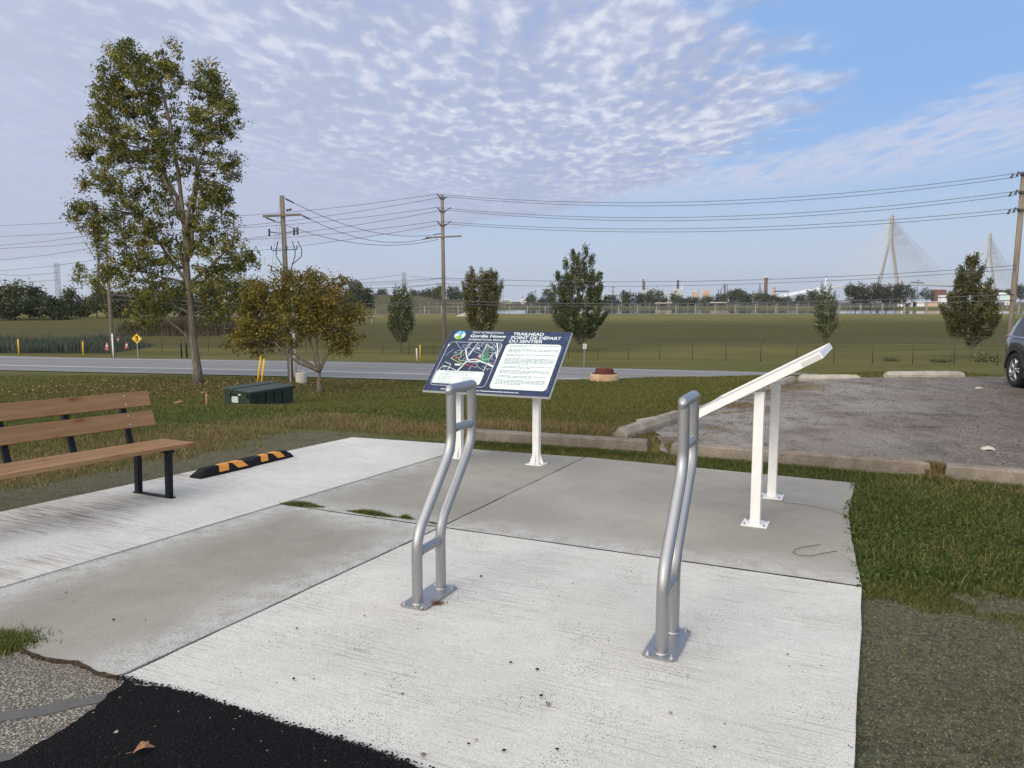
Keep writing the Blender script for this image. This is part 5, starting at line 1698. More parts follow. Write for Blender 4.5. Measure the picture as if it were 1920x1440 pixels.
cone(201, 642, 655, 72, 'orange cone left of the utility pole beyond the road')
cone(238, 642, 652, 74, 'orange cone between the utility pole and the yellow sign')
cone(222, 633, 641, 84, 'smaller far orange cone right at the utility pole')

# ================================================================== CHAIN LINK FENCE
def fence_y(x):
    return 69.4 - 0.416 * x if x > -11 else 73.976 + 0.20 * (-11 - x)
fx = []
x = -56.0
while x < 52:
    fx.append(x)
    sl = -.416 if x > -11 else -.20
    x += 2.75 / math.sqrt(1 + sl * sl)
o0 = Vector((-11, fence_y(-11), Tz(-11, fence_y(-11))))
fen = empty('chain_link_fence', o0, 'dark chain link fence with barbed wire along the field beyond the road', 'fence')
tops = []
for x in fx:
    y = fence_y(x); z = Tz(x, y)
    b = Vector((x, y, z)) - o0
    MB().tube([b + Vector((0, 0, -.2)), b + Vector((0, 0, 1.82)), b + Vector((0.07, .28, 2.12))], .035, 6).build('post', MATS['dark_steel'], fen)
    tops.append(b)
for hh_, dy_, r_ in ((1.80, 0, .020), (1.95, .10, .006), (2.03, .19, .006), (2.11, .27, .006)):
    mb = MB(); mb.tube([b + Vector((dy_ * .25, dy_, hh_)) for b in tops], r_, 5); mb.build('top_rail' if r_ > .01 else 'barbed_wire', MATS['dark_steel'], fen)
vs = []; fs = []
for b0, b1 in zip(tops, tops[1:]):
    n = 12
    for i in range(n):
        for (h0, h1) in ((0, 1), (1, 0)):
            p = b0.lerp(b1, i / n) + Vector((0, 0, 1.78 * h0)); q_ = b0.lerp(b1, (i + 3) / n if i + 3 <= n else 1) + Vector((0, 0, 1.78 * h1))
            k = len(vs)
            vs += [p[:], (p.x, p.y, p.z + .008), (q_.x, q_.y, q_.z + .008), q_[:]]
            fs.append((k, k + 1, k + 2, k + 3))
np_mesh('wire_mesh', np.array(vs), np.array(fs), 4, MATS['dark_steel'], fen)

# pond fences
def pond_fence(fy, x0, x1, L_, H_, label, base_dz=0.0):
    o0 = Vector((x0, fy(x0), EYE - 3.8))
    root = empty('pond_fence', o0, label, 'fence')
    x = x0; st_ = L_ / math.sqrt(1 + .24 ** 2); pts = []
    while x < x1:
        y = fy(x); z = max(Tz(x, y), WATER_Z + .3) + base_dz
        pts.append(Vector((x, y, z)) - o0); x += st_
    for b in pts:
        MB().box((b.x, b.y, b.z + H_ / 2 - .3), (.26, .26, H_ + .6)).build('post', MATS['galvanised'], root)
    mb = MB()
    for a, b in zip(pts, pts[1:]):
        for hz_ in (0.1, H_ * .78):
            mb.tube([a + Vector((0, 0, hz_)), b + Vector((0, 0, hz_))], .03 if hz_ > 1 else .07, 4, caps=False)
    mb.build('rails', MATS['galvanised'], root)
pond_fence(lambda x: basin_n(x) - .6, -66, 165, 5.6, 2.75, 'pale post fence on the near bank of the pond', 0.0)
pond_fence(lambda x: basin_f(x) + .6, -70, 330, 5.6, 2.75, 'pale post fence on the far bank of the pond', 0.1)

# ================================================================== CAR
def build_car(loc, rz, label):
    root = empty('parked_car', loc, label, 'car', rz=rz)
    # local +X = forward, +Y = left side; rear axle at x=0
    # sections: list of (x, [(y,z)...] half profile from sill to roof centre)
    WB = 2.85
    def sec(x):
        t = x
        # roof / hood height
        top = np.interp(t, [-0.98, -0.92, -0.75, -0.30, 0.4, 1.3, 1.9, 2.55, 3.1, 3.65, 3.85], [0.78, 1.08, 1.36, 1.58, 1.66, 1.66, 1.58, 1.12, 1.04, 0.86, 0.62])
        belt = np.interp(t, [-0.98, -0.8, 0.0, 2.4, 3.1, 3.85], [0.76, 1.02, 1.02, 0.98, 0.92, 0.60])
        hw = np.interp(t, [-0.98, -0.80, -0.35, 0.6, 2.6, 3.4, 3.7, 3.85], [0.66, 0.83, 0.93, 0.94, 0.94, 0.88, 0.74, 0.55])
        sill = np.interp(t, [-0.98, -.7, 0, 3.2, 3.85], [0.42, 0.34, 0.24, 0.24, 0.36])
        roofw = hw * np.interp(top - belt, [0, .15, .6], [0.90, 0.84, 0.70])
        belt = min(belt, top - .02)
        return [(hw * .90, sill), (hw * .99, sill + .12), (hw, (sill + belt) / 2 + .04), (hw * .985, belt - .05), (hw * .95, belt), (roofw * 1.02 + (hw * .95 - roofw) * .35, belt + (top - belt) * .55), (roofw, top - .05), (roofw * .80, top - .008), (0.0, top)]
    xs = sorted(set([-0.98, -.95, -.9, -.82, -.7, -.55, -.45, -.4, -.3, -.15, 0, .15, .3, .4, .46, .7, 1.0, 1.3, 1.6, 1.9, 2.1, 2.3, 2.4, 2.47, 2.6, 2.7, 2.85, 3.0, 3.15, 3.25, 3.32, 3.45, 3.6, 3.72, 3.8, 3.85]))
    mb = MB(); rings = []
    for x in xs:
        S_ = sec(x)
        # wheel arches: raise the sill line near the axles
        for ax in (0.0, WB):
            if abs(x - ax) < .43:
                ar = .36 + math.sqrt(max(0, .43 ** 2 - (x - ax) ** 2))
                S_ = [(y, max(z, min(ar, S_[3][1] - .02) - .0 if i == 0 else (min(ar, S_[3][1] - .02) + .01 * i))) if i < 3 else (y, z) for i, (y, z) in enumerate(S_)]
        half = [(x, y, z) for y, z in S_]
        full = half + [(x, -y, z) for (x, y, z) in reversed(half[:-1])]
        rings.append([mb.bm.verts.new(p) for p in full])
    for a, b in zip(rings, rings[1:]):
        for k in range(len(a) - 1):
            f = mb.bm.faces.new((a[k], b[k], b[k + 1], a[k + 1])); f.smooth = True
    mb.bm.faces.new(rings[0]); mb.bm.faces.new(rings[-1])
    body = mb.build('body', MATS['car_grey'], root)
    # underside
    MB().box((1.43, 0, .34), (4.3, 1.5, .2)).build('underbody', MATS['car_trim'], root)
    for sy in (-1, 1):
        # side glass following the body, standing 4 mm proud
        mbg = MB(); prev = None
        for x in np.arange(-.45, 2.15, .1):
            S_ = sec(x); y4, z4 = S_[4]; y5, z5 = S_[5]; y6, z6 = S_[6]
            zb = z4 + .05; zt = z6 - .03
            if x > 1.5: zt = min(zt, z6 - .03 - (x - 1.5) * .1)
            def yat(z): return np.interp(z, [z4, z5, z6], [y4, y5, y6]) + .008
            zm = (zb + zt) / 2
            cur = [mbg.bm.verts.new((x, sy * yat(z), z)) for z in (zb, zm, zt)]
            if prev and abs((x % .95) - .5) > .04:
                for k in range(2): mbg.bm.faces.new((prev[k], cur[k], cur[k + 1], prev[k + 1]))
            prev = cur
        mbg.build('side_window', MATS['car_glass'], root)
        MB().tube([(-.5, sy * .945, .99 + .04), (0, sy * .945, 1.035), (1.2, sy * .945, 1.03), (2.2, sy * .945, 1.0)], .010, 5).build('window_trim', MATS['chrome'], root)
        MB().box((1.43, sy * .93, .30), (2.0, .06, .14), bevel=.01).build('sill_trim', MATS['car_trim'], root)
        for ax in (0.0, WB):
            arch = [(ax + math.cos(a) * .42, sy * .935, .36 + math.sin(a) * .42) for a in [math.pi * i / 12 for i in range(13)]]
            MB().tube(arch, .032, 6).build('arch_trim', MATS['car_trim'], root)
            MB().lathe([(0, 0), (.40, 0), (.40, .5), (0, .5)], seg=20).build('wheel_well', MATS['car_trim'], root, (ax, sy * .30 if sy > 0 else -.30 - .0, .38)).rotation_euler = (R(-90) if sy > 0 else R(90), 0, 0)
            wh = empty('wheel', (ax, sy * .84, .36), None, None); wh.parent = root
            wh.rotation_euler = (R(-90) * sy, 0, 0)
            MB().lathe([(.22, -.10), (.33, -.115), (.36, -.08), (.362, .0), (.36, .08), (.335, .112), (.24, .105), (.235, .04)], seg=36).build('tyre', MATS['tyre'], wh)
            rim = MB()
            rim.lathe([(.245, -.05), (.245, .095), (.232, .10), (.225, .06), (.225, -.05)], seg=36)
            for sp in range(5):
                for off in (-.17, .17):
                    a = sp * 2 * math.pi / 5
                    rim.tube([(math.cos(a) * .04, math.sin(a) * .04, .085), (math.cos(a + off) * .235, math.sin(a + off) * .235, .085)], [.026, .020], 6)
            rim.lathe([(0, .10), (.05, .10), (.06, .08), (.06, .03)], seg=14)
            rim.build('rim', MATS['alloy'], wh)
            MB().lathe([(0, .0), (.2, .0), (.2, .01), (0, .01)], seg=24).build('brake_disc', MATS['dark_steel'], wh)
        for x in (.55, 1.5):
            MB().box((x, sy * .965, .93), (.22, .03, .035), bevel=.008).build('door_handle', MATS['chrome'], root)
        for x in (.42, 1.28, 2.2):
            MB().box((x, sy * .943, .68), (.006, .006, .60)).build('door_gap', MATS['car_trim'], root)
        MB().box((2.02, sy * 1.06, 1.10), (.12, .20, .13), bevel=.03).build('mirror', MATS['car_grey'], root)
        tl = MB(); tl.box((-.72, sy * .735, 1.0), (.24, .16, .12), bevel=.04); tl.build('tail_lamp', MATS['tail_red'], root)
        MB().box((3.62, sy * .70, .76), (.28, .28, .11), bevel=.03).build('headlight', MATS['chrome'], root)
    mb = MB(); mb.extrude([(-.93, -.62, 1.10), (-.93, .62, 1.10), (-.52, .56, 1.50), (-.52, -.56, 1.50)], (-.03, 0, .02)); mb.build('rear_window', MATS['car_glass'], root)
    mb = MB(); mb.extrude([(2.50, -.70, 1.16), (2.50, .70, 1.16), (1.98, .60, 1.55), (1.98, -.60, 1.55)], (.03, 0, .02)); mb.build('windscreen', MATS['car_glass'], root)
    return root
hd = R(258)
wc = at(1903.5, 690, 15.35)
fwd = Vector((math.cos(hd), math.sin(hd), 0)); left = Vector((-fwd.y, fwd.x, 0))
co_ = wc + left * 0.92            # right wheel is at local y=-0.84
co_.z = Tz(co_.x, co_.y) + .03
build_car(co_, hd, 'dark grey SUV parked nose-in at the right edge of the lot')

# ================================================================== TREES
def rand_dirs(n):
    v = rng.normal(size=(n, 3)); return v / np.linalg.norm(v, axis=1, keepdims=True)

def leaf_mesh(name, cen, size, mat, parent, rnd, upright=0.0, elong=1.0, outdir=None):
    n = len(cen)
    nrm = rand_dirs(n)
    a = rand_dirs(n)
    if outdir is not None:
        a = a * (1 - upright) + outdir * upright * 1.6
        a /= np.linalg.norm(a, axis=1, keepdims=True)
    b = np.cross(a, nrm); b /= np.linalg.norm(b, axis=1, keepdims=True) + 1e-9
    sz = size * rng.uniform(0.6, 1.35, (n, 1))
    L = a * sz * elong; Wd_ = b * sz * 0.62
    v = np.stack([cen - L * .5, cen + Wd_ * .5 + L * .08, cen + L * .55, cen - Wd_ * .5 + L * .08], 1).reshape(-1, 3)
    f = np.arange(n * 4).reshape(-1, 4)
    return np_mesh(name, v, f, 4, mat, parent, attr={'rnd': ('FACE', rnd)})

def limb(mb, a, b, r0, r1, wob=0.06, n=6, rs=None, bend=None):
    rs = rs or random
    a, b = Vector(a), Vector(b)
    L = (b - a).length
    pts = [a]
    for i in range(1, n):
        t = i / n
        p = a.lerp(b, t)
        if bend is not None: p += Vector(bend) * math.sin(math.pi * t) * L
        p += Vector((rs.uniform(-1, 1), rs.uniform(-1, 1), rs.uniform(-.5, .5))) * wob * L * .35
        pts.append(p)
    pts.append(b)
    mb.tube(pts, [r0 + (r1 - r0) * i / n for i in range(n + 1)], 7 if r0 > .03 else 4)
    return pts

def tree(label, base, trunk_pts, tr_r, lobes, nclus, nleaf, leaf, leafmat, spread=0.35, cat='tree', name='tree', group=None, limbs=None, seed=1, bark='tree_bark', yellow=None, rbias=0.0, upright=0.0, fill=0.85):
    """base: world point. trunk_pts, lobes in local coordinates; lobes: (x,y,z,rx,ry,rz,weight)"""
    rs = random.Random(seed)
    root = empty(name, base, label, cat, group=group)
    mb = MB()
    n = len(trunk_pts)
    mb.tube([Vector(p) for p in trunk_pts], [tr_r * (1 - .75 * (i / max(1, n - 1)) ** (.6 if tr_r > .25 else 1)) * (1.2 if i == 0 else 1) for i in range(n)], 12)
    sk = []
    for i, p in enumerate(trunk_pts[1:], 1):
        sk.append((Vector(p), tr_r * (1 - .75 * i / (n - 1)) * .7))
    for (i0, tgt, r0, bend) in (limbs or []):
        ps = limb(mb, trunk_pts[i0], tgt, r0, r0 * .3, .08, 7, rs, bend)
        for j, p in enumerate(ps[2:]): sk.append((p, r0 * .45))
    wts = np.array([l[6] for l in lobes], float); wts /= wts.sum()
    cl = []
    for l, w_ in zip(lobes, wts):
        m_ = max(1, int(nclus * w_))
        dirs = rand_dirs(m_)
        rad = rng.uniform(0.12, 1.0, (m_, 1)) ** (1 / 2.2)
        cl.append(np.array(l[:3]) + dirs * rad * np.array(l[3:6]))
    cl = np.concatenate(cl)
    # twigs to clusters
    skp = np.array([p[0][:] for p in sk])
    for c_ in cl[::max(1, len(cl) // 260)]:
        dd = skp - c_
        d2 = (dd ** 2).sum(1) + 4.0 * np.maximum(0, skp[:, 2] - c_[2] + .3) ** 2
        j = int(np.argmin(d2))
        if d2[j] > .04:
            limb(mb, sk[j][0], c_, min(sk[j][1] * .6, .018 + .012 * math.sqrt(d2[j])), .006, .10, 4, rs)
    mb.build('trunk', MATS[bark], root)
    per = max(3, nleaf // len(cl))
    cs = rng.uniform(.55, 1.25, (len(cl), 1, 1)) * spread
    off = rng.normal(size=(len(cl), per, 3)) * cs * np.array([1, 1, .85])
    if upright:
        ctr = np.array(lobes[0][:3]) * np.array([1, 1, 0.15])
        od = cl - ctr; od /= np.linalg.norm(od, axis=1, keepdims=True)
        od[:, 2] = np.abs(od[:, 2]) + .5; od /= np.linalg.norm(od, axis=1, keepdims=True)
        along = rng.uniform(-2.1, 2.1, (len(cl), per, 1)) * spread * upright * 1.6
        off = off * (1 - .55 * upright) + od[:, None, :] * along
        out = np.repeat(od[:, None, :], per, 1).reshape(-1, 3)
    else:
        out = None
    pts = (cl[:, None, :] + off).reshape(-1, 3)
    crnd = np.repeat(rng.uniform(-.28, .28, len(cl)), per)
    rnd = np.clip(rng.beta(2, 2.6, len(pts)) + crnd + rbias, 0, 1)
    leaf_mesh('crown', pts, leaf, MATS[leafmat], root, rnd, upright * .6, 1.1, out)
    return root

def L_(Y, base, u, v, ru, rv, w=1.0, dy=0.0, ry=None):
    """lobe from measured outline (photo pixels at distance Y)"""
    p = at(u, v, Y) - Vector(base)
    rx = ru / FPX * Y; rz_ = rv / FPX * Y
    return (p.x, p.y + dy, p.z, rx, ry if ry else rx * .9, rz_, w)

# tall poplar
bP = ground(371, 39.0); bP.z -= .05
Y = 39.0
lp = lambda u, v, dy=0.0: tuple(at(u, v, Y) - bP + Vector((0, dy, 0)))
trunk = [(0, 0, -.3), lp(370, 690), lp(362, 640), lp(359, 590), lp(353, 530), lp(350, 490), lp(345, 420), lp(335, 330), lp(318, 230), lp(300, 150)]
lobes = [L_(Y, bP, 262, 150, 70, 66, 1.4), L_(Y, bP, 238, 108, 28, 32, .42), L_(Y, bP, 322, 112, 26, 30, .36), L_(Y, bP, 300, 150, 50, 50, .8), L_(Y, bP, 215, 185, 42, 55, .8),
         L_(Y, bP, 392, 158, 34, 38, .75), L_(Y, bP, 398, 215, 48, 60, 1.1), L_(Y, bP, 428, 225, 24, 50, .32), L_(Y, bP, 250, 240, 75, 70, 1.8), L_(Y, bP, 180, 262, 38, 32, .5),
         L_(Y, bP, 150, 288, 22, 14, .16), L_(Y, bP, 330, 270, 60, 70, 1.0), L_(Y, bP, 250, 320, 78, 60, 1.5), L_(Y, bP, 182, 345, 38, 20, .3), L_(Y, bP, 158, 388, 26, 16, .22),
         L_(Y, bP, 400, 320, 52, 70, 1.2), L_(Y, bP, 178, 415, 45, 32, .5), L_(Y, bP, 270, 400, 70, 55, 1.3), L_(Y, bP, 390, 410, 60, 60, 1.2), L_(Y, bP, 205, 450, 40, 40, .5),
         L_(Y, bP, 290, 470, 70, 50, 1.2), L_(Y, bP, 410, 480, 62, 42, .9), L_(Y, bP, 462, 495, 34, 16, .22), L_(Y, bP, 180, 520, 42, 30, .42), L_(Y, bP, 250, 510, 48, 32, .6),
         L_(Y, bP, 300, 555, 60, 36, .85), L_(Y, bP, 420, 540, 60, 42, .9), L_(Y, bP, 275, 595, 40, 24, .35), L_(Y, bP, 395, 590, 36, 26, .3)]
tree('tall olive-green poplar whose crown fills the left of the sky', bP, trunk, .27, lobes, 1250, 78000, .120, 'leaf_poplar', .165, name='poplar_tree', seed=3,
     limbs=[(4, lp(325, 440, .3), .15, (0, 0, .05)), (5, lp(372, 300, -.3), .16, (0, 0, .03)), (5, lp(392, 170, .2), .10, (0, 0, .0)), (6, lp(275, 260, .2), .12, (0, 0, .05)), (3, lp(270, 510, -.4), .09, (0, 0, -.08)), (4, lp(430, 460, .3), .09, (0, 0, -.04)), (4, lp(250, 400, .6), .11, (0, 0, .0)), (5, lp(405, 400, .8), .09, (0, 0, .05)), (6, lp(240, 130, 0), .10, (0, 0, .0)), (2, lp(290, 580, -.3), .06, (0, 0, .04)), (3, lp(415, 560, .4), .06, (0, 0, -.05)), (4, lp(190, 500, -.2), .06, (0, 0, .02))])

# small orange tree
Y = 32.5; bO = at(600, 737, Y)
lp = lambda u, v, dy=0.0: tuple(at(u, v, Y) - bO + Vector((0, dy, 0)))
trunk = [(0, 0, -.4), lp(598, 715), lp(600, 696)]
lobes = [L_(Y, bO, 570, 560, 62, 46, 1.6), L_(Y, bO, 500, 555, 50, 38, 1.1), L_(Y, bO, 470, 565, 30, 32, .5), L_(Y, bO, 590, 520, 22, 15, .25), L_(Y, bO, 636, 530, 13, 14, .12), L_(Y, bO, 630, 575, 50, 36, 1.1), L_(Y, bO, 665, 588, 28, 18, .3),
         L_(Y, bO, 480, 610, 42, 34, .9), L_(Y, bO, 452, 640, 34, 22, .5), L_(Y, bO, 530, 620, 55, 34, 1.1), L_(Y, bO, 640, 625, 38, 22, .6), L_(Y, bO, 640, 652, 26, 12, .22), L_(Y, bO, 492, 660, 20, 9, .13), L_(Y, bO, 600, 600, 40, 30, .7), L_(Y, bO, 540, 516, 34, 12, .2)]
tree('low spreading tree with orange-olive foliage right of the green dumpster', bO, trunk, .15, lobes, 640, 25000, .105, 'leaf_orange', .15, name='maple_tree', seed=5,
     limbs=[(2, lp(520, 640, -.4), .10, (0, 0, -.10)), (2, lp(480, 600, 0), .07, (0, 0, -.03)), (2, lp(592, 650, 0), .075, (0, 0, 0)), (2, lp(580, 560, .2), .07, (0, 0, 0)), (2, lp(612, 640, .1), .06, (0, 0, 0)), (2, lp(650, 600, .1), .05, (0, 0, .05)), (2, lp(545, 570, .5), .05, (0, 0, 0))])

# upright conical maples in the field
def conical(label, u, v0, v1, vb, Y, halfw, mat, nl, seed, leaf=.17, low=None, rb=0.0, shape=None, group='young upright trees in the field'):
    v0 += 9; halfw *= 1.02
    b = ground(u, Y); b.z -= .05
    lp = lambda uu, v, dy=0.0: tuple(at(uu, v, Y) - b + Vector((0, dy, 0)))
    trunk = [(0, 0, -.3), lp(u, vb - 12), lp(u, v1 - (v1 - v0) * .3), lp(u, v0 + (v1 - v0) * .15)]
    shape = shape or [(0.0, .28), (.13, .52), (.3, .78), (.5, .94), (.7, 1.0), (.88, .95), (1.0, .62)]
    lobes = []
    H_ = v1 - v0
    for t, w_ in shape:
        lobes.append(L_(Y, b, u + rng.uniform(-1, 1) * halfw * .06, v0 + H_ * (.06 + .88 * t), halfw * w_ * .92, H_ * .11, w_ ** 1.5 + .08))
        for s_ in (-1, 1):
            if t < .9:
                lobes.append(L_(Y, b, u + s_ * halfw * w_ * rng.uniform(.80, 1.05), v0 + H_ * (.86 * t - rng.uniform(.0, .05)), halfw * .10, H_ * .045, .09))
        if w_ > .6:
            for s_ in (-1, 1):
                lobes.append(L_(Y, b, u + s_ * halfw * w_ * .62, v0 + H_ * (.02 + .86 * t), halfw * .30, H_ * .075, .30))
    lm = [(1, lp(u + s_ * halfw * .6, v0 + H_ * .45, dy), .05, (0, 0, -.04)) for s_, dy in ((-1, .2), (1, -.2))]
    return tree(label, b, trunk, .11, lobes, 420, int(nl * 1.7), leaf * .92, mat, .20, name='young_tree', seed=seed, limbs=lm, upright=.62, rbias=rb, group=group)
conical('small conical young tree between the orange tree and the centre pole', 752, 536, 634, 652, 77, 23, 'leaf_maple', 6500, 11)
conical('reddish-green bushy young tree directly above the map sign logo', 903, 504, 640, 662, 74, 35, 'leaf_maple_red', 11000, 12, shape=[(0, .5), (.1, .8), (.25, 1.0), (.42, .97), (.6, .82), (.8, .72), (1.0, .55)])
conical('largest dark green conical tree right of the map sign', 1086, 470, 632, 658, 75, 49, 'leaf_maple', 19000, 13, rb=-.05)
conical('slim sparse sapling above the white edge-on panel', 1549, 535, 634, 656, 78, 25, 'leaf_maple', 2700, 14, shape=[(0, .35), (.18, .65), (.4, .8), (.6, .75), (.82, .9), (1.0, .35)])
conical('broad conical tree near the right edge, overlapping the second bridge tower', 1822, 484, 640, 668, 66, 52, 'leaf_maple_red', 15000, 15, shape=[(0, .16), (.16, .42), (.34, .6), (.52, .78), (.74, 1.0), (.9, .85), (1.0, .35)], rb=-.06)

# far vegetation
def bushtree(label, u, v0, vb, ru, Y, mat, nl, seed, leaf=.45, name='tree', group='trees at the far edge of the field', nlobe=7, base_z=None, cat='tree'):
    b = at(u, vb, Y)
    gz0 = Tz(b.x, b.y); b.z = gz0 - .1
    rr_ = random.Random(seed)
    H_ = vb - v0
    lobes = [L_(Y, b, u, v0 + H_ * .5, ru * .75, H_ * .42, 1.6)]
    for i in range(nlobe):
        a = rr_.uniform(0, 1)
        uu = u + rr_.uniform(-.75, .75) * ru; vv = v0 + H_ * rr_.uniform(.12, .8)
        k = rr_.uniform(.25, .5)
        lobes.append(L_(Y, b, uu, vv + H_ * .1 * abs(uu - u) / ru, ru * k, H_ * k * .5, k, dy=rr_.uniform(-.4, .4) * ru / FPX * Y))
    top = Vector(lobes[0][:3])
    trunk = [(0, 0, -.4), (0, 0, max(.4, top.z * .5)), tuple(top)]
    return tree(label, b, trunk, max(.12, ru / FPX * Y * .04), lobes, 110, nl, leaf, mat, leaf * 1.1, name=name, seed=seed, group=group, cat=cat)
def L3(*a): return a
far_list = [
 # u, top, base, half width, Y, mat, leaves, size, label
 (-12, 530, 594, 34, 150, 'leaf_dark', 1800, .5, 'dark tree cut by the left edge of the photo, in the far hedge'),
 (26, 520, 594, 20, 146, 'leaf_mid', 1500, .42, 'tall airy tree, highest at the far left of the hedge'),
 (54, 528, 594, 15, 147, 'leaf_mid', 1100, .42, 'second airy tree from the left, in front of the hedge'),
 (74, 533, 594, 13, 148, 'leaf_dark', 900, .4, 'thin open tree left of the lattice mast'),
 (62, 556, 595, 30, 143, 'leaf_dark', 1800, .45, 'round dark bush low in the left hedge'),
 (102, 554, 595, 30, 143, 'leaf_dark', 2000, .45, 'wide dark bush under the lattice mast'),
 (126, 536, 594, 13, 148, 'leaf_mid', 900, .42, 'pointed tree just right of the lattice mast'),
 (20, 562, 595, 30, 142, 'leaf_dark', 1500, .45, 'low dark bush at far left against the field'),
 (152, 552, 594, 22, 156, 'leaf_dark', 1200, .45, 'distant rounded tree between mast and utility pole'),
 (182, 541, 595, 26, 150, 'leaf_mid', 1700, .45, 'olive tree just left of the utility pole'),
 (212, 545, 595, 26, 147, 'leaf_mid', 1700, .45, 'olive tree directly behind the left utility pole'),
 (246, 542, 595, 30, 150, 'leaf_mid', 1900, .45, 'olive-grey tree right of the left utility pole'),
 (285, 538, 596, 36, 152, 'leaf_dark', 2200, .5, 'dark tree left of the poplar trunk'),
 (335, 532, 596, 36, 150, 'leaf_dark', 2200, .5, 'dark tree behind the poplar trunk'),
 (385, 522, 596, 40, 150, 'leaf_dark', 2600, .5, 'dark mass right of the poplar trunk, left one'),
 (430, 516, 596, 42, 152, 'leaf_dark', 2600, .5, 'dark tree between poplar and orange tree'),
 (490, 524, 596, 42, 158, 'leaf_dark', 2200, .5, 'dark tree behind the left side of the orange tree'),
 (555, 530, 596, 42, 165, 'leaf_dark', 2000, .5, 'dark tree behind the middle of the orange tree'),
 (615, 532, 594, 36, 175, 'leaf_dark', 1800, .5, 'dark tree behind the right side of the orange tree'),
 (668, 524, 588, 27, 230, 'leaf_mid', 2200, .6, 'tall grey-green tree right of the orange tree'),
 (688, 536, 580, 17, 225, 'leaf_dark', 1300, .6, 'darker tree against the right flank of the tall one'),
]
for i, (u, v0, vb, ru, Y, mat, nl, lf, lab) in enumerate(far_list):
    bushtree(lab, u, v0, vb, ru, Y, mat, int(nl * 1.2), 100 + i, lf)
bank_list = [
 (716, 543, 560, 13, 620, 'leaf_dark', 500, 'small dark tree on top of the mound'), (776, 544, 560, 12, 620, 'leaf_mid', 500, 'pale green bush on the mound crest'),
 (795, 546, 560, 9, 620, 'leaf_mid', 350, 'small yellowish bush on the mound crest'), (806, 542, 562, 13, 600, 'leaf_dark', 500, 'dark round tree left of the centre pole'),
 (823, 535, 566, 13, 590, 'leaf_mid', 800, 'taller grey-green tree left of the centre pole'), (847, 537, 568, 13, 590, 'leaf_dark', 800, 'dark tree right of the centre pole'),
 (822, 558, 574, 14, 560, 'leaf_dark', 500, 'low bush on the slope of the mound'), (866, 545, 562, 9, 640, 'leaf_mid', 400, 'small tree left of the reddish-green tree'),
 (921, 544, 568, 16, 600, 'leaf_dark', 600, 'tree behind the reddish-green tree'),
 (997, 547, 570, 10, 640, 'leaf_mid', 500, 'slim tree left of the large conical tree'), (1028, 541, 572, 14, 640, 'leaf_dark', 900, 'round tree left of the large conical tree'),
 (1014, 560, 573, 16, 620, 'leaf_dark', 400, 'low bush between the slim and the round tree'), (1150, 553, 571, 13, 640, 'leaf_dark', 500, 'dark tree right of the large conical tree'),
 (1177, 546, 571, 16, 620, 'leaf_mid', 900, 'rounded tree left of the chimneys'), (1205, 548, 571, 15, 620, 'leaf_dark', 700, 'dark tree below the first chimney'),
 (1225, 543, 571, 17, 610, 'leaf_mid', 1000, 'tallest tree right of the first chimney'), (1243, 551, 571, 10, 620, 'leaf_dark', 400, 'small tree left of the pale factory'),
 (1270, 551, 570, 17, 640, 'leaf_mid', 700, 'tree in front of the pale factory'), (1298, 555, 570, 20, 640, 'leaf_dark', 700, 'low wide tree right of the pale factory'),
 (1330, 556, 570, 20, 640, 'leaf_mid', 700, 'low wide tree left of the blast furnace'), (1355, 549, 570, 18, 640, 'leaf_dark', 700, 'tree below the blast furnace'),
 (1378, 539, 570, 13, 650, 'leaf_dark', 900, 'tall round tree right of the blast furnace'), (1397, 547, 571, 18, 600, 'leaf_dark', 1000, 'dark round tree between furnace and brick stack'),
 (1424, 543, 570, 17, 640, 'leaf_mid', 900, 'tree just left of the brick stack'), (1450, 552, 570, 16, 640, 'leaf_dark', 700, 'low tree under the small warm tower'),
 (1476, 555, 570, 14, 650, 'leaf_mid', 500, 'small tree left of the viaduct pier'), (1500, 551, 570, 9, 650, 'leaf_dark', 500, 'small dark tree right of the viaduct pier'),
 (1524, 543, 571, 17, 620, 'leaf_mid', 1000, 'tree left of the sparse sapling'), (1706, 536, 560, 12, 900, 'leaf_dark', 700, 'dark tree just right of the willow clump'),
 (1737, 540, 560, 13, 900, 'leaf_dark', 700, 'round tree left of the brick building'), (1785, 545, 560, 13, 900, 'leaf_mid', 500, 'tree right of the brick building'), (1912, 532, 560, 13, 700, 'leaf_dark', 700, 'dark tree at the right edge behind the pole'), (1890, 542, 558, 8, 900, 'leaf_dark', 350, 'small tree between white shed and right pole'),
 (1858, 544, 560, 12, 900, 'leaf_dark', 400, 'tree behind the broad conical tree'),
]
for i, (u, v0, vb, ru, Y, mat, nl, lab) in enumerate(bank_list):
    bushtree(lab, u, v0, vb + 3, ru * 1.1, Y, mat, int(nl * 1.6), 200 + i, 1.25 if Y > 560 else 1.0, group='trees beyond the pond', nlobe=5)
for i, (u, v0, ru) in enumerate(((1604, 533, 22), (1632, 530, 24), (1662, 529, 26), (1687, 528, 18))):
    bushtree(('leftmost', 'second', 'third', 'rightmost')[i] + ' of the four grey-green willows by the pond under the first bridge tower', u, v0, 574, ru * 1.1, 425, 'leaf_willow', 3000, 300 + i, .8, name='willow_tree', group='willows by the pond', nlobe=8)

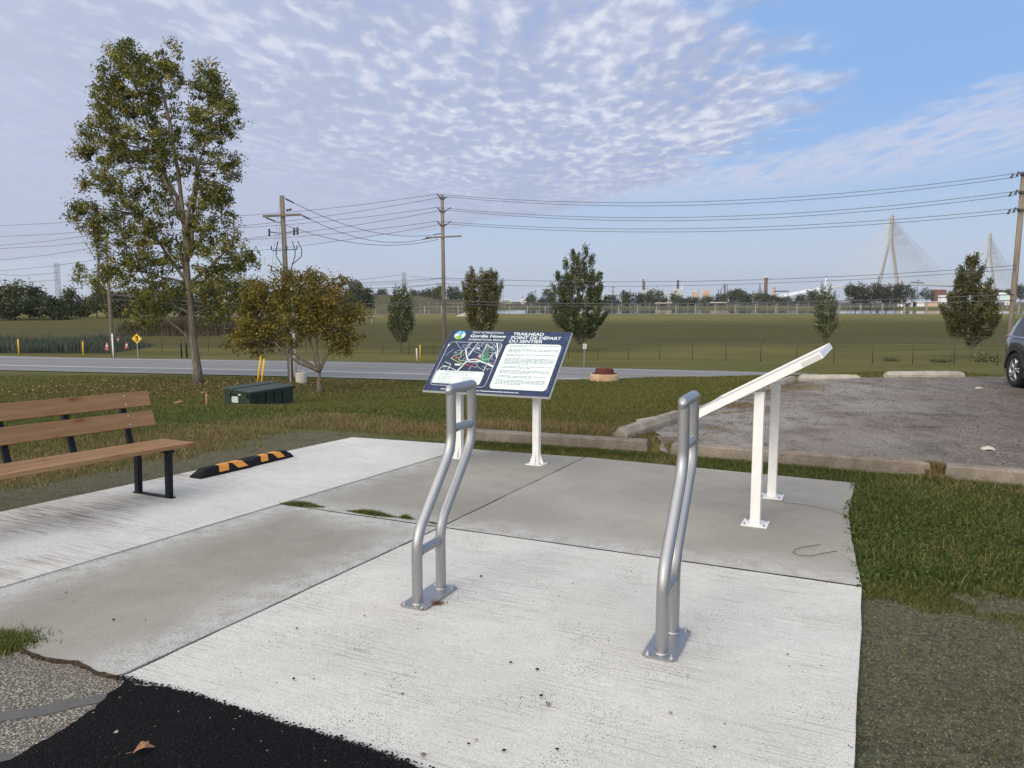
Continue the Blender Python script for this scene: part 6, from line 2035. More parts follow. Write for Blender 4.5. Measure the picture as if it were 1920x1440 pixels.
# shrubs and reeds
def tuft(u, v, Y, r, h_, n, mat, label, leaf=.12, name='shrub', cat='shrub', group=None):
    b = ground(u, Y)
    cen = rng.normal(size=(n, 3)) * np.array([r, r, h_ * .35]) * .5; cen[:, 2] = np.abs(cen[:, 2]) + .05
    root = empty(name, b, label, cat, group=group)
    leaf_mesh('foliage', cen, leaf, MATS[mat], root, rng.uniform(0, .9, n), .5, 1.6, np.tile([0, 0, 1.0], (n, 1)))
    mb = MB()
    for i in range(5): limb(mb, (0, 0, 0), (random.uniform(-r, r) * .4, random.uniform(-r, r) * .4, h_ * .6), .012, .005, .1, 3)
    mb.build('stems', MATS['tree_bark'], root)
tuft(1848, 683, 61, .75, 1.3, 900, 'leaf_maple', 'small round shrub at the fence below the broad conical tree', .14)
tuft(1670, 683, 62, .65, .45, 260, 'leaf_mid', 'low weed clump at the fence right of the sapling', .12, 'weed_clump', 'weed')
tuft(1766, 684, 60, .65, .5, 260, 'leaf_mid', 'low weed clump at the fence left of the broad conical tree', .12, 'weed_clump', 'weed')

def blades(name, x, y, z, h_, wd, mat, lean=.35, kind='stuff', rbias=0.0, flatten=1.0, parent=None):
    n = len(x)
    a = rng.uniform(0, 2 * np.pi, n)
    dx_, dy_ = np.cos(a), np.sin(a)
    la = rng.uniform(0, 2 * np.pi, n); lm = np.abs(rng.normal(0, lean, n)) * h_
    b0 = np.stack([x - dx_ * wd, y - dy_ * wd, z], 1); b1 = np.stack([x + dx_ * wd, y + dy_ * wd, z], 1)
    mx_ = np.stack([x + np.cos(la) * lm * .35, y + np.sin(la) * lm * .35, z + h_ * .6 * flatten], 1)
    m0 = mx_ - np.stack([dx_ * wd * .8, dy_ * wd * .8, 0 * x], 1); m1 = mx_ + np.stack([dx_ * wd * .8, dy_ * wd * .8, 0 * x], 1)
    tip = np.stack([x + np.cos(la) * lm, y + np.sin(la) * lm, z + h_ * flatten], 1)
    v = np.stack([b0, b1, m1, m0, tip], 1).reshape(-1, 3)
    i0 = np.arange(n) * 5
    # quads as two tris + tip tri
    f = np.stack([np.stack([i0, i0 + 1, i0 + 2], 1), np.stack([i0, i0 + 2, i0 + 3], 1), np.stack([i0 + 3, i0 + 2, i0 + 4], 1)], 1).reshape(-1, 3)
    rnd = np.clip(rng.beta(2, 2.5, n) + rbias, 0, 1)
    o = np_mesh(name, v, f, 3, MATS[mat], parent, attr={'rnd': ('FACE', np.repeat(rnd, 3))})
    return tag(o, kind=kind)

# reeds beyond the road
n = 16000
x = rng.uniform(-59, -41, n); y = rng.uniform(76, 86, n)
keep = (smooth_noise(x, y, 2.2, 5) + .25 > rng.uniform(0, 1, n)); x, y = x[keep], y[keep]
hgt = rng.uniform(.5, 1.7, len(x)) * (0.55 + .7 * smooth_noise(x, y, 2.2, 6)) * sstep(-x, 39, 46)
blades('reeds', x, y, T(x, y), hgt, .035, 'reed_leaf', .4)
n = 12000
x = rng.uniform(-53, -36, n); y = rng.uniform(100, 112, n)
blades('reeds', x, y, T(x, y), rng.uniform(.8, 2.4, n) * (.5 + .7 * smooth_noise(x, y, 3, 8)), .055, 'reed_dry', .35)

# ================================================================== BRIDGE
T1 = Vector((944, 1892, 0)); T2 = Vector((1517, 2409, 0))
axd = (T2 - T1).normalized(); pr = Vector((axd.y, -axd.x, 0))       # towards right/nearer
DZ = 44.0
def tower(label, c_, topz, nm='bridge_tower'):
    root = empty(nm, (c_.x, c_.y, -4), label, 'bridge tower', rz=math.atan2(pr.y, pr.x), group='towers of the cable-stayed bridge')
    topz = topz + 4
    s = 47.0
    zj = topz * .68
    for sg_ in (-1, 1):
        pts = [(sg_ * 24, 0, 0), (sg_ * 23.2, 0, 40), (sg_ * 14, 0, zj * .62), (sg_ * 3.6, 0, zj)]
        mb = MB()
        ring = []
        for (x_, y_, z_), w_, d_ in zip(pts, (5.5, 5.2, 5.0, 4.4), (10, 9.5, 9, 8)):
            ring.append([mb.bm.verts.new((x_ + a * w_ / 2, b * d_ / 2, z_)) for a, b in ((-1, -1), (1, -1), (1, 1), (-1, 1))])
        for a, b in zip(ring, ring[1:]):
            for k in range(4): mb.bm.faces.new((a[k], a[(k + 1) % 4], b[(k + 1) % 4], b[k]))
        mb.bm.faces.new(ring[0]); mb.bm.faces.new(ring[-1])
        mb.build('leg', MATS['bridge_concrete'], root)
    mb = MB(); ring = []
    for z_, w_, d_ in ((zj - 4, 11.5, 8.2), (zj + 6, 9.5, 8), (topz * .85, 8.2, 7.4), (topz - 5, 7.8, 7.0), (topz, 5.0, 4.5)):
        ring.append([mb.bm.verts.new((a * w_ / 2, b * d_ / 2, z_)) for a, b in ((-1, -1), (1, -1), (1, 1), (-1, 1))])
    for a, b in zip(ring, ring[1:]):
        for k in range(4): mb.bm.faces.new((a[k], a[(k + 1) % 4], b[(k + 1) % 4], b[k]))
    mb.bm.faces.new(ring[0]); mb.bm.faces.new(ring[-1])
    mb.build('spire', MATS['bridge_concrete'], root)
    MB().box((0, 0, 40), (46, 6, 4)).build('crossbeam', MATS['bridge_concrete'], root)
    return root
tz1 = at(1673, 402, 1892).z; tz2 = at(1858, 437, 2409).z
tw1 = tower('nearer pale bridge tower, inverted Y with cable fans, above the willows', T1, tz1)
tw2 = tower('farther bridge tower lit warm, behind the broad conical tree', T2, tz2)
def fan(tw, c_, topz, s0, s1, n, nm):
    """stay cables in two planes, along the axis from s0 to s1 (signed, from tower)"""
    inv = Matrix.Rotation(-tw.rotation_euler.z, 3, 'Z')
    mb = MB()
    for pl_ in (-1, 1):
        for i in range(n):
            t = (i + 1) / n
            s = s0 + (s1 - s0) * t
            foot = c_ + axd * s + pr * (pl_ * 18.0); foot.z = DZ + 1 + (4 * (1 - ((abs(s) - 426) / 426) ** 2) if s * (1 if c_ is T1 else -1) > 0 else -abs(s) * .03)
            head = c_ + pr * (pl_ * 1.5); head.z = topz - 8 - (1 - t) * (topz * .26)
            a = inv @ (head - tw.location); b = inv @ (foot - tw.location)
            mb.tube([a, b], .30, 3, caps=False)
    mb.build(nm, MATS['bridge_white'], tw)
fan(tw1, T1, tz1, 25, 420, 24, 'main_span_cables'); fan(tw1, T1, tz1, -25, -330, 24, 'side_span_cables')
fan(tw2, T2, tz2, -25, -420, 24, 'main_span_cables'); fan(tw2, T2, tz2, 25, 330, 24, 'side_span_cables')
# deck
dk = empty('bridge_deck', (T1.x, T1.y, DZ), 'long white bridge deck running between the two towers', 'bridge', rz=math.atan2(axd.y, axd.x))
def deck_z(s):
    if 0 <= s <= 777: return 4 * (1 - ((s - 388) / 388) ** 2)
    e = abs(s if s < 0 else s - 777)
    return -e * .035 - max(0, e - 320) * .065
ss_ = list(range(-560, 1400, 20))
for (w0, w1, z0, z1, mt, nm) in ((-18, 18, -1.6, 0, 'bridge_white', 'roadway'), (-18.6, -18.1, -3.0, 1.6, 'bridge_white', 'edge_fairing'), (18.1, 18.6, -3.0, 1.6, 'bridge_white', 'edge_fairing'), (-8, 8, -3.6, -1.7, 'dark_steel', 'girder')):
    mb = MB(); ring = []
    for s in ss_:
        z = deck_z(s)
        ring.append([mb.bm.verts.new((s, w_, z + q_)) for w_, q_ in ((w0, z0), (w1, z0), (w1, z1), (w0, z1))])
    for a, b in zip(ring, ring[1:]):
        for k in range(4): mb.bm.faces.new((a[k], a[(k + 1) % 4], b[(k + 1) % 4], b[k]))
    mb.build(nm, MATS[mt], dk)
for s in range(-540, -330, 60):
    for pl_ in (-9, 9):
        MB().box((s, pl_, (deck_z(s) - 3 - DZ) / 2 - 2), (3, 4, DZ + deck_z(s))).build('pier', MATS['bridge_concrete'], dk)
MB().box((85, 0, 7.2), (2, 2, 8)).build('gantry_post', MATS['dark_steel'], dk)
mb = MB()
for i in range(16): mb.box((95 + i * 5.5, -19, 6.8), (3.8, .6, 2.2))
mb.box((140, -19, 5.2), (95, .6, .8)); mb.build('gantry', MATS['dark_steel'], dk)

# construction derrick on the approach
def small(name, cat, label, u, vb, Y, fn, group=None, rz=0.0):
    b = at(u, vb, Y); b.z = min(b.z, b.z)
    o = empty(name, b, label, cat, rz=rz, group=group)
    fn(o, Y / FPX)
    return o
def f_crane(o, k):
    MB().tube([(-5 * k, 0, -30 * k), (0, 0, 8 * k)], .6, 4).build('boom', MATS['dark_steel'], o)
    MB().tube([(5 * k, 0, -4 * k), (1 * k, 0, 6 * k), (-6 * k, 0, -4 * k)], .5, 4).build('jib', MATS['dark_steel'], o)
small('derrick', 'crane', 'dark construction derrick on the bridge approach left of the willows', 1595, 535, 1700, f_crane)
def f_mast(o, k): MB().tube([(0, 0, -30 * k), (0, 0, 13 * k)], [3, 2], 4).build('mast', MATS['dark_steel'], o)
small('crane_mast', 'crane', 'short mast beside the left leg of the nearer bridge tower', 1647, 531, 1880, f_mast)

# ================================================================== SKYLINE
def f_stack(col, w_, h_, cap=None, bands=0):
    def fn(o, k):
        W_ = w_ * k; H_ = h_ * k
        MB().lathe([(0, -20 * k), (W_ * .55, -20 * k), (W_ * .52, 0), (W_ * .46, H_), (W_ * .3, H_), (0, H_ * .99)], seg=14).build('shaft', MATS[col], o)
        for i in range(bands):
            z = H_ * (i + .5) / bands
            MB().lathe([(W_ * .53, z - .35 * k), (W_ * .58, z - .35 * k), (W_ * .58, z + .35 * k), (W_ * .53, z + .35 * k)], seg=14).build('platform', MATS['dark_steel'], o)
        if cap: MB().lathe([(W_ * .5, H_ * .93), (W_ * .54, H_ * .93), (W_ * .54, H_), (W_ * .5, H_)], seg=14).build('cap', MATS[cap], o)
    return fn
small('chimney', 'chimney', 'dark twin chimney above the tallest bank tree, left one', 1205.5, 545, 1500, f_stack('stack_brown', 2.6, 21, 'dark_steel', 3))
small('chimney', 'chimney', 'shorter dark chimney joined to the right of the left twin', 1208.5, 545, 1498, f_stack('stack_brown', 2.6, 17, 'dark_steel', 3))
small('chimney', 'chimney', 'dark chimney standing on the pale factory', 1271, 541, 1500, f_stack('stack_brown', 4.2, 15.5, 'dark_steel', 4))
small('chimney', 'chimney', 'tall red-brown banded stack with a white top', 1435.5, 550, 1500, f_stack('brick_red', 6.5, 31, 'bridge_white', 5))
small('chimney', 'chimney', 'short warm-toned tower right of the red-brown stack', 1451.5, 551, 1500, f_stack('industrial_tan', 5, 14, 'bridge_white', 2))
small('flare_stack', 'chimney', 'slim white stack with a black tip left of the sapling', 1547, 545, 1500, f_stack('bridge_white', 2.0, 27, 'black_steel', 0))
small('chimney', 'chimney', 'thin white pipe on the right side of the pale factory', 1278.5, 551, 1499, f_stack('bridge_white', 1.5, 17))
def f_box(mat, w_, h_, d_=12, extra=()):
    def fn(o, k):
        MB().box((0, 0, (h_ / 2 - 6) * k), (w_ * k, d_ * k, (h_ + 12) * k)).build('hall', MATS[mat], o)
        for ex in extra: MB().box((ex[0] * k, -d_ * k * .5 - .5, ex[1] * k), (ex[2] * k, 1, ex[3] * k)).build('window_band', MATS['dark_steel'], o)
        MB().box((0, 0, (h_ + .4) * k), (w_ * k * 1.02, d_ * k * 1.02, .8 * k)).build('roof_edge', MATS['bridge_white'], o)
    return fn
small('factory', 'factory', 'pale factory block under the dark chimney', 1269, 550, 1502, f_box('industrial_pale', 17, 7.5, extra=((-3, 4, 5, 1),)))
small('factory', 'factory', 'grey factory block at the foot of the pale one, half behind trees', 1253, 562, 1480, f_box('industrial_pale', 8, 12))
small('factory', 'factory', 'pale roof under the twin dark chimneys', 1206, 550, 1502, f_box('industrial_pale', 12, 5))
small('factory', 'factory', 'low white building left of the large conical tree', 948, 566, 1300, f_box('industrial_pale', 22, 4, extra=((0, 2, 14, 1.0),)))
small('factory', 'factory', 'small white building with dark windows left of the slim tree', 981, 566, 1300, f_box('bridge_white', 9, 5, extra=((0, 2.5, 6, 1.2),)))
small('factory', 'factory', 'low tan building left of the blast furnace', 1303, 551, 1600, f_box('industrial_tan', 8, 3.5))
small('tank', 'tank', 'left of three warm-toned storage tanks by the blast furnace', 1319, 551, 1600, f_stack('industrial_tan', 4, 7))
small('tank', 'tank', 'middle of three warm-toned storage tanks by the blast furnace', 1323.5, 551, 1600, f_stack('industrial_tan', 4, 7))
small('tank', 'tank', 'right of three warm-toned storage tanks by the blast furnace', 1328, 551, 1600, f_stack('industrial_tan', 4.4, 7))
def f_furn(o, k):
    MB().tube([(0, 0, -10 * k), (0, 0, 15 * k)], [3 * k * .6, 1 * k], 8).build('furnace', MATS['stack_brown'], o)
    MB().tube([(-8 * k, 0, -8 * k), (-7 * k, 0, 4 * k), (-4 * k, 0, 9 * k), (-1 * k, 0, 11 * k)], .7 * k, 6).build('downcomer', MATS['stack_brown'], o)
    MB().tube([(4.5 * k, 0, -8 * k), (4.5 * k, 0, 13 * k)], .55 * k, 6).build('pipe', MATS['stack_brown'], o)
    MB().tube([(-12 * k, 0, -8 * k), (-12 * k, 0, 4 * k)], .9 * k, 6).build('stove', MATS['stack_brown'], o)
    mb = MB()
    for z in (-2, 1, 4, 7, 10): mb.box((0, 0, z * k), (6 * k, 3 * k, .4 * k))
    mb.build('platforms', MATS['dark_steel'], o)
small('blast_furnace', 'factory', 'dark blast furnace with bent pipes on the skyline', 1359, 547, 1600, f_furn)
def f_gantry(o, k):
    mb = MB(); mb.box((0, 0, 5.5 * k), (27 * k, 2 * k, .8 * k))
    for i in range(10): mb.box(((-12 + i * 2.6) * k, 0, 4.5 * k), (1.6 * k, 2 * k, 1.6 * k))
    mb.tube([(12.5 * k, 0, -6 * k), (12.5 * k, 0, 6 * k)], .5 * k, 4)
    mb.build('truss', MATS['dark_steel'], o)
small('conveyor_gantry', 'gantry', 'dark conveyor gantry right of the red-brown stack', 1465, 551, 1480, f_gantry)
small('warehouse', 'building', 'red brick warehouse left of the broad conical tree', 1760, 553, 900, f_box('brick_red', 22, 10))
def f_shed(o, k):
    mb = MB(); w_, h_ = 16 * k, 6 * k; d_ = 14 * k
    mb.extrude([(-w_ / 2, -d_ / 2, -4 * k), (w_ / 2, -d_ / 2, -4 * k), (w_ / 2, -d_ / 2, h_), (-w_ / 2, -d_ / 2, h_)], (0, d_, 0)); mb.build('wall', MATS['print_pale_blue'], o)
    mb = MB(); mb.extrude([(-w_ * .62, -d_ * .52, h_ * .95), (w_ * .55, -d_ * .52, h_ * .95), (w_ * .05, -d_ * .52, h_ * 1.65)], (0, d_ * 1.04, 0)); mb.build('roof', MATS['bridge_white'], o)
small('shed', 'shed', 'pale blue-white gabled shed between the conical tree and the right pole', 1879, 559, 620, f_shed)
small('shed', 'shed', 'low white shed roof at the left foot of the gabled shed', 1895, 560, 640, f_box('bridge_white', 14, 4))
small('shed', 'shed', 'long low white canopy behind the broad conical tree', 1790, 556, 620, f_box('bridge_white', 56, 1.6, 10))
# yard clutter by the pond: barriers, boats, tarps
for i, (u, w_, h_, mt, lab) in enumerate(((1700, 30, 3.5, 'bridge_white', 'white site trailers behind the pond, left of the blue one'), (1713, 6, 5, 'print_line_blue', 'small blue machine in the yard behind the pond'),
                                      (1745, 24, 2.4, 'industrial_tan', 'row of orange barriers in the yard behind the pond'), (1725, 14, 3, 'white_plastic', 'white skip beside the orange barriers'))):
    small('site_trailer' if i < 1 else ('machine' if i == 1 else 'barrier'), 'yard equipment', lab, u, 568.5, 520, f_box(mt, w_, h_ * .8, 6))
# train of dark wagons with two white tankers
def f_train(w_, h_, mat):
    def fn(o, k):
        n_ = int(w_ / 17) + 1
        mb = MB()
        for i in range(n_): mb.box(((-w_ / 2 + (i + .5) * w_ / n_) * k, 0, h_ / 2 * k), (w_ / n_ * k * .95, 3 * k, h_ * k), bevel=.2)
        mb.build('wagon_body', MATS[mat], o)
        MB().box((0, 0, .3 * k), (w_ * k, 2.4 * k, .6 * k)).build('chassis', MATS['dark_steel'], o)
    return fn
def f_tanker(o, k):
    MB().tube([(-16 * k, 0, 2.2 * k), (-15 * k, 0, 2.2 * k), (15 * k, 0, 2.2 * k), (16 * k, 0, 2.2 * k)], [1.0 * k, 1.5 * k, 1.5 * k, 1.0 * k], 10).build('tank', MATS['shell_white'], o)
    MB().box((0, 0, .5 * k), (32 * k, 2.4 * k, .7 * k)).build('chassis', MATS['dark_steel'], o)
small('freight_train', 'train', 'dark string of wagons in front of the bank trees', 1440, 569.5, 560, f_train(230, 2.6, 'train_dark'))
small('freight_train', 'train', 'dark string of wagons left of the cream tanker', 1170, 570.5, 560, f_train(95, 1.6, 'train_dark'))
small('tank_wagon', 'train', 'cream tank wagon under the pale factory', 1244, 571, 556, f_tanker)
small('tank_wagon', 'train', 'whiter tank wagon under the blast furnace', 1347, 570, 556, f_tanker)

# lattice pylons and masts
def lattice(o, k, h_, wb, wt, arms, th=.35):
    mb = MB(); lv_ = 9
    H_ = h_ * k
    cs = []
    for i in range(lv_ + 1):
        t = i / lv_; w_ = (wb + (wt - wb) * min(1, t * 1.35)) * k / 2
        cs.append([Vector((a * w_, b * w_, H_ * t)) for a, b in ((-1, -1), (1, -1), (1, 1), (-1, 1))])
    for a, b in zip(cs, cs[1:]):
        for j in range(4):
            mb.tube([a[j], b[j]], th * k, 3, caps=False)
            mb.tube([a[j], b[(j + 1) % 4]], th * .6 * k, 3, caps=False)
            mb.tube([a[(j + 1) % 4], b[j]], th * .6 * k, 3, caps=False)
    mb.build('lattice', MATS['galvanised'], o)
    for t, w_ in arms:
        mb = MB(); mb.tube([(-w_ * k / 2, 0, H_ * t), (w_ * k / 2, 0, H_ * t)], th * 1.1 * k, 4)
        mb.tube([(-w_ * k / 2, 0, H_ * t), (0, 0, H_ * t + 1.5 * k), (w_ * k / 2, 0, H_ * t)], th * .7 * k, 3)
        mb.build('crossarm', MATS['galvanised'], o)
gpy = 'lattice pylons on the horizon'
small('pylon', 'pylon', 'lattice pylon above the small conical tree', 758, 552, 640, lambda o, k: lattice(o, k, 39, 9, 4.2, ((1.0, 11), (.72, 12), (.46, 13)), .28), gpy)
small('pylon', 'pylon', 'faint lattice pylon right of the reddish-green tree', 940.5, 566, 900, lambda o, k: lattice(o, k, 43, 8, 4, ((1.0, 9), (.80, 11), (.6, 11)), .22), gpy)
small('pylon', 'pylon', 'thin pylon between the large conical tree and the rounded tree', 1149, 569, 900, lambda o, k: lattice(o, k, 31, 6, 2, ((.96, 10), (.7, 9)), .22), gpy)
small('pylon', 'pylon', 'slim grey pylon left of the red-brown stack', 1424, 563, 700, lambda o, k: lattice(o, k, 30, 5, 2, (), .30), gpy)
small('lattice_mast', 'mast', 'square lattice mast rising from the far left hedge', 112.5, 592, 160, lambda o, k: lattice(o, k, 98, 7.0, 6.2, (), .38), gpy)
def f_pole(h_, arm=0):
    def fn(o, k):
        MB().tube([(0, 0, -6 * k), (0, 0, h_ * k)], .35 * k, 4).build('shaft', MATS['dark_steel'], o)
        if arm: MB().tube([(-arm * k, 0, h_ * .9 * k), (arm * k, 0, h_ * .9 * k)], .3 * k, 4).build('crossarm', MATS['dark_steel'], o)
    return fn
small('distant_pole', 'utility pole', 'distant dark pole right of the slim tree', 1003.5, 566, 620, f_pole(22, 3))
small('distant_pole', 'utility pole', 'faint distant pole left of the twin chimneys', 1182, 566, 900, f_pole(24))
small('distant_pole', 'utility pole', 'faint distant pole right of the tank wagons', 1320, 566, 640, f_pole(15))
small('distant_pole', 'utility pole', 'distant pole behind the round tree right of the willows', 1720, 555, 800, f_pole(32, 3))
small('distant_pole', 'utility pole', 'distant pole right of the tall pale factory pipe', 1310, 556, 1000, f_pole(14, 1))
# faint transmission lines on the left horizon
for i, (pts_) in enumerate((((-20, 514), (110, 511), (112, 511)), ((-20, 524), (110, 525), (112, 525)), ((758, 515), (640, 529), (560, 533)), ((758, 530), (640, 538), (560, 541)), ((758, 530), (834, 521), (834, 521)), ((758, 540), (834, 530), (834, 530)), ((760, 517), (850, 525), (940, 529)))):
    w3 = [at(a, b, 600 if i > 1 else 160) for a, b in pts_[:3]]
    if (w3[2] - w3[1]).length < 1: w3 = [w3[0], w3[0].lerp(w3[1], .5) - Vector((0, 0, .5)), w3[1]]
    mb = MB(); mb.tube([p - w3[0] for p in w3], .14 if i > 1 else .04, 3)
    tag(mb.build('power_line', MATS['conductor'], None, w3[0]), ('upper faint line reaching the lattice mast from the left edge', 'lower faint line reaching the lattice mast from the left edge', 'upper distant line from the pylon above the small conical tree leftwards', 'lower distant line from the pylon above the small conical tree leftwards', 'upper distant line from that pylon right towards the centre pole', 'lower distant line from that pylon right towards the centre pole', 'faint line between the two distant pylons')[i], 'power line', 'distant transmission lines')

# white guard rail at the left under the trees
o0 = ground(360, 132)
rt_ = empty('guard_rail', o0, 'low white railing at the field edge behind the poplar and orange tree', 'railing')
xs_ = np.arange(0, 34, 1.7); base_x = at(372, 590, 140).x
for x_ in xs_:
    wx = base_x + x_; p = Vector((wx, 140, Tz(wx, 140))) - o0
    MB().box((p.x, p.y, p.z + .65), (.14, .14, 1.3)).build('post', MATS['galvanised'], rt_)
MB().box((base_x - o0.x + 17, 140 - o0.y, Tz(base_x + 17, 140) - o0.z + 1.2), (34, .1, .12)).build('rail', MATS['galvanised'], rt_)
mb = MB(); mb.lathe([(0, .9), (1.4, .5), (2.6, 0.1), (3.0, -.3)], seg=12)
for v in mb.bm.verts: v.co += Vector((random.uniform(-.3, .3), random.uniform(-.3, .3), random.uniform(-.15, .1)))
gp = ground(874, 196); tag(mb.build('gravel_heap', MATS['stop_pale'], None, gp), 'pale gravel heap on the field left of the reddish-green tree', 'gravel heap')

# ================================================================== GRASS
def in_poly(x, y, poly):
    inside = np.zeros(len(x), bool); j = len(poly) - 1
    for i in range(len(poly)):
        xi, yi = poly[i][0], poly[i][1]; xj, yj = poly[j][0], poly[j][1]
        c_ = ((yi > y) != (yj > y)) & (x < (xj - xi) * (y - yi) / (yj - yi + 1e-12) + xi)
        inside ^= c_; j = i
    return inside
hard = [s1, s2, s3, s4, s5, old, fa, [(p[0], p[1]) for p in lot]]
def free(x, y):
    ok = np.ones(len(x), bool)
    for pl_ in hard: ok &= ~in_poly(x, y, [(q_[0], q_[1]) for q_ in pl_])
    return ok
def view_ok(x, y, m=0.06):
    k = x / np.maximum(y, .5)
    return (k > -.70 - m - .25 / np.maximum(y, 1)) & (k < .70 + m + .25 / np.maximum(y, 1))
# lush patch right of the slab
n = 210000
x = rng.uniform(1.5, 6.8, n); y = rng.uniform(3.9, 8.8, n)
h_m, d_m, l_m, g_m = masks(x, y)
bk = y - kerb_y(x)
ok = free(x + 0.13 * (smooth_noise(x, y, .10, 9) - .25), y) & (h_m < rng.uniform(.02, .95, n)) & (bk < -.03) & (rng.uniform(0, 1, n) < .35 + .8 * smooth_noise(x, y, .25, 4)) & view_ok(x, y)
x, y, d_s = x[ok], y[ok], d_m[ok]
hgt = rng.uniform(.014, .046, len(x)) * (.5 + 1.1 * smooth_noise(x, y, .35, 11)) * (.6 + .7 * smooth_noise(x, y, .09, 12))
yel = .55 * sstep(smooth_noise(x, y, .45, 61) * .6 + smooth_noise(x, y, .14, 62) * .4 + .10 * (x - 3.4), .46, .72)
dm = np.maximum(d_s, yel) > rng.uniform(.10, .95, len(x))
blades('grass', x[~dm], y[~dm], T(x[~dm], y[~dm]), hgt[~dm], .0042, 'blade_green', .9, rbias=-.04)
blades('grass', x[dm], y[dm], T(x[dm], y[dm]), hgt[dm] * .8, .0028, 'blade_dry', 1.3)
# tall stray stems
n = 2600
x = rng.uniform(2.3, 6.5, n); y = rng.uniform(4.3, 7.5, n); h_m = masks(x, y)[0]
ok = free(x, y) & (h_m < .5) & (y < kerb_y(x) - .1); x, y = x[ok], y[ok]
blades('grass', x, y, T(x, y), rng.uniform(.05, .13, len(x)), .0020, 'blade_lawn', .7, rbias=.28)
# broad weed leaves among the grass
n = 26000
x = rng.uniform(1.9, 5.2, n); y = rng.uniform(4.1, 7.9, n)
ok = free(x + .05, y) & (masks(x, y)[0] < .4) & (smooth_noise(x, y, .3, 21) > .36) & (y < kerb_y(x) - .1)
cen = np.stack([x, y, T(x, y) + rng.uniform(.015, .05, n)], 1)[ok]
o = leaf_mesh('clover', cen, .026, MATS['blade_green'], None, rng.uniform(.1, .6, len(cen)), 0.0, 1.0); tag(o, kind='stuff')

# lawn near and middle distance
def lawn(n, x0, x1, y0, y1, hlo, hhi, wd, lean=.6, seed=0):
    x = rng.uniform(x0, x1, n); y = y0 + (y1 - y0) * rng.uniform(0, 1, n) ** 1.3
    ok = view_ok(x, y) & free(x, y); x, y = x[ok], y[ok]
    h_m, d_m, l_m, g_m = masks(x, y)
    ok = (h_m < rng.uniform(.1, .9, len(x))) & (np.abs(y - kerb_y(x) - .07) > .11) & ((x < 1.75) | (y > kerb_y(x) + .2) | (y < kerb_y(x) - .02))
    x, y, d_m, g_m, l_m = x[ok], y[ok], d_m[ok], g_m[ok], l_m[ok]
    s, _ = roadmask_z(x, y)
    ok = (s < -.4) | (s > 11.5); x, y, d_m, g_m = x[ok], y[ok], d_m[ok], g_m[ok]
    z = T(x, y)
    hgt = rng.uniform(hlo, hhi, len(x)) * (.7 + .6 * smooth_noise(x, y, 1.1, 31))
    r_ = rng.uniform(0, 1, len(x))
    dm = d_m > r_; gm = (~dm) & (g_m > r_)
    rest = ~(dm | gm)
    for mk, mt, lb in ((dm, 'blade_dry', lean * 1.4), (gm, 'blade_green', lean), (rest, 'blade_lawn', lean)):
        if mk.sum(): blades('grass', x[mk], y[mk], z[mk], hgt[mk] * (1.35 if mt == 'blade_dry' else 1), wd, mt, lb)
lawn(170000, -9, 8, 6.0, 13.5, .025, .065, .0042)
lawn(150000, -17, 12, 13, 27, .025, .055, .010)
lawn(90000, -30, 22, 27, 44, .04, .09, .022)
# grass creeping over the kerb foot
n = 16000
x = rng.uniform(-.6, 6.2, n); y = kerb_y(x) - np.abs(rng.normal(0, .11, n)) - .01
ok = free(x, y) ; x, y = x[ok], y[ok]
blades('grass', x, y, T(x, y), rng.uniform(.02, .07, len(x)), .0042, 'blade_green', .8)

# grass tufts in the slab joint
def joint_grass(u0, v0, u1, v1, n, w_, label, hmax=.045):
    a = onslab(u0, v0); b = onslab(u1, v1)
    t = rng.uniform(0, 1, n); o_ = rng.normal(0, w_, n) * np.sin(np.pi * np.clip(t, .03, .97)) ** .5
    x = a.x + (b.x - a.x) * t - o_ * .4; y = a.y + (b.y - a.y) * t + o_
    root = blades('grass_tuft', x, y, pz(x, y) - .005, rng.uniform(.015, hmax, n) * np.sin(np.pi * np.clip(t, .1, .9)), .0028, 'blade_green', .9, kind='stuff', rbias=.08)
joint_grass(524, 944, 608, 951, 2600, .024, '')
joint_grass(650, 958, 745, 970, 2800, .024, '')
joint_grass(745, 970, 777, 974, 500, .012, '')
joint_grass(800, 979, 826, 984, 300, .008, '', .02)
# moss clump at the left edge of the frame
c_ = onslab(8, 1207); n = 5000
x = c_.x + rng.normal(0, .075, n) - .03; y = c_.y + rng.normal(0, .065, n)
blades('grass_tuft', x, y, pz(x, y) - .01, rng.uniform(.012, .04, n), .003, 'blade_green', .8, rbias=.1)

# fibres and seedlings on the mulched soil
n = 260000
x = np.concatenate([rng.uniform(1.0, 6.5, n), rng.uniform(-7.5, -1.0, n)]); y = np.concatenate([rng.uniform(1.6, 4.9, n), rng.uniform(3.5, 10.8, n)])
h_m = masks(x, y)[0]
ok = free(x, y) & (h_m > rng.uniform(.05, .8, len(x))) & (rng.uniform(0, 1, len(x)) < .15 + .9 * smooth_noise(x, y, .18, 41)) & view_ok(x, y, .1)
x, y = x[ok], y[ok]
blades('mulch_fibre', x, y, T(x, y) + rng.uniform(-.004, .003, len(x)), rng.uniform(.004, .016, len(x)), .0013, 'fibre', 1.7, flatten=.45)
n = 70
x = rng.uniform(1.6, 2.6, n); y = rng.uniform(2.4, 3.9, n); ok = free(x, y); x, y = x[ok], y[ok]
blades('grass', x, y, T(x, y), rng.uniform(.04, .10, len(x)), .0016, 'blade_lawn', .3, rbias=.1)
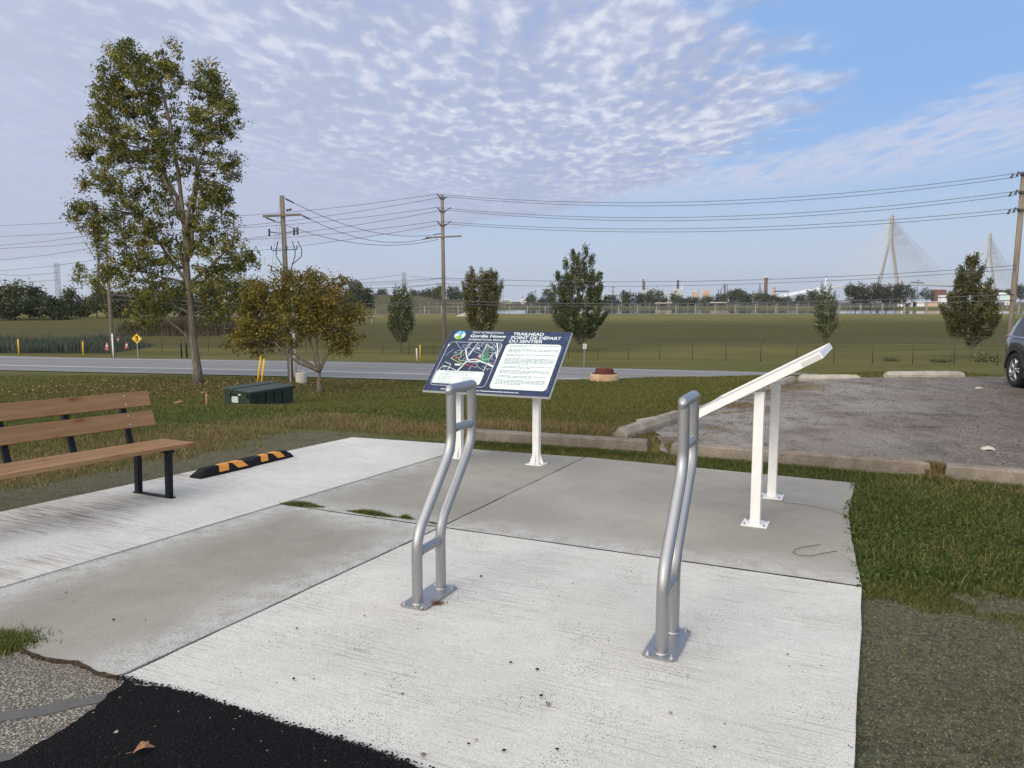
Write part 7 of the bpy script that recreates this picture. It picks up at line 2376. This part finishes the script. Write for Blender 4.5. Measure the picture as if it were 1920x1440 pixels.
# thin new grass fading out over the mulched soil
n = 26000
x = rng.uniform(1.9, 5.6, n); y = 4.62 - np.abs(rng.normal(0, .42, n)); hm_ = masks(x, y)[0]
ok = free(x, y) & (hm_ > .2) & (smooth_noise(x, y, .22, 91) > .35 + .5 * (4.5 - y)); x, y = x[ok], y[ok]
blades('grass', x, y, T(x, y), rng.uniform(.010, .034, len(x)), .0026, 'blade_lawn', .9)
n = 5000
x = rng.uniform(1.5, 5.0, n); y = rng.uniform(2.3, 4.4, n)
ok = free(x, y) & (smooth_noise(x, y, .3, 92) > .55); x, y = x[ok], y[ok]
blades('grass', x, y, T(x, y), rng.uniform(.008, .028, len(x)), .0018, 'blade_lawn', .8)
# clods
def rocks(name, cen, size, mat, rnd=None):
    """irregular little octahedra / dodecahedra"""
    n = len(cen)
    base = np.array([[1, 0, 0], [-1, 0, 0], [0, 1, 0], [0, -1, 0], [0, 0, 1], [0, 0, -.6]], float)
    tri = np.array([[0, 2, 4], [2, 1, 4], [1, 3, 4], [3, 0, 4], [2, 0, 5], [1, 2, 5], [3, 1, 5], [0, 3, 5]])
    jit = rng.uniform(.6, 1.25, (n, 6, 3))
    ang = rng.uniform(0, 2 * np.pi, n); ca, sa = np.cos(ang), np.sin(ang)
    v = base[None] * jit * size[:, None, None] * np.array([1, 1, .62])
    vx = v[..., 0] * ca[:, None] - v[..., 1] * sa[:, None]; vy = v[..., 0] * sa[:, None] + v[..., 1] * ca[:, None]
    v = np.stack([vx, vy, v[..., 2]], -1) + cen[:, None, :]
    f = (tri[None] + (np.arange(n) * 6)[:, None, None]).reshape(-1, 3)
    r_ = rng.uniform(0, 1, n) if rnd is None else rnd
    return tag(np_mesh(name, v.reshape(-1, 3), f, 3, MATS[mat], None, attr={'rnd': ('FACE', np.repeat(r_, 8))}), kind='stuff')
n = 26000
x = np.concatenate([rng.uniform(1.1, 6.0, n), rng.uniform(-7, -1.5, n)]); y = np.concatenate([rng.uniform(1.8, 4.6, n), rng.uniform(4.5, 10.6, n)])
ok = free(x, y) & (masks(x, y)[0] > .5) & view_ok(x, y, .1); x, y = x[ok], y[ok]
rocks('soil_clods', np.stack([x, y, T(x, y)], 1), rng.uniform(.002, .011, len(x)) ** 1.0, 'fibre', rng.uniform(0, .45, len(x)))

# loose gravel and straw on the lot
n = 14000
x = rng.uniform(1.9, 13, n); y = rng.uniform(6.5, 17.6, n); ok = in_poly(x, y, [(p[0], p[1]) for p in lot]) & view_ok(x, y) & (rng.uniform(0, 1, n) < .2 + smooth_noise(x, y, .8, 71))
x, y = x[ok], y[ok]; sz = rng.uniform(.003, .013, len(x))
rocks('gravel', np.stack([x, y, T(x, y) + .033], 1), sz, 'grit', rng.uniform(0, 1, len(x)) ** .6)
n = 30000
t = rng.uniform(-.3, 9.0, n); w_ = np.abs(rng.normal(0, .42, n)) + .1
x = ws0.x + wd.x * t + wd.y * w_; y = ws0.y + wd.y * t - wd.x * w_
ok = (smooth_noise(x, y, .5, 81) * .6 + smooth_noise(x, y, .16, 82) * .4 > .54) & in_poly(x, y, [(p[0], p[1]) for p in lot]); x, y = x[ok], y[ok]
blades('dry_grass', x, y, T(x, y) + .028, rng.uniform(.012, .035, len(x)), .004, 'blade_dry', 1.6, flatten=.5)
n = 9000
kx = rng.uniform(1.9, 9, n); x = kx; y = kerb_y(kx) + .2 + np.abs(rng.normal(0, .05, n))
ok = smooth_noise(x, y, .5, 83) > .5; x, y = x[ok], y[ok]
blades('dry_grass', x, y, T(x, y) + .028, rng.uniform(.008, .025, len(x)), .003, 'blade_dry', 1.4, flatten=.5)
n = 2500
x = rng.uniform(4.49, 4.66, n); y = kerb_y(x) + rng.uniform(-.02, .22, n)
blades('grass', x, y, T(x, y) - .01, rng.uniform(.03, .10, n), .004, 'blade_dry', .5)

# grit on the concrete: fine, stuff
n = 2600
x = rng.uniform(-4.5, 2.2, n); y = rng.uniform(2.2, 7.5, n)
ok = in_poly(x, y, [(p[0], p[1]) for p in s5]) | (in_poly(x, y, [(p[0], p[1]) for p in s2]) & (rng.uniform(0, 1, n) < .25)) | (in_poly(x, y, [(p[0], p[1]) for p in s1]) & (rng.uniform(0, 1, n) < .12))
x, y = x[ok], y[ok]
sz = .0013 + .004 * rng.uniform(0, 1, len(x)) ** 5
rocks('grit', np.stack([x, y, pz(x, y) + .003 + sz * .3], 1), sz, 'grit', rng.uniform(0, .8, len(x)))
# asphalt crumbs along the fresh edge and over it
n = 2600
ep = [onslab(225, 1272)] + a_pts + [a_end]
segi = rng.choice(6, n, p=(.08, .12, .16, .18, .18, .28)); t = rng.uniform(0, 1, n)
ex_ = np.array([p[0] for p in ep]); ey_ = np.array([p[1] for p in ep])
x = ex_[segi] * (1 - t) + ex_[segi + 1] * t + rng.normal(0, .012, n); y = ey_[segi] * (1 - t) + ey_[segi + 1] * t + rng.normal(0, .014, n) - .006
sz = rng.uniform(.0025, .0085, n)
rocks('asphalt_crumbs', np.stack([x, y, pz(x, y) + .010 + sz * .3], 1), sz, 'grit', rng.uniform(0, .25, n))
n = 16000
x = rng.uniform(-2.4, 1.0, n); y = rng.uniform(1.7, 3.3, n); ok = in_poly(x, y, [(q_[0], q_[1]) for q_ in fa]); x, y = x[ok], y[ok]
sz = rng.uniform(.0015, .0065, len(x))
rocks('asphalt_grains', np.stack([x, y, pz(x, y) + .0155], 1), sz, 'grit', np.where(rng.uniform(0, 1, len(x)) > .985, .95, rng.uniform(0, .2, len(x))))
# loose stones large enough to count
stones = [(902, 1083, .012, .1), (551, 1276, .010, .1), (958, 1245, .010, .1), (1008, 1258, .011, .1), (1014, 1308, .012, .1), (1028, 1324, .014, .92), (1025, 1320, .007, .1), (641, 1383, .010, .1), (893, 1391, .009, .95), (878, 1398, .008, .1), (945, 1411, .012, .1), (794, 1419, .013, .85), (1045, 1408, .010, .1), (213, 1165, .011, .1), (557, 1181, .009, .1), (683, 1157, .010, .85), (755, 1304, .007, .1), (1258, 1340, .010, .93), (124, 1113, .008, .1), (1476, 1230, .008, .1), (220, 1381, .011, 1.0), (1340, 1404, .009, .2)]
where = ['on the white pad between the two racks, nearer the left one', 'alone near the left corner of the white pad', 'upper left of the cluster in the middle of the pad', 'upper right of the cluster in the middle of the pad',
         'in the middle cluster, just above its brownish stone', 'brownish and largest in the middle cluster of the pad', 'smallest beside the brownish stone of the middle cluster', 'on the pad close to the black asphalt edge',
         'tan, at the bottom of the pad among three dark ones', 'touching the tan one at the bottom of the pad', 'largest dark one at the bottom middle of the pad', 'grey, at the bottom of the pad right of the asphalt edge',
         'rightmost dark one at the bottom of the pad', 'on the grey slab left, nearest the mossy corner', 'on the pad edge beside the joint at left', 'light one near the left rack on the pad', 'left of centre on the pad, alone',
         'tan, below the right bike rack', 'on the grey slab at the far left edge', 'right of the right bike rack on the pad', 'lying on the black asphalt above the oak leaf', 'at the lower right of the pad']
for i, (u, v, s_, r_) in enumerate(stones):
    p = onslab(u, v)
    zz = .016 if (u, v) == (220, 1381) else .006
    o = rocks('pebble', np.array([[0, 0, s_ * .35]]), np.array([s_]), 'grit', np.array([r_]))
    del o['kind']
    o.location = (p.x, p.y, pz(p.x, p.y) + zz)
    tag(o, ('dark pebble ' if r_ < .5 else 'pale pebble ') + where[i], 'pebble', 'pebbles strewn on the paving')
# oak leaf on the black asphalt
def leaf_shape(name, c_, s_, rz, mat, label, tiltx=0.12):
    prof = [(0, -.15), (.08, .0), (.22, .02), (.12, .16), (.38, .22), (.42, .34), (.18, .36), (.30, .52), (.40, .66), (.20, .66), (.14, .82), (.0, 1.0)]
    mb = MB()
    full = prof + [(-x_ * .92, y_ + .03) for x_, y_ in reversed(prof[1:-1])]
    vs = [mb.bm.verts.new((x_ * s_, y_ * s_, abs(x_) * s_ * .45 + .008 * math.sin(y_ * 4))) for x_, y_ in full]
    bmesh.ops.triangulate(mb.bm, faces=[mb.bm.faces.new(vs)])
    mb.tube([(0, -.15 * s_, .002), (0.02 * s_, -.45 * s_, .004)], .0012, 4)
    o = mb.build(name, MATS[mat], None, c_); o.rotation_euler = (tiltx, 0, rz)
    return tag(o, label, 'leaf')
simple('brown_leaf', (.24, .115, .06), .7, 0, .3, .25, 60)
p = onslab(270, 1421); leaf_shape('oak_leaf', (p.x - .03, p.y, pz(p.x, p.y) + .024), .066, R(-68), 'brown_leaf', 'dry brown oak leaf lying on the black asphalt')
# twigs on the slab
def twig(pts, r_, mat, label):
    P_ = [onslab(*q_) for q_ in pts]; o0 = P_[0]
    mb = MB(); mb.tube([p - o0 + Vector((0, 0, .006 + r_)) for p in P_], r_, 5)
    tag(mb.build('twig', MATS[mat], None, o0), label, 'twig')
twig([(1538, 1023), (1510, 1027), (1492, 1031), (1487, 1038), (1498, 1043), (1522, 1044), (1545, 1039), (1570, 1035)], .0024, 'tree_bark', 'bent dark twig curled on the grey slab near the lush grass')
twig([(1446, 938), (1475, 944), (1510, 948), (1540, 954), (1565, 960), (1588, 968)], .002, 'tree_bark', 'long thin twig stretching from the rear white post towards the grass')
twig([(538, 1385), (560, 1392), (590, 1402)], .001, 'shell_white', 'pale straw on the black asphalt near the pad edge')
# dead weed at the first rack plate
c_ = onslab(820, 1134); n = 160
x = c_.x + rng.normal(0, .018, n); y = c_.y + rng.normal(0, .012, n)
blades('dry_weed', x, y, pz(x, y) + .004, rng.uniform(.008, .028, n), .0015, 'dead_leaf', .9)

# fallen leaves under the poplar
n = 5200
x = rng.uniform(-24, -5, n); y = rng.uniform(31.0, 42.0, n)
l_m = masks(x, y)[2]; s, _ = roadmask_z(x, y)
ok = (l_m > rng.uniform(.05, 1, n)) & (s < -.3); x, y = x[ok], y[ok]
o = leaf_mesh('leaf_litter', np.stack([x, y, T(x, y) + .03 + rng.uniform(0, .03, len(x))], 1), .11, MATS['dead_leaf'], None, rng.uniform(0, 1, len(x))); tag(o, kind='stuff')

# two low wooden stubs on the lawn left of the dumpster
p = at(388, 750, 22.5)
st1 = tag(MB().tube([(0, 0, -.6), (0, 0, .16), (.01, 0, .19)], [.045, .045, .03], 7).build('wooden_stake', MATS['bench_timber'], None, p), 'short broken wooden stake standing left of the dumpster', 'stake')
p = at(335, 756, 20.5)
st2 = tag(MB().tube([(-.12, 0, 0), (.02, 0, .03), (.10, 0, .05)], .035, 7).build('wooden_stake', MATS['bench_timber'], None, p), 'wooden stake lying on the lawn behind the bench', 'stake')


# ================================================================== HAZE
m, N = new_mat('air_haze')
vol = N.n('ShaderNodeVolumePrincipled')
N.put(vol.inputs['Color'], (0.86, 0.90, 0.97)); N.put(vol.inputs['Density'], 0.00010); N.put(vol.inputs['Anisotropy'], 0.25)
out = N.n('ShaderNodeOutputMaterial'); N.t.links.new(vol.outputs[0], out.inputs['Volume'])
hz_o = MB().box((0, 4000, 125 - 12), (26000, 12400, 270)).build('haze', MATS['air_haze'])
tag(hz_o, kind='stuff')
scene.cycles.volume_bounces = 0
